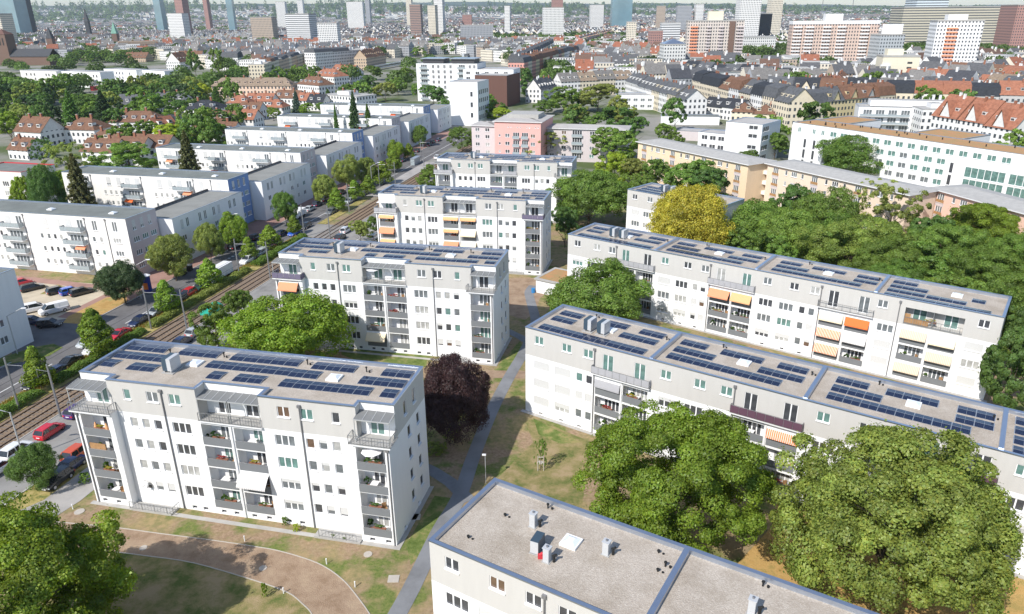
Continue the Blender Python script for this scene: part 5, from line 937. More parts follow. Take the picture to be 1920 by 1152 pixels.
for (root, short, a, b, yf, yb, z, f, colname) in LOG:
    rz = root.rotation_euler.z; w = b-a; place = 'in %s %s loggia, %s' % (ORD[f], colname, short)
    if short == 'foreground block' or (short == 'fourth left block' and rg.random() < .5): continue
    if 'fourth' in colname and short == 'middle right block': continue
    if rg.random() < .5:
        kn = rg.choice(list(FLW)); t = thing('planter_box', '%s planter %s' % (kn, place), 'planter', loc_of(root, a+w*rg.uniform(.3, .7), yf+.28, z+.70), rz, 'planter boxes in loggias'); link('planter', BOXM, t); link('foliage', PR['tiny'][rg.randrange(3)][0], t, (0, 0, .1), scale=(1.3, .5, .45), color=FLW[kn])
    if rg.random() < .5:
        t = thing('potted_plant', 'green pot plant %s' % place, 'potted plant', loc_of(root, a+w*rg.uniform(.08, .35), yf+rg.uniform(.4, .8), z), rz, 'potted plants in loggias'); link('pot', PM, t); link('foliage', PR['tiny'][rg.randrange(3)][0], t, (0, 0, .2), scale=(.8, .8, rg.uniform(.9, 1.4)), color=FLW[rg.choice(['green leafy', 'dark leafy'])])
    if rg.random() < .45:
        t = thing('table', 'white table %s' % place, 'table', loc_of(root, a+w*rg.uniform(.4, .6), yf+.7, z), rz, 'tables in loggias'); link('table_top', TT, t); link('leg', TL, t)
    if rg.random() < .45:
        t = thing('chair', 'wooden chair %s' % place, 'chair', loc_of(root, a+w*rg.uniform(.68, .85), yf+.75, z), rz+rg.uniform(-1, 1), 'chairs in loggias'); link('seat', SEAT, t); link('backrest', BACK, t); link('leg_frame', LEGS, t)
def parasol(root, x, y, z, lab): t = thing('parasol', lab, 'parasol', loc_of(root, x, y, z), .3); link('canopy', CAN, t); link('pole', POLE, t)
parasol(ABL[0], 34.7, .5, 9.15, 'white parasol in the right end third-floor loggia of nearest left block'); parasol(ABL[1], 16.6, 1.7, 12.15, 'white parasol on the middle terrace of second left block')
r = ABL[2]; t = thing('party_tent', 'white fabric tent on the left terrace of third left block', 'tent', loc_of(r, 2.2, .8, 12.15), -.226); mb = MB(); q = [(-2, -.8, 2.0), (2, -.8, 2.0), (2, .9, 2.0), (-2, .9, 2.0)]
for i in range(4): mb.face([q[i], q[(i+1) % 4], (0, 0, 2.9)], 'white_cloth')
mb.obj('canopy', t)
for x in (-1.9, 1.9):
    for y in (-.7, .8): mb = MB(); mb.tube([(x, y, 0), (x, y, 2)], .03, 5, 'alu'); mb.obj('leg', t)
r = ABL[0]; mb = MB(); mb.box(-1.4, -.05, 0, .6, .05, 1.55, 'wood'); o = link('wooden_screen', mb.mesh('wooden_screen')); o.location = loc_of(r, 2.3, .15, 6.4); o.rotation_euler.z = -.226; tag(o, 'light wooden slat screen in the left end second-floor loggia, nearest left block', 'screen')
for i, (xx, yy) in enumerate(((2.0, .4), (3.4, .4))): mb = MB(); mb.tube([(0, 0, 0), (0, 0, .9)], [.28, .05], 10, 'awning_peach'); o = link('toy_cone', mb.mesh('toy_cone')); o.location = loc_of(r, xx, yy, 9.95-.3); tag(o, 'orange cone in the left end third-floor loggia, %s of two' % ('left', 'right')[i], 'cone')
mb = MB(); mb.tube([(0, 0, 0), (0, -.12, .02)], [.42, .36], 14, 'slab_white'); mb.tube([(0, -.12, 0), (0, -.5, .0)], .03, 5, 'steel'); o = link('satellite_dish', mb.mesh('satellite_dish')); o.location = loc_of(r, 6.7, .55, 2.9); o.rotation_euler.z = -.5; tag(o, 'round satellite dish on a ground-floor window of nearest left block', 'satellite dish')
HAZE = 4.5e-5
# ---------------------------------------------------------------- other buildings near by
def gen_block(name, label, cat, o, rot, L, Wd, H, faces, wm, roofm='roof_felt', group=None, par=('flashing', .25), zcut=(), mf=None, wins=True, rng=None, eave=0, base=None):
    "faces: {'front': [(x, z, w, h, k, name, depth, pane)]}"
    rng = rng or random.Random(int(o[0]*3+o[1])); root = thing(name, label, cat, (o[0], o[1], 0), rot, group); mb = MB(); fn = mf or (lambda z: wm)
    todo = []
    for fk in ('front', 'right', 'back', 'left'):
        (fx, fy), u, n, rz = FACES[fk]; O = (fx*L, fy*Wd); ln = L if fk in ('front', 'back') else Wd; lst = faces.get(fk, []); wmm = faces.get(fk+'_mat')
        holes = [(a[0], a[1], a[0]+a[2], a[1]+a[3]) for a in lst if a[0] > .05 and a[0]+a[2] < ln-.05]
        wall_face(mb, O, u, n, ln, 0, H, holes, (lambda z, w=wmm: w) if wmm else fn, zcut, .12)
        for a in lst:
            if a[0] > .05 and a[0]+a[2] < ln-.05: todo.append((O, u, n, rz)+tuple(a))
    mb.obj('wall', root)
    for k in range(int(L//8)+1):
        for j in range(int(Wd//8)+1): q = loc_of(root, min(k*8+4, L), min(j*8+4, Wd), 0); OCC.append((q.x, q.y, 7))
    for t in todo:
        O, u, n, rz, x, z, w, h, k = t[:9]; nm = t[9] if len(t) > 9 else 'window'; pm = t[10] if len(t) > 10 else None; sh = t[11] if len(t) > 11 else 0
        window(root, O, u, n, rz, x, z, w, h, k, .12, rng, sh, pm, True, name=nm)
    if roofm:
        rf = MB(); out = [(0, 0), (L, 0), (L, Wd), (0, Wd)]
        if eave:
            e = eave; rf.box(-e, -e, H, L+e, Wd+e, H+.22, 'slab_white', None, 't'); r = [(-e, -e, H+.22), (L+e, -e, H+.22), (L+e, Wd+e, H+.22), (-e, Wd+e, H+.22)]; a, b = (Wd*.5, Wd/2, H+1.1), (L-Wd*.5, Wd/2, H+1.1)
            rf.face([r[0], r[1], b, a], roofm); rf.face([r[1], r[2], b], roofm); rf.face([r[2], r[3], a, b], roofm); rf.face([r[3], r[0], a], roofm); rf.obj('roof', root)
        else:
            rf.face([(a, b, H-.25) for a, b in out], roofm); rf.obj('roof', root)
            if par: rk = MB(); ring(rk, out, par[1], .06, H-.06, H+.04, par[0]); rk.obj('parapet', root)
    return root
WP = [(-80.1, 148.8), (-72.4, 187.0), (-64.0, 225.5), (-56.0, 264.8), (-47.5, 301.5), (-39.2, 342.0)]
wrot = -.245
for i, (wx, wy) in enumerate(WP):
    L, Wd, H = (62 if i == 0 else 51), 9.2, 13.1; c, s = math.cos(wrot), math.sin(wrot); o = (wx-L*c, wy-L*s); rngw = random.Random(i+5); fr = []
    def X(d, w): return L-d-w/2
    for z in (1.9, 4.75, 7.6):
        fr.append((X(3, 2.0), z, 2.0, 1.15, 3))
        for d in (7.0, 8.8): fr.append((X(d, .8), z, .8, 1.15, 1))
        for m_ in range(3):
            for d in (17.2, 18.8, 20.4, 22.2): fr.append((X(d+15.8*m_, .8), z, .8, 1.15, 1, 'window', rngw.choice(['pane_dark', 'pane_mid', 'pane_curtain'])))
            fr.append((X(13.1+15.8*m_, 3.6), z-.4, 3.6, 1.7, 4, 'balcony_door', 'pane_mid'))
    for d in (3, 8): fr.append((X(d, 1.2), 10.1, 1.2, 2.2, 2, 'window', 'pane_mid', rngw.choice([0, .98])))
    for m_ in range(3):
        for d in (17.4, 20.6): fr.append((X(d+15.8*m_, 1.25), 10.1, 1.25, 2.2, 2, 'window', 'pane_mid', rngw.choice([.98, .98, .75])))
        fr.append((X(11.6+15.8*m_, 1.5), 10.1, 1.5, 2.2, 2, 'balcony_door', 'pane_mid', rngw.choice([0, .98]))); fr.append((X(14.6+15.8*m_, 1.5), 10.1, 1.5, 2.2, 2, 'balcony_door', 'pane_mid', .98))
    gb = [(y-.5, 10.2, 1.0, 2.1, 2, 'window', 'pane_mid', rngw.choice([0, 0, .7])) for y in (2.1, 4.5, 6.9)]+[(y-.9, z, 1.8, 1.15, 3, 'window', rngw.choice(['pane_mid', 'pane_green'])) for y in (2.2, 4.9, 7.5) for z in (7.6, 4.75, 1.9)]
    gm = ['lilac_render', 'blue_render'][i % 2]; col = ['lilac', 'blue'][i % 2]; od = ['nearest', 'second', 'third', 'fourth', 'fifth', 'farthest'][i]
    root = gen_block('terrace_block', '%s long white terrace block with %s gable wall at the tram street' % (od, col), 'apartment block', o, wrot, L, Wd, H, {'front': fr, 'right': gb, 'right_mat': gm}, 'pale_render', 'roof_felt', 'white terrace blocks with coloured gables')
    for m_ in range(3):
        xa, xb = L-15.9-15.8*m_, L-10.6-15.8*m_
        for f, z in enumerate((1.35, 4.2, 7.05, 9.95)):
            sl = MB(); sl.box(xa, -1.25, z-.16, xb, -.002, z, 'slab_white'); sl.obj('balcony_slab', root); railing('railing', root, [(xa+.05, -.03), (xa+.05, -1.2), (xb-.05, -1.2), (xb-.05, -.03)], z, 1.0, .6, fill='glass_panel')
        downpipe(root, xb+.3, -.08, .1, 12.8)
        for f in range(3):
            if rngw.random() < .45: xx = xa+rngw.choice([.1, 2.7]); awning(root, xx, xx+2.5, -.02, (4.05, 6.9, 9.7)[f], 1.1, .75, rngw.choice(['awning_orange', 'awning_orange', 'awning_salmon', 'awning_cream']))
    downpipe(root, L-5.1, -.08, .1, 12.8)
    for k, d in enumerate((6.5, 22.5, 38)): skylight('skylight dome, %s from street, on the %s white terrace block' % (('first', 'second', 'third')[k], od), loc_of(root, L-d, 4.2, H-.24), wrot, .55)
    # lower block along the street
    qx, qy = wx+5.6, wy+8.7; a2 = wrot+.01; Wl = 9.6; c, s = math.cos(a2), math.sin(a2); o2 = (qx-Wl*c, qy-Wl*s); Ll = 27.0 if i < 5 else 20; H2 = 10.7
    rf_ = [(y-.5, 7.7, 1.0, 2.1, 2, 'window', 'pane_mid', rngw.choice([0, 0, .98])) for y in (3, 5, 9.6, 11.6, 15, 17, 21.6, 23.6) if y < Ll-1]+[(y-.7, z, w, 1.2, 2, 'window') for z in (5.0, 2.2) for y, w in ((3.2, 1.4), (7, .9), (9.8, 1.4), (15.5, 1.4), (19, .9), (22.5, 1.4)) if y < Ll-2]
    r2 = gen_block('terrace_block', 'lower %s white street block joined behind the %s terrace gable' % (('first', 'second', 'third', 'fourth', 'fifth', 'last')[i], col), 'apartment block', o2, a2, Wl, Ll, H2, {'right': rf_}, 'white_render', 'roof_felt_low', 'lower white street blocks')
    mb = MB(); mb.box(-.1, 0, H2-.2, .25, Ll, H2+.35, 'frame_dark'); mb.obj('wind_screen', r2)
# left edge building
a = ST(-34, -33.5); fr = []
rf_ = [(y, z, 1.5, 1.25, 2, 'window', 'pane_mid') for z in (1.9, 4.75, 7.6, 10.2) for y in (1.5, 5.5, 10.5, 14.5, 20, 24, 30, 34, 39.5, 44)]
gen_block('apartment_block', 'white apartment block cut by the left edge, in the shade', 'apartment block', a, -.226, 12, 50, 13.3, {'right': rf_, 'back': [(x, z, 1.4, 1.2, 2) for x in (2, 7) for z in (1.9, 4.75, 7.6)]}, 'white_render', 'roof_felt')
# small block far left
q = P(-60, 318, 11); gen_block('apartment_block', 'small apartment block with red roof edge at the left picture edge', 'apartment block', (q.x, q.y), -.26, 19, 12, 11, {'front': [(x, z, 2.2, 1.5, 3, 'balcony_door') for x in (1.5, 6.5, 11.5, 15.5) for z in (1, 3.8, 6.6)], 'right': [(4, z, 1.2, 1.2, 2) for z in (1.9, 4.7, 7.5)]}, 'offwhite_render', 'roof_felt', None, ('red_thing', .25))
# peach building in three stepped lengths
def french(fl, x, f, z0): fl.append((x, z0+.25, 1.9, 2.1, 3, 'french_window', 'pane_mid'))
for i, (p1, p2, L, wm, lab) in enumerate([((1197, 266), (1403, 309), 47, 'peach_render', 'left, yellowest length of the long peach building with overhanging roof'), ((1440, 307), (1697, 364), 43.5, 'blush_render', 'middle length of the long peach building with overhanging roof'), ((1747, 353), (1920, 400), 52, 'rose_render', 'right, rose-coloured length of the long peach building, orange awning')]):
    A = P(*p1, 12.4); B = P(*p2, 12.4); rot = math.atan2(B.y-A.y, B.x-A.x); fl = []; fr_x = []
    for f in range(4):
        z0 = .7+2.9*f; x = 2.2
        while x < L-3:
            french(fl, x, f, z0); fr_x.append((x, z0))
            for dx, w, k in ((4.3, .8, 1), (6.5, 1.9, 3), (9.9, .8, 1)):
                if x+dx+w < L-1: fl.append((x+dx, z0+.95, w, 1.25, k, 'window', random.Random(int(x*7+f)).choice(['pane_mid', 'pane_dark', 'pane_curtain']), .9 if (int(x)+f) % 4 == 3 and k == 3 else 0))
            x += 13.4
    root = gen_block('apartment_block', lab, 'apartment block', (A.x, A.y), rot, L, 10, 12.3, {'front': fl}, wm, 'concrete', 'three lengths of the peach building', None, eave=.7)
    for x, z0 in fr_x:
        mb = MB(); mb.box(x-.15, -.14, z0+.2, x+2.05, -.08, z0+.95, 'wood'); mb.obj('balustrade', root)
        mb = MB(); mb.box(x-.25, -.03, z0-.65, x+2.15, -.005, z0+.18, 'lilac_render'); mb.obj('apron', root)
    if i: 
        for f in range(3): mb = MB(); mb.box(-3.2, .6, 2.9*f+3.3, -.01, 4, 2.9*f+4.3, 'pale_render'); mb.obj('corner_balcony', root)
        if i == 2: awning(root, -3.1, -.1, .6, 8.6+.3, 1.1, .8, 'awning_orange')
# pink complex
def seg(p1, p2, z, D, H, lab, wm, front, roofm='roof_felt_light', eave=.6, grp=None):
    A = P(*p1, z); B = P(*p2, z); rot = math.atan2(B.y-A.y, B.x-A.x); L = math.hypot(B.x-A.x, B.y-A.y); return gen_block('apartment_block', lab, 'apartment block', (A.x, A.y), rot, L, D, H, {'front': front(L)}, wm, roofm, grp, None, eave=eave)
def fgrid(L, zs, xs, w=1.7, h=1.3, k=2, pm=None): return [(x, z, w, h, k, 'window', pm) for z in zs for x in xs if x+w < L-.3]
seg((884, 236), (928, 237.5), 12, 12, 12, 'grey-lilac left wing of the pink apartment house', 'lilac_render', lambda L: fgrid(L, (1.6, 4.5, 7.4, 10), (1.5, 5.5)), grp='wings of the pink apartment house')
r = seg((927, 228), (1014, 230.5), 15.3, 20, 15.3, 'pink middle house, taller than its two grey wings', 'pink_render', lambda L: fgrid(L, (1.3, 4.2, 7.1, 10), (1.5,), .8, .8, 1)+fgrid(L, (1.1, 4.0, 6.9, 9.8), (4, 13.6))+fgrid(L, (.9, 3.8, 6.7, 9.6), (7, 10.3), 2.4, 2.0, 3, 'pane_dark')+fgrid(L, (13.2,), (5, 6, 8.5, 9.5, 12, 13, 15.2, 16.2), .45, .5, 1))
for x in (6.9, 10.2):
    for z in (3.5, 6.4, 9.3): mb = MB(); mb.box(x, -.8, z, x+2.6, -.003, z+.12, 'slab_white'); mb.box(x, -.82, z+.12, x+2.6, -.78, z+1.1, 'glass_panel'); mb.obj('balcony', r)
mb = MB(); mb.box(3, 6, 15.5, 15, 16, 17.3, 'concrete'); mb.obj('roof_house', r)
r = seg((1026, 241), (1176, 245), 12, 11, 12, 'grey-lilac right wing of the pink apartment house behind trees', 'lilac_render', lambda L: fgrid(L, (1.6, 4.5, 7.4, 10), (1, 5.5, 16, 20, 25, 29.5))+fgrid(L, (1.1, 4.0, 6.9, 9.5), (9.5,), 3.6, 2.0, 4, 'pane_dark'), grp='wings of the pink apartment house')
for z in (3.4, 6.3, 9.1): mb = MB(); mb.box(9.3, -.7, z, 13.3, -.003, z+.12, 'slab_white'); mb.box(9.3, -.72, z+.12, 13.3, -.68, z+1.1, 'glass_panel'); mb.obj('balcony', r)
# white office with planted roof
A = P(1487, 229, 16); B = P(1920, 290, 16); rot = math.atan2(B.y-A.y, B.x-A.x); fl = []
for x in [2.5, 8.5, 12]+[15.5+3.9*k for k in range(15)]: fl.append((x, 13.0, 2.4 if x > 13 else 1.2, 1.6, 2, 'window', 'pane_green'))
for z in (10.0, 7.0, 4.0, 1.2):
    for x in [13.5+3.9*k for k in range(11)]: fl.append((x, z, 2.5, 1.6, 2, 'window', random.Random(int(x+z)).choice(['pane_green', 'pane_mid'])))
for x in (5.4, 9.2, 56.5): 
    for z in (1, 4.5, 8): fl.append((x, z, 1.1, 3.0, 1, 'window', 'pane_dark'))
for x in (61, 73, 85):
    for z in (.8, 4.2, 7.6): fl.append((x, z, 11, 2.9, 6, 'glazing', 'pane_green'))
off = gen_block('office_building', 'long white office building with rust-coloured planted roof and rows of windows', 'office building', (A.x, A.y), rot, 98, 12, 16, {'front': fl, 'left': [(2+4*k, z, 2, 1.5, 2) for k in range(2) for z in (1.5, 5, 8.5, 13)]}, 'white_render', 'green_roof')
mb = MB(); mb.box(-3.5, -1.2, 0, 97, -.004, 12.3, 'white_render', 'concrete'); 
for nm, x0, x1, y1 in (('left_wing', 0, 13, 30), ('middle_wing', 36, 52, 27), ('right_wing', 74, 98, 24)):
    mb = MB(); mb.box(x0, 12.01, 0, x1, y1, 15.7, 'white_render', 'green_roof', 'f'); ring(mb, [(x0, 12.02), (x1, 12.02), (x1, y1), (x0, y1)], .3, .05, 15.8, 16.0, 'flashing'); mb.obj('wing', off)
rg = random.Random(8)
for k in range(26): a, b = rg.uniform(2, 96), rg.uniform(2, 10); mb = MB(); mb.tube([(a, b, 15.75), (a, b, 16.4)], .18, 6, 'black'); mb.obj('vent', off)
# white cube and low neighbours
def boxb(px, py, z, L, D, rotd, label, wm='white_render', roofm='roof_felt_light', faces=None, cat='building', nm='building', group=None, eave=0):
    A = P(px, py, z); return gen_block(nm, label, cat, (A.x, A.y), R_(rotd), L, D, z, faces or {}, wm, roofm, group, ('flashing', .3), eave=eave)
boxb(1362, 228, 14, 14, 16, -42, 'white cube-shaped office block with dark strip windows', faces={'front': [(9, z, 3.4, 1.4, 2, 'window', 'pane_dark') for z in (1, 5, 9, 12)], 'right': [(1, z, 5, 1.8, 3, 'window', 'pane_dark') for z in (1, 4.5, 8, 11.2)]})
boxb(1310, 247, 7, 13, 9, -42, 'low white building left of the white cube', faces={'front': [(1.5+3.6*k, z, 2.6, 1.7, 2, 'window', 'pane_dark') for k in range(3) for z in (.8, 4.2)]})
boxb(1155, 178, 8, 22, 14, -12, 'white two-storey building with reddish roof terrace', roofm='concrete', faces={'front': [(2+4*k, z, 2.4, 1.5, 2, 'window', 'pane_mid') for k in range(5) for z in (1.2, 4.6)]})
boxb(1108, 111, 5.5, 62, 14, -1, 'long low white shed beyond the trees', faces={'front': [(2+5*k, 2, 3.6, 1.2, 2, 'window', 'pane_dark') for k in range(12)]})
boxb(1240, 218, 4, 28, 9, -10, 'low white garage row behind the peach building', roofm='roof_felt')
boxb(1270, 245, 4, 22, 9, -25, 'grey low sheds before the white cube', 'lilac_render')
boxb(842, 153, 21, 15, 15, -20, 'plain white tower-like block beside dark brick building', faces={'right': [(1.5+2.6*k, z, 1.8, 2.2, 2, 'window', 'pane_dark') for k in range(5) for z in (3, 7, 11, 15)], 'front': [(11, z, 1.4, 2.4, 1, 'window', 'pane_dark') for z in (4, 9, 14)]})
boxb(868, 130, 20, 32, 18, -14, 'rear white apartment wing right of the balcony tower', faces={'front': [(x, z, 2.5, 1.6, 2, 'window', 'pane_dark') for x in (2, 8, 14, 20, 26) for z in [1.5+3.1*k for k in range(6)]]})
r = boxb(780, 119, 23, 40, 20, -14, 'tall white apartment house with pale glass balconies and roof pavilions', faces={'front': [(x, z, 1.5, 2.0, 2, 'window', 'pane_dark') for x in (10.5, 14, 18, 22, 34.5, 37.5) for z in [1.5+3.1*k for k in range(7)]]+[(x, z, 4.2, 2.2, 3, 'balcony_door', 'pane_mid') for x in (3, 28) for z in [1.5+3.1*k for k in range(7)]]})
for x in (2.5, 27.5):
    for k in range(7): z = 1.3+3.1*k; mb = MB(); mb.box(x, -1.4, z-.15, x+5.4, -.003, z, 'slab_white'); mb.box(x, -1.42, z, x+5.4, -1.36, z+1.05, 'glass_panel'); mb.obj('balcony', r)
for k, (x0, x1) in enumerate(((3, 17), (22, 37))): mb = MB(); mb.box(x0, 4, 23, x1, 16, 25.4, 'frame_dark', None); mb.box(x0-1, 3, 25.4, x1+1, 17, 25.8, 'flashing'); mb.obj('roof_pavilion', r)
boxb(890, 141, 18, 20, 26, -18, 'dark brick building with blank walls beside the white tower-like block', 'brick_dark', 'concrete')
# long white modern blocks by the railway, upper left
for k, (p1, p2, cm) in enumerate((((37, 132), (105, 134), 'offwhite_render'), ((106, 133), (187, 136), 'white_render'), ((194, 129), (255, 132), 'white_render'), ((262, 131), (308, 134), 'white_render'))):
    A = P(*p1, 12); B = P(*p2, 12); L = math.hypot(B.x-A.x, B.y-A.y); rgk = random.Random(k); gen_block('apartment_block', 'white flat-roofed block by the railway, upper left, %s from the left' % ('first', 'second', 'third', 'fourth')[k], 'apartment block', (A.x, A.y), math.atan2(B.y-A.y, B.x-A.x), L, 12, 12, {'front': [(x, z, 1.6, 2.0, 1, 'window', 'pane_dark') for z in (1.5, 4.6, 8) for x in [2+4.5*j+rgk.uniform(-1, 1) for j in range(int(L/4.6))] if rgk.random() < .6]}, cm, 'roof_felt_light', 'white blocks by the railway')
# ---------------------------------------------------------------- houses
HC = {}
def house_meshes(L, D, he, hr, roof, chim, dorm, sd):
    key = (L, D, he, hr, roof, chim, dorm, sd)
    if key in HC: return HC[key]
    rg = random.Random(sd); w = MB(); r = MB(); e = .45; hL, hD = L/2, D/2; cs = [(-hL, -hD), (hL, -hD), (hL, hD), (-hL, hD)]
    for i in range(4):
        a, b = cs[i], cs[(i+1) % 4]; ln = L if i % 2 == 0 else D; w.face([(a[0], a[1], 0), (b[0], b[1], 0), (b[0], b[1], he), (a[0], a[1], he)], 'wall_windows', [(.3, .35), (ln+.3, .35), (ln+.3, he+.35), (.3, he+.35)])
    if roof in ('gable', 'cross'):
        for s in (-1, 1): w.face([(s*hL, -hD*s, he), (s*hL, hD*s, he), (s*hL, 0, he+hr)][::1], 'tinted')
        zt = he+hr+.12; ze = he-e*hr/hD+.12; t = .14
        r.face([(-hL-e, -hD-e, ze), (hL+e, -hD-e, ze), (hL+e, 0, zt), (-hL-e, 0, zt)], 'roof_tiles'); r.face([(hL+e, hD+e, ze), (-hL-e, hD+e, ze), (-hL-e, 0, zt), (hL+e, 0, zt)], 'roof_tiles')
        r.face([(hL+e, -hD-e, ze), (hL+e, hD+e, ze), (hL+e, 0, zt)], 'tinted') if False else None
        for s in (-1, 1): r.face([(s*(hL+e), -hD-e, ze-t), (s*(hL+e), -hD-e, ze), (s*(hL+e), 0, zt), (s*(hL+e), 0, zt-t)], 'roof_tiles'); r.face([(s*(hL+e), hD+e, ze-t), (s*(hL+e), hD+e, ze), (s*(hL+e), 0, zt), (s*(hL+e), 0, zt-t)], 'roof_tiles')
        if roof == 'cross':
            k = hL*.42; w.face([(-k, -hD-.02, he), (k, -hD-.02, he), (0, -hD-.02, he+hr*.75)], 'tinted'); r.face([(-k-.3, -hD-.5, he-.2), (0, -hD-.5, he+hr*.8), (0, -hD*.2, he+hr*.8)], 'roof_tiles'); r.face([(k+.3, -hD-.5, he-.2), (0, -hD*.2, he+hr*.8), (0, -hD-.5, he+hr*.8)], 'roof_tiles')
    elif roof == 'hip':
        q = [(-hL-e, -hD-e, he), (hL+e, -hD-e, he), (hL+e, hD+e, he), (-hL-e, hD+e, he)]; a, b = (-hL+hD*.85, 0, he+hr), (hL-hD*.85, 0, he+hr); r.face([q[0], q[1], b, a], 'roof_tiles'); r.face([q[1], q[2], b], 'roof_tiles'); r.face([q[2], q[3], a, b], 'roof_tiles'); r.face([q[3], q[0], a], 'roof_tiles'); r.face(q[::-1], 'tinted')
    elif roof == 'mansard':
        q = [(-hL-.2, -hD-.2, he), (hL+.2, -hD-.2, he), (hL+.2, hD+.2, he), (-hL-.2, hD+.2, he)]; m_ = [(-hL, -hD+1.2, he+hr*.75), (hL, -hD+1.2, he+hr*.75), (hL, hD-1.2, he+hr*.75), (-hL, hD-1.2, he+hr*.75)]; a, b = (-hL, 0, he+hr), (hL, 0, he+hr)
        for i in range(4): r.face([q[i], q[(i+1) % 4], m_[(i+1) % 4], m_[i]], 'roof_tiles')
        r.face([m_[0], m_[1], b, a], 'roof_tiles'); r.face([m_[2], m_[3], a, b], 'roof_tiles'); r.face([m_[1], m_[2], b], 'roof_tiles'); r.face([m_[3], m_[0], a], 'roof_tiles')
    else:
        r.box(-hL-.1, -hD-.1, he, hL+.1, hD+.1, he+.3, 'concrete'); 
        if rg.random() < .7: r.box(-hL*.4, -hD*.5, he+.31, hL*.3, hD*.4, he+2.3, 'slab_white', 'concrete')
    ch = []; c = MB()
    if chim:
        x = rg.uniform(-.6, .6)*hL; c.box(-.45, -.35, 0, .45, .35, 2.0, 'terracotta' if sd % 3 else 'slab_white'); c.box(-.5, -.4, 2.0, .5, .4, 2.15, 'concrete'); ch = [(x, rg.choice([-1, 1])*.12*hD, he+hr*.86)]
        if L > 11: ch.append((-x*.8, 0, he+hr*.9))
    dm = MB(); dl = []
    if dorm and roof != 'flat':
        dm.box(-.9, -1.4, 0, .9, 1.2, 1.5, 'tinted', 'slate'); dm.face([(-.7, -1.42, .45), (.7, -1.42, .45), (.7, -1.42, 1.25), (-.7, -1.42, 1.25)], 'pane_dark'); nd = max(1, int(L/4.5)); y = -hD*.5
        for k in range(nd): dl.append((-hL+L*(k+.5)/nd, y, he+hr*.5*.55))
    HC[key] = (w.mesh('wall'), r.mesh('roof'), c.mesh('chimney') if chim else None, ch, dm.mesh('dormer') if dl else None, dl); return HC[key]
RC = {'brown': (.21, .115, .075), 'red': (.37, .16, .10), 'slate': (.12, .125, .135), 'grey': (.20, .19, .18), 'dark': (.045, .05, .06), 'tan': (.30, .23, .17)}
WCs = {'white': (.74, .73, .71), 'cream': (.68, .60, .46), 'grey': (.45, .44, .43), 'pink': (.62, .30, .25), 'yellow': (.66, .55, .32), 'tan': (.50, .38, .27), 'peach': (.70, .52, .40), 'rust': (.36, .14, .09)}
def house(x, y, rot, L, D, he, hr, roof, rc, wc, label=None, group=None, dorm=True, chim=True, sd=0, fine=True):
    m_ = house_meshes(L, D, he, hr, roof, chim, dorm, sd); t = thing('house', label or 'x', 'house', (x, y, 0), rot, group)
    link('wall', m_[0], t, color=WCs[wc]); ro = link('roof', m_[1], t, color=RC[rc])
    for c in m_[3]: link('chimney', m_[2], ro, c)
    for c in m_[5]: link('dormer', m_[4], ro, c, color=WCs[wc])
    OCC.append((x, y, max(L, D)*.62)); return t
RN = {'gable': 'gabled', 'cross': 'cross-gabled', 'hip': 'hip-roofed', 'mansard': 'mansard-roofed', 'flat': 'flat-roofed'}
CN = {'slate': 'slate-grey', 'dark': 'dark-grey', 'grey': 'light grey'}
def hdesc(roof, rc, wc, kind='house'): return ('%s flat-roofed %s' % (wc, kind)) if roof == 'flat' else '%s house, %s %s roof' % (wc, CN.get(rc, rc), {'gable': 'gabled', 'cross': 'cross-gabled', 'hip': 'hipped', 'mansard': 'mansard'}[roof])
def HS(px, py, L, D, he, hr, rotd, roof, rc, wc, label=None, dorm=True, sd=1):
    p = P(px, py, he); L *= 1.18; D *= 1.15; t = house(p.x, p.y, R_(rotd), L, D, he, hr, roof, rc, wc, label, None, dorm, True, sd)
    if not label: DEFER.append((t, hdesc(roof, rc, wc)))
    return t
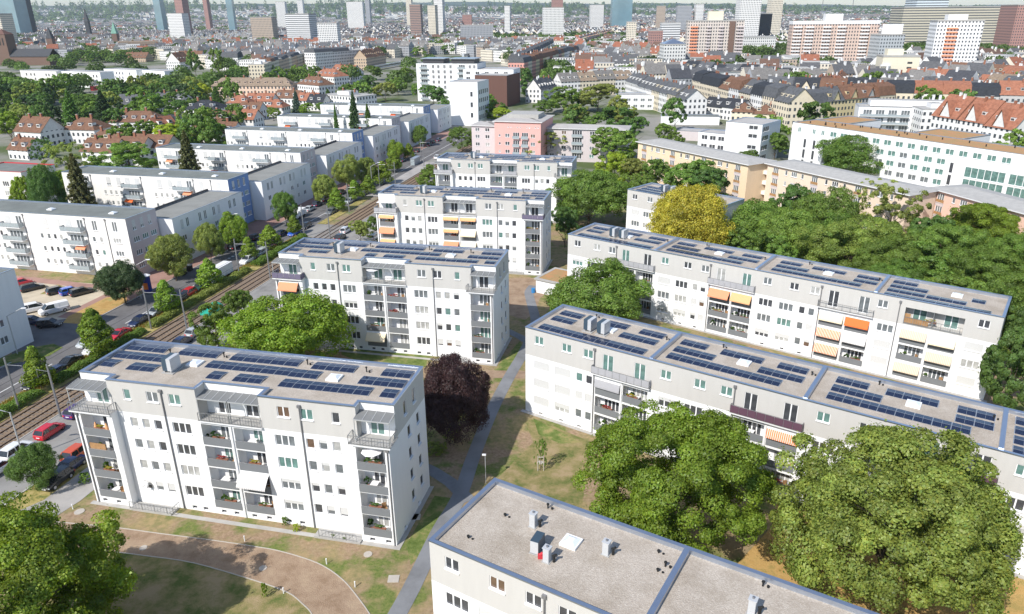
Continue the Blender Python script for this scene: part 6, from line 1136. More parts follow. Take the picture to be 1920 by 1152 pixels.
for a in [(75, 243, 13, 11, 6.5, 5.5, -20, 'gable', 'brown', 'white'), (52, 277, 9, 8, 4, 4, -20, 'gable', 'brown', 'white'), (165, 240, 14, 11, 6, 4.5, -12, 'hip', 'brown', 'white'), (262, 226, 20, 11, 6, 4.5, -5, 'hip', 'brown', 'white'), (212, 262, 15, 9, 5, 4, -10, 'hip', 'brown', 'cream'), (200, 280, 12, 9, 6, 4, -14, 'gable', 'brown', 'white'), (245, 276, 14, 9, 6, 4, -14, 'gable', 'brown', 'white'), (292, 272, 14, 9, 6, 4, -14, 'gable', 'brown', 'white'),
          (262, 194, 20, 10, 5, 5, -12, 'gable', 'slate', 'white'), (325, 189, 17, 10, 5, 5, -12, 'gable', 'slate', 'white'), (388, 202, 15, 13, 7, 4, -10, 'hip', 'dark', 'white'), (302, 236, 9, 8, 5, 4, 60, 'gable', 'red', 'white'), (345, 232, 12, 9, 5, 4, -10, 'gable', 'dark', 'white'), (385, 245, 12, 9, 6, 4, -14, 'gable', 'brown', 'white'), (420, 246, 12, 9, 6, 4, -14, 'gable', 'brown', 'white'), (423, 223, 14, 9, 5, 4, -12, 'gable', 'brown', 'white'), (460, 221, 12, 9, 5, 4, -12, 'gable', 'red', 'white'), (452, 192, 11, 9, 5, 4, -5, 'hip', 'red', 'white'), (475, 206, 10, 8, 5, 4, -14, 'gable', 'brown', 'white'),
          (445, 160, 26, 11, 8, 5, -4, 'hip', 'tan', 'peach'), (510, 160, 26, 11, 8, 5, -4, 'hip', 'tan', 'peach'), (592, 158, 20, 11, 9, 5, -40, 'hip', 'brown', 'white'), (620, 142, 22, 12, 9, 5, -40, 'hip', 'red', 'white'), (650, 134, 22, 12, 9, 5, -40, 'gable', 'red', 'white'), (492, 188, 14, 9, 5, 4, -10, 'gable', 'red', 'white'), (520, 200, 9, 8, 5, 4, -10, 'hip', 'red', 'white'), (545, 182, 14, 9, 6, 4, -20, 'gable', 'brown', 'white'), (582, 187, 11, 9, 5, 4, -20, 'gable', 'red', 'white'), (598, 190, 9, 8, 5, 4, -20, 'gable', 'dark', 'white'), (525, 156, 18, 12, 7, 2, -10, 'flat', 'dark', 'white'),
          (360, 110, 22, 13, 8, 8, 0, 'gable', 'brown', 'white'), (335, 115, 18, 14, 8, 9, 80, 'gable', 'brown', 'white'), (260, 108, 24, 14, 5, 6, -8, 'gable', 'brown', 'tan'), (430, 108, 20, 12, 12, 6, -5, 'mansard', 'slate', 'white'), (655, 178, 24, 14, 8, 2, -35, 'flat', 'dark', 'white')]: HS(*a)
SHAPES = [(12, 11, 12, 5), (14, 12, 13, 6), (10, 11, 11, 5), (16, 12, 12, 5)]
def row(p1, p2, ze, D, hr, roof, rcs, wcs, name, sd=0, dorm=True, flip=False):
    A, B = P(*p1, ze), P(*p2, ze); L = math.hypot(B.x-A.x, B.y-A.y); rot = math.atan2(B.y-A.y, B.x-A.x); n = max(1, round(L/13)); l = round(L/n*2)/2; rg = random.Random(sd+17)
    for i in range(n):
        f = (i+.5)/n; x, y = A.x+(B.x-A.x)*f, A.y+(B.y-A.y)*f; rc, wc = rg.choice(rcs), rg.choice(wcs); he = ze+rg.choice([-.6, 0, 0, .5]); t = house(x, y, rot+(math.pi if flip else 0), l, D, he, hr, rg.choice(roof), rc, wc, '%s %s, %s' % (wc, 'townhouse in the '+name, 'x'), 'townhouses in the '+name, dorm, True, sd*3+i % 3)
        ROWS.append((t, '%s townhouse, %s roof, in %s' % (wc, CN.get(rc, rc), name)))
ROWS = []
S_, G_, B_, Rr = 'slate', 'grey', 'brown', 'red'
row((1190, 152), (1305, 185), 11, 12, 5, ['gable'], [S_], ['white', 'white', 'cream'], 'chimney-studded slate row', 1)
row((1045, 152), (1178, 146), 10, 13, 5, ['gable'], [G_, 'tan'], ['white', 'cream'], 'pale-roofed row behind the round trees', 2)
row((1318, 150), (1505, 192), 13, 13, 6, ['gable', 'mansard', 'gable'], [S_, 'brown', 'dark'], ['cream', 'white', 'cream'], 'cream row behind the white cube', 3)
row((1290, 128), (1480, 142), 12, 12, 5, ['gable'], ['dark', S_], ['white', 'cream'], 'dark row below the beige tower', 4)
row((1440, 162), (1640, 168), 12, 13, 6, ['mansard', 'gable', 'cross'], [S_, 'dark', 'brown'], ['cream', 'white', 'yellow'], 'slate row below the orange slab', 5)
row((1500, 190), (1660, 178), 11, 12, 6, ['cross', 'mansard'], ['brown', S_], ['cream', 'yellow', 'grey'], 'half-timbered-looking corner row', 6)
row((1660, 172), (1925, 178), 12, 13, 6, ['mansard', 'gable'], [S_, Rr, S_, 'dark'], ['white', 'grey', 'cream'], 'long row left of the white tower foot', 7)
row((1775, 214), (1930, 238), 11, 14, 8, ['cross'], [Rr], ['white'], 'orange-tiled row with cross gables', 8)
row((1720, 205), (1850, 206), 11, 13, 4, ['flat', 'gable'], [Rr, 'slate'], ['white'], 'white row behind the orange tiles', 9)
row((1780, 130), (1930, 140), 12, 13, 5, ['mansard', 'gable'], [S_, Rr, 'brown'], ['white', 'cream'], 'row right of the white tower', 10)
row((1700, 148), (1780, 152), 12, 13, 6, ['gable'], [Rr, 'slate'], ['white'], 'short row before the white tower', 11)
row((968, 118), (1075, 92), 15, 13, 5, ['mansard'], [S_, 'brown', S_], ['pink', 'yellow', 'rust', 'white', 'cream'], 'colourful street front', 12)
row((965, 112), (1030, 80), 15, 12, 5, ['mansard'], [S_], ['white', 'cream', 'tan'], 'house front left of the colourful street', 13)
row((1085, 75), (1145, 60), 14, 12, 5, ['gable'], [S_, 'brown'], ['tan', 'pink', 'cream'], 'terraces climbing from the street', 14)
row((1375, 207), (1455, 210), 7, 12, 4, ['hip'], ['brown'], ['cream'], 'brown hipped building before the white cube', 15)
row((1330, 196), (1400, 205), 6, 9, 4, ['gable'], ['dark', 'brown'], ['white'], 'small gabled group by the white cube', 16)
row((1000, 168), (1030, 160), 8, 10, 6, ['gable'], [S_], ['white'], 'white gable by the poplar', 17)
row((1515, 165), (1580, 150), 11, 12, 5, ['gable'], [Rr, 'brown'], ['white', 'cream'], 'short red row by the small beige tower', 18)
row((1600, 140), (1700, 138), 11, 12, 5, ['gable', 'mansard'], [S_, Rr], ['cream', 'white'], 'row at foot of the small beige tower', 19)
row((1840, 158), (1930, 165), 11, 12, 6, ['gable', 'cross'], [S_, 'slate', Rr], ['white', 'pink'], 'row at the right picture edge', 20)
row((480, 120), (560, 100), 15, 13, 3, ['flat', 'mansard'], ['brown', S_], ['tan', 'cream'], 'brownish row beside the white stepped blocks', 21)
row((580, 100), (690, 92), 17, 14, 4, ['mansard', 'flat'], [S_], ['white'], 'white stepped apartment row', 22)
row((590, 84), (700, 74), 13, 12, 3, ['flat'], [S_], ['white'], 'long white office row', 23)
row((675, 108), (712, 102), 12, 13, 7, ['gable'], ['brown'], ['tan'], 'old brown house by the railway', 24)
row((222, 84), (295, 82), 14, 14, 5, ['mansard', 'gable'], ['tan'], ['cream'], 'cream school building', 25)
row((760, 74), (812, 74), 16, 14, 2, ['flat'], [S_], ['white'], 'white offices behind the railway', 26)
row((850, 80), (935, 76), 14, 13, 4, ['gable', 'flat'], [S_], ['cream', 'white'], 'pale houses behind the railway', 27)
row((1180, 80), (1262, 62), 13, 13, 3, ['flat', 'gable'], [S_, 'red'], ['tan', 'white', 'rust'], 'mixed houses left of the beige tower', 28)
row((1380, 80), (1450, 92), 12, 13, 2, ['flat'], [S_], ['white'], 'white flats between the two big towers', 29)
# curved white terrace house with balconies
A = P(1612, 196, 12); r = gen_block('apartment_block', 'white modern terrace house with deep planted balconies', 'apartment block', (A.x, A.y), -.30, 44, 14, 11, {'front': [(2+5.2*k, z, 3.6, 2.2, 3, 'balcony_door', 'pane_mid') for k in range(8) for z in (.8, 4.2, 7.6)]}, 'white_render', 'concrete')
for k in range(2):
    for z in (3.6, 7.0): mb = MB(); mb.box(k*22+.5, -2, z, k*22+21, -.003, z+.2, 'slab_white'); mb.box(k*22+.5, -2.02, z+.2, k*22+21, -1.96, z+1.1, 'glass_panel'); mb.obj('balcony', r)
mb = MB(); mb.box(5, 4, 11, 40, 12, 13.6, 'white_render', 'concrete'); mb.obj('penthouse', r)
for x, y, q in [(A.x+20, A.y+2, 26), (off.location.x+45, off.location.y-10, 40)]: OCC.append((x, y, q))
# ---------------------------------------------------------------- towers
def htop(x, y, py):
    lo, hi = 0, 400
    for _ in range(40):
        m_ = (lo+hi)/2
        if proj(x, y, m_)[1] > py: lo = m_
        else: hi = m_
    return lo
def tower(label, cat, px, d, wpx, top, D, m, col=None, roof='concrete', rotd=0, base=0, extra=None, nm='tower_block', hmax=None):
    p = PD(px, d); k = proj(p.x, p.y, 0)[2]/FOC; L = wpx*k; H = htop(p.x, p.y, top) if hmax is None else hmax; t = thing(nm, label, cat, p, R_(rotd)-math.atan2(p.x, p.y)*.0); mb = MB(); hL, hD = L/2, D/2; cs = [(-hL, -hD), (hL, -hD), (hL, hD), (-hL, hD)]
    for i in range(4):
        a, b = cs[i], cs[(i+1) % 4]; ln = L if i % 2 == 0 else D; mb.face([(a[0], a[1], 0), (b[0], b[1], 0), (b[0], b[1], H), (a[0], a[1], H)], m, [(0, 0), (ln, 0), (ln, H), (0, H)])
    o = mb.obj('wall', t); o.color = c4(col or (.6, .6, .6)); mb = MB(); mb.box(-hL-.2, -hD-.2, H, hL+.2, hD+.2, H+1, roof); mb.obj('roof', t); OCC.append((p.x, p.y, max(L, D)*.6)); return t, L, H, D
def balcs(t, xs, w, H, D, m, f0=2, fh=2.9, dep=1.5, side=1):
    n = int((H-f0)/fh)
    for x in xs:
        for k in range(n): mb = MB(); z = f0+k*fh; mb.box(x-w/2, -D/2-dep, z, x+w/2, -D/2-.01, z+1.1, m); mb.obj('balcony', t)
t, L, H, D = tower('beige high-rise with rooftop box, highest of the mid-distance blocks', 'tower', 1318, 800, 100, 40, 22, 'wall_windows', (.56, .50, .45), rotd=-8)
balcs(t, [-L*.38], 7, H, D, 'awning_salmon'); balcs(t, [-L*.12, L*.1], 4, H, D, 'lilac_render'); mb = MB(); mb.box(L*.24, -D/2-1.2, 0, L*.34, -D/2-.02, H, 'brick_brown'); mb.obj('recess_shade_strip', t); balcs(t, [L*.44], 7, H, D, 'lilac_render'); mb = MB(); mb.box(-7, -6, H+1, 7, 6, H+9, 'cream_render', 'concrete'); mb.obj('roof_box', t)  # brown strip in front of the wall; its dark colour stands in for recess shade
t, L, H, D = tower('wide orange slab block with white balconies in columns', 'tower', 1527, 770, 150, 42, 16, 'wall_windows', (.58, .44, .37), rotd=-8)
balcs(t, [-L*.44, -L*.30, -L*.1, L*.07, L*.34], 7, H, D, 'slab_white'); mb = MB(); mb.box(-L/2-.3, -D/2-.3, H-1.5, L/2+.3, D/2+.3, H+1.4, 'slab_white', 'concrete'); mb.obj('cornice', t); mb = MB(); mb.box(-9, -5, H+1.4, 6, 4, H+7, 'slab_white', 'concrete'); mb.obj('roof_box', t)
for x in (-12, 14): mb = MB(); mb.tube([(x, 0, H+1), (x, 0, H+20)], .3, 5, 'steel'); mb.obj('antenna', t)
t, L, H, D = tower('white high-rise with one column of orange balconies', 'tower', 1742, 720, 76, 40, 22, 'wall_windows', (.76, .76, .76), rotd=-14); balcs(t, [-L*.16], 8, H, D, 'awning_salmon'); mb = MB(); mb.box(-8, -5, H+1, 6, 5, H+5, 'slab_white', 'concrete'); mb.obj('roof_box', t)
t, L, H, D = tower('small cream tower with a single window column', 'tower', 1650, 585, 62, 106, 18, 'cream_render', None, rotd=-12, hmax=None); balcs(t, [-L*.42], 6, H, D, 'slab_white'); mb = MB(); mb.box(-8, -4, H+1, 2, 4, H+5, 'cream_render', 'concrete'); mb.obj('roof_box', t)
for k in range(int(H/3.2)): mb = MB(); mb.box(4, -D/2-.05, 2+k*3.2, 7, -D/2-.005, 3.3+k*3.2, 'pane_dark'); mb.obj('window', t)
t, L, H, D = tower('rounded white apartment house with green balconies, left of beige tower', 'tower', 1247, 700, 40, 84, 20, 'wall_windows', (.62, .62, .6)); mb = MB(); mb.face([(-L/2, -D/2, H+1), (L/2, -D/2, H+1), (0, 0, H+5)], 'flashing'); mb.face([(L/2, -D/2, H+1), (L/2, D/2, H+1), (0, 0, H+5)], 'flashing'); mb.face([(L/2, D/2, H+1), (-L/2, D/2, H+1), (0, 0, H+5)], 'flashing'); mb.face([(-L/2, D/2, H+1), (-L/2, -D/2, H+1), (0, 0, H+5)], 'flashing'); mb.obj('pyramid_roof', t)
t, L, H, D = tower('grey stepped office right of the orange slab', 'office', 1625, 760, 44, 66, 20, 'wall_windows', (.42, .45, .47)); mb = MB(); mb.box(-L*.1, -8, H+1, L*.4, 8, H+9, 'white_render', 'concrete'); mb.obj('upper_storey', t)
TL = [  # label, cat, px, dist, width px, top py, depth, material, colour
 ('pale teal glass tower at the far left of the skyline', 'skyscraper', 85, 2300, 52, -60, 40, 'chrome_glass', None), ('darker glass slab leaning on the far left tower', 'skyscraper', 110, 2350, 14, -60, 40, 'slate', None),
 ('slim blue skyscraper above a green hoarding', 'skyscraper', 348, 2300, 13, -60, 22, 'chrome_glass', None), ('dark red skyscraper left of centre', 'skyscraper', 388, 1900, 15, -60, 25, 'wall_w_red', None), ('white slab at the foot of dark red skyscraper', 'office', 378, 1700, 30, 26, 22, 'wall_w_white', None), ('brown slim tower right of dark red skyscraper', 'skyscraper', 431, 2300, 8, -20, 16, 'wall_w_red', None),
 ('narrow blue glass tower', 'skyscraper', 472, 2300, 11, -40, 20, 'chrome_glass', None), ('green and white small tower block', 'tower', 561, 2600, 17, 4, 24, 'wall_w_white', None), ('tiny white tower left of the striped one', 'tower', 595, 3200, 10, 1, 24, 'wall_w_white', None), ('small bluish tower on the horizon', 'tower', 712, 3200, 8, 0, 20, 'wall_w_grey', None),
 ('brown and white striped tower', 'tower', 795, 1500, 20, 9, 22, 'wall_bands', (.34, .22, .18)), ('small pinkish tower behind the striped one', 'tower', 784, 2600, 10, 0, 20, 'wall_w_cream', None), ('cream twin tower, taller half', 'tower', 836, 1650, 16, -8, 20, 'wall_w_white', None), ('cream twin tower, lower half', 'tower', 824, 1600, 14, 11, 20, 'wall_w_cream', None), ('white tower slice left of the red skyscraper', 'tower', 955, 1700, 10, 12, 18, 'wall_w_white', None),
 ('dark red skyscraper right of centre', 'skyscraper', 1041, 1900, 19, -40, 30, 'wall_w_red', None), ('grey-white slab under the right red skyscraper', 'office', 1034, 1450, 38, 15, 24, 'wall_w_white', None), ('white stepped block left of teal tower', 'office', 1110, 2000, 24, 10, 28, 'wall_w_white', None), ('broad teal glass tower cut by the top edge', 'skyscraper', 1153, 2200, 37, -60, 34, 'chrome_glass', None),
 ('beige tower right of the teal glass one', 'tower', 1222, 1900, 16, 12, 24, 'wall_w_tan', None), ('dark glass block behind beige high-rise', 'office', 1262, 1800, 26, 12, 30, 'wall_w_grey', None), ('white banded block just left of the tall white tower', 'office', 1288, 1800, 14, 9, 24, 'wall_w_white', None), ('tall bright white tower with a window grid', 'tower', 1374, 1250, 38, -40, 24, 'wall_w_white', None), ('tall cream tower beside the bright white one', 'tower', 1420, 1450, 21, -6, 22, 'wall_w_cream', None), ('dark glass block between white and cream towers', 'office', 1402, 1300, 24, 27, 20, 'slate', None),
 ('low white office with bands, upper left of centre', 'office', 593, 1350, 46, 27, 30, 'wall_bands', (.66, .66, .66)), ('tan hotel block at upper left', 'office', 527, 1450, 40, 33, 26, 'wall_w_tan', None), ('red block on the central skyline', 'office', 884, 1700, 17, 28, 20, 'wall_w_red', None), ('white slab among trees on the skyline', 'office', 690, 2400, 30, 4, 22, 'wall_w_white', None),
 ('large beige banded complex at upper right', 'hospital', 1735, 1150, 200, 14, 50, 'wall_bands', (.52, .48, .38)), ('glassy roof block on the beige complex', 'office', 1683, 1180, 55, -6, 36, 'wall_bands', (.55, .62, .66)), ('pink and grey blocks at the upper right corner', 'office', 1878, 1050, 96, 10, 44, 'wall_w_red', None), ('white blocks behind trees left of orange slab', 'office', 1395, 950, 60, 70, 20, 'wall_w_white', None),
 ('white and blue offices behind the tall poplar trees', 'office', 640, 1150, 36, 44, 24, 'wall_w_white', None), ('white banded block on the left of beige high-rise', 'office', 1240, 1100, 34, 44, 20, 'wall_bands', (.7, .7, .7)), ('cream slab left of the white banded block', 'office', 1172, 1150, 18, 42, 18, 'wall_w_cream', None), ('brown office under the white banded block', 'office', 1215, 980, 22, 58, 16, 'wall_w_red', None), ('pale museum block at far left', 'office', 55, 1500, 50, 27, 30, 'wall_w_cream', None), ('grey-blue office right of the striped tower', 'office', 900, 1300, 60, 48, 24, 'wall_w_grey', None)]
rg = random.Random(4)
for lab, cat, px, d, w, top, D, m, col in TL: tower(lab, cat, px, d, w, top, D, m, col, rotd=rg.uniform(-12, 4), nm='skyscraper' if cat == 'skyscraper' else ('tower_block' if cat == 'tower' else 'office_building'))
# brick church
p = P(18, 122); t = thing('church', 'dark brick church with square tower at the left edge', 'church', p, R_(-8)); mb = MB(); mb.box(-8, -6, 0, 8, 8, 34, 'brick_brown'); mb.obj('tower', t); mb = MB(); a = [(-8.4, -6.4, 34), (8.4, -6.4, 34), (8.4, 8.4, 34), (-8.4, 8.4, 34)]
for i in range(4): mb.face([a[i], a[(i+1) % 4], (0, 1, 40)], 'brick_dark')
mb.obj('tower_roof', t)
for x in (-4, 0, 4): mb = MB(); mb.box(x-.8, -6.08, 22, x+.8, -6.01, 30, 'black'); mb.obj('belfry_opening', t)
mb = MB(); mb.box(8, -6, 0, 58, 12, 10, 'brick_brown'); mb.obj('nave', t); mb = MB()
for s, y0, y1 in ((1, -6.8, 3), (-1, 12.8, 3)): q = [(8, y0, 9.6), (59, y0, 9.6), (59, y1, 18), (8, y1, 18)]; mb.face(q if s > 0 else q[::-1], 'slate')
mb.obj('nave_roof', t); OCC.append((p.x+25, p.y, 40))
for px, d, h, lab in ((217, 1900, 70, 'thin dark church spire left of the slim blue skyscraper'), (262, 1400, 45, 'church tower with green copper tip'), (146, 1300, 40, 'reddish church tower among the far left roofs')):
    p = PD(px, d); t = thing('church_tower', lab, 'church tower', p); mb = MB(); mb.box(-4, -4, 0, 4, 4, h*.6, 'brick_brown' if px != 217 else 'slate'); mb.obj('shaft', t); mb = MB(); a = [(-4.3, -4.3, h*.6), (4.3, -4.3, h*.6), (4.3, 4.3, h*.6), (-4.3, 4.3, h*.6)]
    for i in range(4): mb.face([a[i], a[(i+1) % 4], (0, 0, h)], 'copper_green' if px == 262 else 'slate')
    mb.obj('spire', t)
# trains on the viaduct
for k, (p1, p2, col, lab) in enumerate((((-20, 178), (36, 174), 'red', 'red train at the left picture edge'), ((172, 166), (222, 160), 'red', 'red train carriage between trees in front of the white blocks'), ((690, 129), (752, 118), 'silver', 'silver train on the curve near the large catenary poles'), ((868, 104), (905, 98), 'silver', 'silver train half hidden behind the tall white apartment house'))):
    A, B = P(*p1, 3), P(*p2, 3); L = math.hypot(B.x-A.x, B.y-A.y); t = thing('train', lab, 'train', ((A.x+B.x)/2, (A.y+B.y)/2, 0), math.atan2(B.y-A.y, B.x-A.x)); mb = MB(); mb.box(-L/2, -1.5, 1.2, L/2, 1.5, 4.6, 'car_paint'); o = mb.obj('body', t); o.color = c4(CC[col]); mb = MB(); mb.box(-L/2+.5, -1.53, 2.7, L/2-.5, 1.53, 3.6, 'car_glass'); mb.obj('windows', t)
# ---------------------------------------------------------------- the rest of the town
YS1 = [17, 15, 12, 12, 16, 16, 16, 17]
def crest(x, y):
    px = min(max(proj(x*8300/y, 8300, 50)[0]/1920, 0), .9999)*7; j = int(px); return htop(x*8300/y, 8300, YS1[j]+(YS1[j+1]-YS1[j])*(px-j))
def slope_z(x, y): return 0 if y < 5400 else (y-5400)/2900*crest(x, y)*.97
LIM = [(-200, 112), (300, 112), (420, 132), (560, 140), (700, 112), (860, 100), (960, 124), (1000, 140), (1110, 165), (1250, 180), (1480, 205), (1700, 215), (2200, 220)]
def lim(px):
    for (a, ya), (b, yb) in zip(LIM, LIM[1:]):
        if a <= px <= b: return ya+(yb-ya)*(px-a)/(b-a)
    return 40
GRID = {}
for x, y, r in OCC:
    for gx_ in range(int((x-r)//60), int((x+r)//60)+1):
        for gy_ in range(int((y-r)//60), int((y+r)//60)+1): GRID.setdefault((gx_, gy_), []).append((x, y, r))
def free(x, y, r):
    for q in GRID.get((int(x//60), int(y//60)), []):
        if math.hypot(q[0]-x, q[1]-y) < q[2]+r: return False
    return True
rg = random.Random(21); cand = []; trees_c = []
v = 330.0
while v < 8100:
    zone = int(v//260); W2 = v*.80+60
    u = -W2
    while u < W2:
        zx = int((u+9000)//330); zr = random.Random(zone*97+zx*13); th = R_(zr.choice([-28, -12, 8, 25, 62, -55, 40])); kind = zr.random()
        px, py, dd = proj(u, v, 0)
        if -60 < px < 1990 and py < lim(px) and rg.random() < (.93 if v < 2600 else (.78 if v < 5200 else .42)):
            if rg.random() < .21 or kind < .07: trees_c.append((u+rg.uniform(-8, 8), v+rg.uniform(-8, 8)))
            elif free(u, v, 8): cand.append((v, u, th+rg.uniform(-.03, .03), kind, zone*100+zx))
        u += 15 if v < 1500 else 18
    v += 17 if v < 1500 else (24 if v < 2800 else (38 if v < 4500 else 62))
cand.sort(); TYPES = [(14, 11, 12, 5.5, 'gable'), (15, 12, 13, 6, 'mansard'), (15, 11, 11, 5, 'gable'), (18, 14, 13, 1, 'flat'), (14, 12, 10, 6, 'hip'), (24, 14, 12, 1, 'flat')]
def pick(kind, rg):
    ty = rg.choice([0, 0, 0, 1, 1, 2, 4, 3]) if kind < .6 else rg.choice([3, 3, 5, 0])
    rc = rg.choice(['slate', 'slate', 'dark', 'slate', 'grey', 'slate', 'brown', 'grey', 'tan'] if kind < .62 else ['slate', 'grey', 'red', 'slate', 'brown', 'grey']); wc = rg.choice(['white', 'white', 'cream', 'white', 'grey', 'tan', 'cream', 'peach', 'white']); return ty, rc, wc
NI = max(0, 298-sum(1 for o in TOP if o.name.split('.')[0] == 'house')); GEN = []
for (v, u, th, kind, z) in cand[:NI]:
    ty, rc, wc = pick(kind, rg); L, D, he, hr, roof = TYPES[ty]; t = house(u, v+rg.uniform(-3, 3), th, L, D, he, hr, roof, rc, wc, 'x', 'houses of the old town', True, roof != 'flat', ty*3+rg.randrange(3)); GEN.append((t, hdesc(roof, rc, wc)))
MW = {'white': 'wall_w_white', 'cream': 'wall_w_cream', 'grey': 'wall_w_grey', 'tan': 'wall_w_tan', 'peach': 'wall_w_cream'}
MR = {'slate': 'tiles_slate', 'dark': 'tiles_dark', 'grey': 'tiles_greyr', 'brown': 'tiles_brown', 'red': 'tiles_red', 'tan': 'tiles_greyr'}
mb = MB(); mb.hasuv = True
for (v, u, th, kind, z) in cand[NI:]:
    ty, rc, wc = pick(kind, rg); L, D, he, hr, roof = TYPES[ty]
    if v > 2800: L *= 1.5; D *= 1.3; wc = rg.choice(['white', 'white', 'white', 'cream', 'grey'])
    if v > 4500: L *= 1.3; he *= 1.2
    he *= rg.uniform(.8, 1.15); c, s = math.cos(th), math.sin(th); hL, hD = L/2, D/2
    zb = slope_z(u, v)
    def q(x, y, z): return (u+x*c-y*s, v+x*s+y*c, z+zb)
    cs = [(-hL, -hD), (hL, -hD), (hL, hD), (-hL, hD)]
    for i in range(4):
        a, b = cs[i], cs[(i+1) % 4]; e1 = (b[0]-a[0], b[1]-a[1]); nx, ny = e1[1]*c+e1[0]*s, 0
        ln = L if i % 2 == 0 else D; A_, B_2 = q(a[0], a[1], 0), q(b[0], b[1], 0)
        if (B_2[1]-A_[1])*(A_[0])-(B_2[0]-A_[0])*(A_[1]) > 0: continue     # far side, never towards the town centre
        mb.face([A_, B_2, q(b[0], b[1], he), q(a[0], a[1], he)], MW[wc], [(0, 0), (ln, 0), (ln, he), (0, he)])
    if roof == 'flat': mb.face([q(x, y, he) for x, y in cs], 'concrete' if rg.random() < .6 else 'roof_felt')
    else:
        m_ = MR[rc]; zt = he+hr; mb.face([q(-hL, -hD-.4, he-.2), q(hL, -hD-.4, he-.2), q(hL, 0, zt), q(-hL, 0, zt)], m_); mb.face([q(hL, hD+.4, he-.2), q(-hL, hD+.4, he-.2), q(-hL, 0, zt), q(hL, 0, zt)], m_)
        mb.face([q(hL, -hD, he), q(hL, hD, he), q(hL, 0, zt)], MW[wc]); mb.face([q(-hL, hD, he), q(-hL, -hD, he), q(-hL, 0, zt)], MW[wc])
        if v < 2800:
            x = rg.uniform(-.5, .5)*L
            for (cx, cy) in ((x-.5, -.6), (x+.6, -.6), (x+.6, .6), (x-.5, .6)): pass
            mb.face([q(x-.6, -1, zt-1.5), q(x+.6, -1, zt-1.5), q(x+.6, -1, zt+1.6), q(x-.6, -1, zt+1.6)], 'slab_white' if rg.random() < .6 else 'terracotta'); mb.face([q(x-.6, -1, zt+1.6), q(x+.6, -1, zt+1.6), q(x+.6, .4, zt+1.6), q(x-.6, .4, zt+1.6)], 'concrete'); mb.face([q(x+.6, -1, zt-1.5), q(x+.6, .4, zt-1.5), q(x+.6, .4, zt+1.6), q(x+.6, -1, zt+1.6)], 'slab_white'); mb.face([q(x-.6, -1, zt-1.5), q(x-.6, .4, zt-1.5), q(x-.6, .4, zt+1.6), q(x-.6, -1, zt+1.6)], 'slab_white')
            if rg.random() < .6:
                for dx in (-L*.25, L*.25): mb.face([q(dx-1, -hD*.72, he+.6), q(dx+1, -hD*.72, he+.6), q(dx+1, -hD*.72, he+2.3), q(dx-1, -hD*.72, he+2.3)], 'slab_white'); mb.face([q(dx-1, -hD*.72, he+2.3), q(dx+1, -hD*.72, he+2.3), q(dx+1, -hD*.25, he+2.5), q(dx-1, -hD*.25, he+2.5)], m_)
o = mb.obj('distant_houses'); o['kind'] = 'stuff'
# trees of the town: the near ones one by one, the rest as one mass
trees_c.sort(key=lambda q: q[1]); FT = []
for i in range(230):     # garden trees in the gaps
    x0_, x1_, y0_, y1_ = rg.choice([(-20, 460, 122, 200), (200, 460, 150, 300), (400, 900, 100, 215), (960, 1500, 128, 268), (1440, 1930, 128, 290), (860, 1100, 95, 240), (-20, 430, 48, 122)]); q = P(rg.uniform(x0_, x1_), rg.uniform(y0_, y1_))
    sx_, sy_ = (q.x-SO.x)*SN.x+(q.y-SO.y)*SN.y, (q.x-SO.x)*SD.x+(q.y-SO.y)*SD.y
    if -24 < sx_ < 20 and sy_ < 420: continue
    if free(q.x, q.y, 4) and all(math.hypot(q.x-a, q.y-b) > 8 for a, b in trees_c[-60:]): trees_c.append((q.x, q.y)); 
trees_c.sort(key=lambda q: q[1])
for i, (x, y) in enumerate(trees_c[:66]):
    c = rg.choice(['dark', 'mid', 'green', 'mid', 'olive']); t = tree_at('far', x, y, rg.uniform(11, 17), rg.uniform(6, 10), c, 'x', 'trees between the town houses'); FT.append((t, '%s leafy tree' % {'dark': 'dark green', 'mid': 'mid green', 'green': 'green', 'olive': 'olive green'}[c]))
far_pts = [(x, y, rg.uniform(7, 12), rg.uniform(10, 16)) for x, y in trees_c[66:]]
for i in range(1500):      # wooded belts towards the hills
    y = rg.uniform(1500, 5200); x = rg.uniform(-.75, .75)*y
    if math.sin(x*.004+1)+math.sin(y*.006+x*.002) > .7: far_pts.append((x, y, rg.uniform(14, 26), rg.uniform(12, 18)))
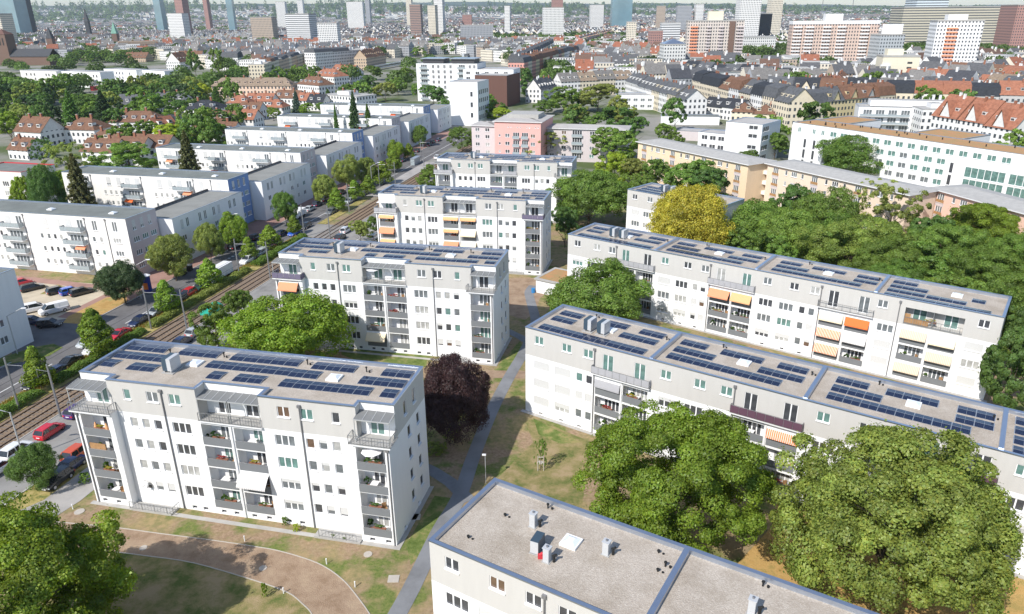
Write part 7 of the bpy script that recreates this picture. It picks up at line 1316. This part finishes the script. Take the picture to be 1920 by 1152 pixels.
def tree_mass(name, pts, seed, base=(.10, .16, .035), K=46, lf=.32):
    r_ = np.random.default_rng(seed); V = []
    P_ = np.array(pts); n = len(P_)*K; idx = np.repeat(np.arange(len(P_)), K); d = r_.normal(size=(n, 3)); d /= np.linalg.norm(d, axis=1)[:, None]; d[:, 2] = np.abs(d[:, 2]); rr = r_.uniform(.7, 1.05, n)
    c = np.column_stack([P_[idx, 0], P_[idx, 1], P_[idx, 3]*.45]); p = c+d*rr[:, None]*np.column_stack([P_[idx, 2], P_[idx, 2], P_[idx, 3]*.55]); nr = d+r_.normal(0, .5, (n, 3)); nr /= np.linalg.norm(nr, axis=1)[:, None]; t1 = np.cross(nr, r_.normal(size=(n, 3))); t1 /= np.linalg.norm(t1, axis=1)[:, None]; t2 = np.cross(nr, t1); s = (P_[idx, 2]*lf)[:, None]
    V = np.stack([p-t1*s, p-t2*s, p+t1*s, p+t2*s], 1).reshape(-1, 3); me = bpy.data.meshes.new(name); me.vertices.add(4*n); me.vertices.foreach_set('co', V.ravel()); me.loops.add(4*n); me.loops.foreach_set('vertex_index', np.arange(4*n)); me.polygons.add(n); me.polygons.foreach_set('loop_start', np.arange(n)*4); me.polygons.foreach_set('loop_total', np.full(n, 4)); me.materials.append(MATS['leaves'])
    tt = (r_.normal(1, .2, len(P_))[idx]+r_.normal(0, .12, n)).clip(.4, 1.6); at = me.attributes.new('tone', 'FLOAT_COLOR', 'POINT'); col = np.column_stack([tt, tt, tt, np.ones(n)]); at.data.foreach_set('color', np.repeat(col, 4, axis=0).astype(np.float32).ravel()); me.update(); me.validate()
    o = link(name, me, color=base); o['kind'] = 'stuff'; return o
for i in range(2600):      # woods on the slopes
    y = rg.uniform(5500, 8200); x = rg.uniform(-.75, .75)*y
    if math.sin(x*.0031)+math.sin(y*.004+x*.001) > -.3: far_pts.append((x, y, rg.uniform(16, 30), slope_z(x, y)*1.7+16))
tree_mass('town_treetops', [q for q in far_pts if q[1] < 1100], 6, K=420, lf=.10)
tree_mass('distant_treetops', [q for q in far_pts if q[1] >= 1100], 5)
# hills on the horizon
def ridge(name, d, ys, m, seed, a0=-.75, a1=.75, depth=1500):
    rn = random.Random(seed); ph = [rn.uniform(0, 6.28) for _ in range(6)]; mb = MB(); n = 220; prev = None
    for i in range(n+1):
        t = i/n; a = a0+(a1-a0)*t; x, y = d*math.tan(a), d; px = proj(x, y, 50)[0]; k = min(max(px/1920, 0), 1)*(len(ys)-1); j = min(int(k), len(ys)-2); py = ys[j]+(ys[j+1]-ys[j])*(k-j)
        h = htop(x, y, py)+sum(math.sin(a*f+p_)*q for f, p_, q in zip((9, 17, 31, 60, 110, 190), ph, (9, 7, 5, 3, 3, 2)))*d/14000; cur = ((x, y, max(h, 4)), (x*(d-depth)/d, y-depth, 0), (x*1.1, y+depth, 0))
        if prev: mb.face([prev[1], cur[1], cur[0], prev[0]], m); mb.face([prev[0], cur[0], cur[2], prev[2]], m)
        prev = cur
    o = mb.obj(name, smooth=True); o['kind'] = 'structure'
ridge('hills', 8300, YS1, 'forest_hill', 1, depth=2900); ridge('hills', 9600, [13, 10, 7, 6, 11, 10, 12, 13], 'forest_hill', 2, depth=2000); ridge('hills', 13000, [12, 10, 8, 5, 7, 7, 9, 10], 'forest_hill', 3, depth=1800)
ridge('fields', 11000, [19, 19, 19, 19, 14, 12, 15, 17], 'wheat_hill', 6, a0=.02, a1=.28, depth=600)
# ---------------------------------------------------------------- haze
mh = bpy.data.materials.new('haze'); mh.use_nodes = True; t_ = mh.node_tree; t_.nodes.remove(t_.nodes['Principled BSDF']); pv = t_.nodes.new('ShaderNodeVolumePrincipled'); pv.inputs['Color'].default_value = (.78, .88, 1, 1); pv.inputs['Density'].default_value = HAZE; pv.inputs['Anisotropy'].default_value = .2; t_.links.new(pv.outputs[0], t_.nodes['Material Output'].inputs['Volume']); MATS['haze'] = mh
mb = MB(); mb.box(-17000, -260, -2, 17000, 16000, 330, 'haze'); o = mb.obj('haze'); o['kind'] = 'stuff'
# ---------------------------------------------------------------- labels told apart by place
LMK = [(20, 90, 'the brick church'), (85, 20, 'the pale glass tower'), (215, 150, 'the railway blocks'), (388, 20, 'the left red skyscraper'), (445, 160, 'the peach hipped houses'), (620, 110, 'the white stepped row'), (795, 25, 'the striped tower'), (860, 150, 'the white balcony tower'), (970, 250, 'the pink apartment house'), (1041, 20, 'the right red skyscraper'), (1153, 10, 'the teal glass tower'), (1318, 80, 'the beige high-rise'), (1527, 80, 'the orange slab'), (1742, 90, 'the white high-rise'), (1650, 130, 'the small cream tower'), (1415, 255, 'the white cube'), (1600, 260, 'the white office'), (1296, 400, 'the golden yellow tree'), (1850, 240, 'the orange-tiled row'), (1500, 330, 'the peach building'), (600, 240, 'the white terrace blocks'), (360, 290, 'the near spruce'), (165, 240, 'the brown roofs'), (1700, 600, 'the rear right block'), (1240, 180, 'the chimneyed row'), (840, 350, 'the third left block'), (420, 530, 'the white box truck'), (70, 600, 'the car park')]
def ordw(i): 
    w = ['first', 'second', 'third', 'fourth', 'fifth', 'sixth', 'seventh', 'eighth', 'ninth', 'tenth', 'eleventh', 'twelfth']; return w[i] if i < 12 else '%dth' % (i+1) if (i+1) % 10 not in (1, 2, 3) or (i+1) in (11, 12, 13) else '%d%s' % (i+1, {1: 'st', 2: 'nd', 3: 'rd'}[(i+1) % 10])
def finish(lst, place=True):
    groups = {}
    for t, base in lst:
        px, py, d = proj(t.location.x, t.location.y, 6)
        if place:
            q = min(LMK, key=lambda l: (l[0]-px)**2+((l[1]-py)*2.2)**2); rel = 'left of' if px < q[0]-14 else ('right of' if px > q[0]+14 else ('behind' if py < q[1] else 'in front of')); base = '%s %s %s' % (base, rel, q[2])
        groups.setdefault(base, []).append((px, t))
    for base, l in groups.items():
        l.sort(key=lambda q: q[0])
        for i, (px, t) in enumerate(l): t['label'] = base if len(l) == 1 else '%s, %s from left' % (base, ordw(i))
finish(DEFER+GEN+FT); finish(ROWS, False)
byb = {}
for o in TOP:
    if o.name.startswith('solar_array'): byb.setdefault(o['label'], []).append(o)
for lab, l in byb.items():
    rr = l[0].rotation_euler.z; c, s = math.cos(rr), math.sin(rr)
    loc = [(round((-o.location.x*s+o.location.y*c)/1.1), o.location.x*c+o.location.y*s, o) for o in l]; loc.sort(key=lambda q: (q[0], q[1])); rows = []
    for q in loc:
        if rows and abs(rows[-1][-1][0]-q[0]) <= 1: rows[-1].append(q)
        else: rows.append([q])
    for ri, rw in enumerate(rows):
        rw.sort(key=lambda q: q[1])
        for i, q in enumerate(rw): q[2]['label'] = lab.replace('solar panel row on', 'solar panels, %s from left in %s row, on' % (ordw(i), 'front' if ri == 0 else ordw(ri)))
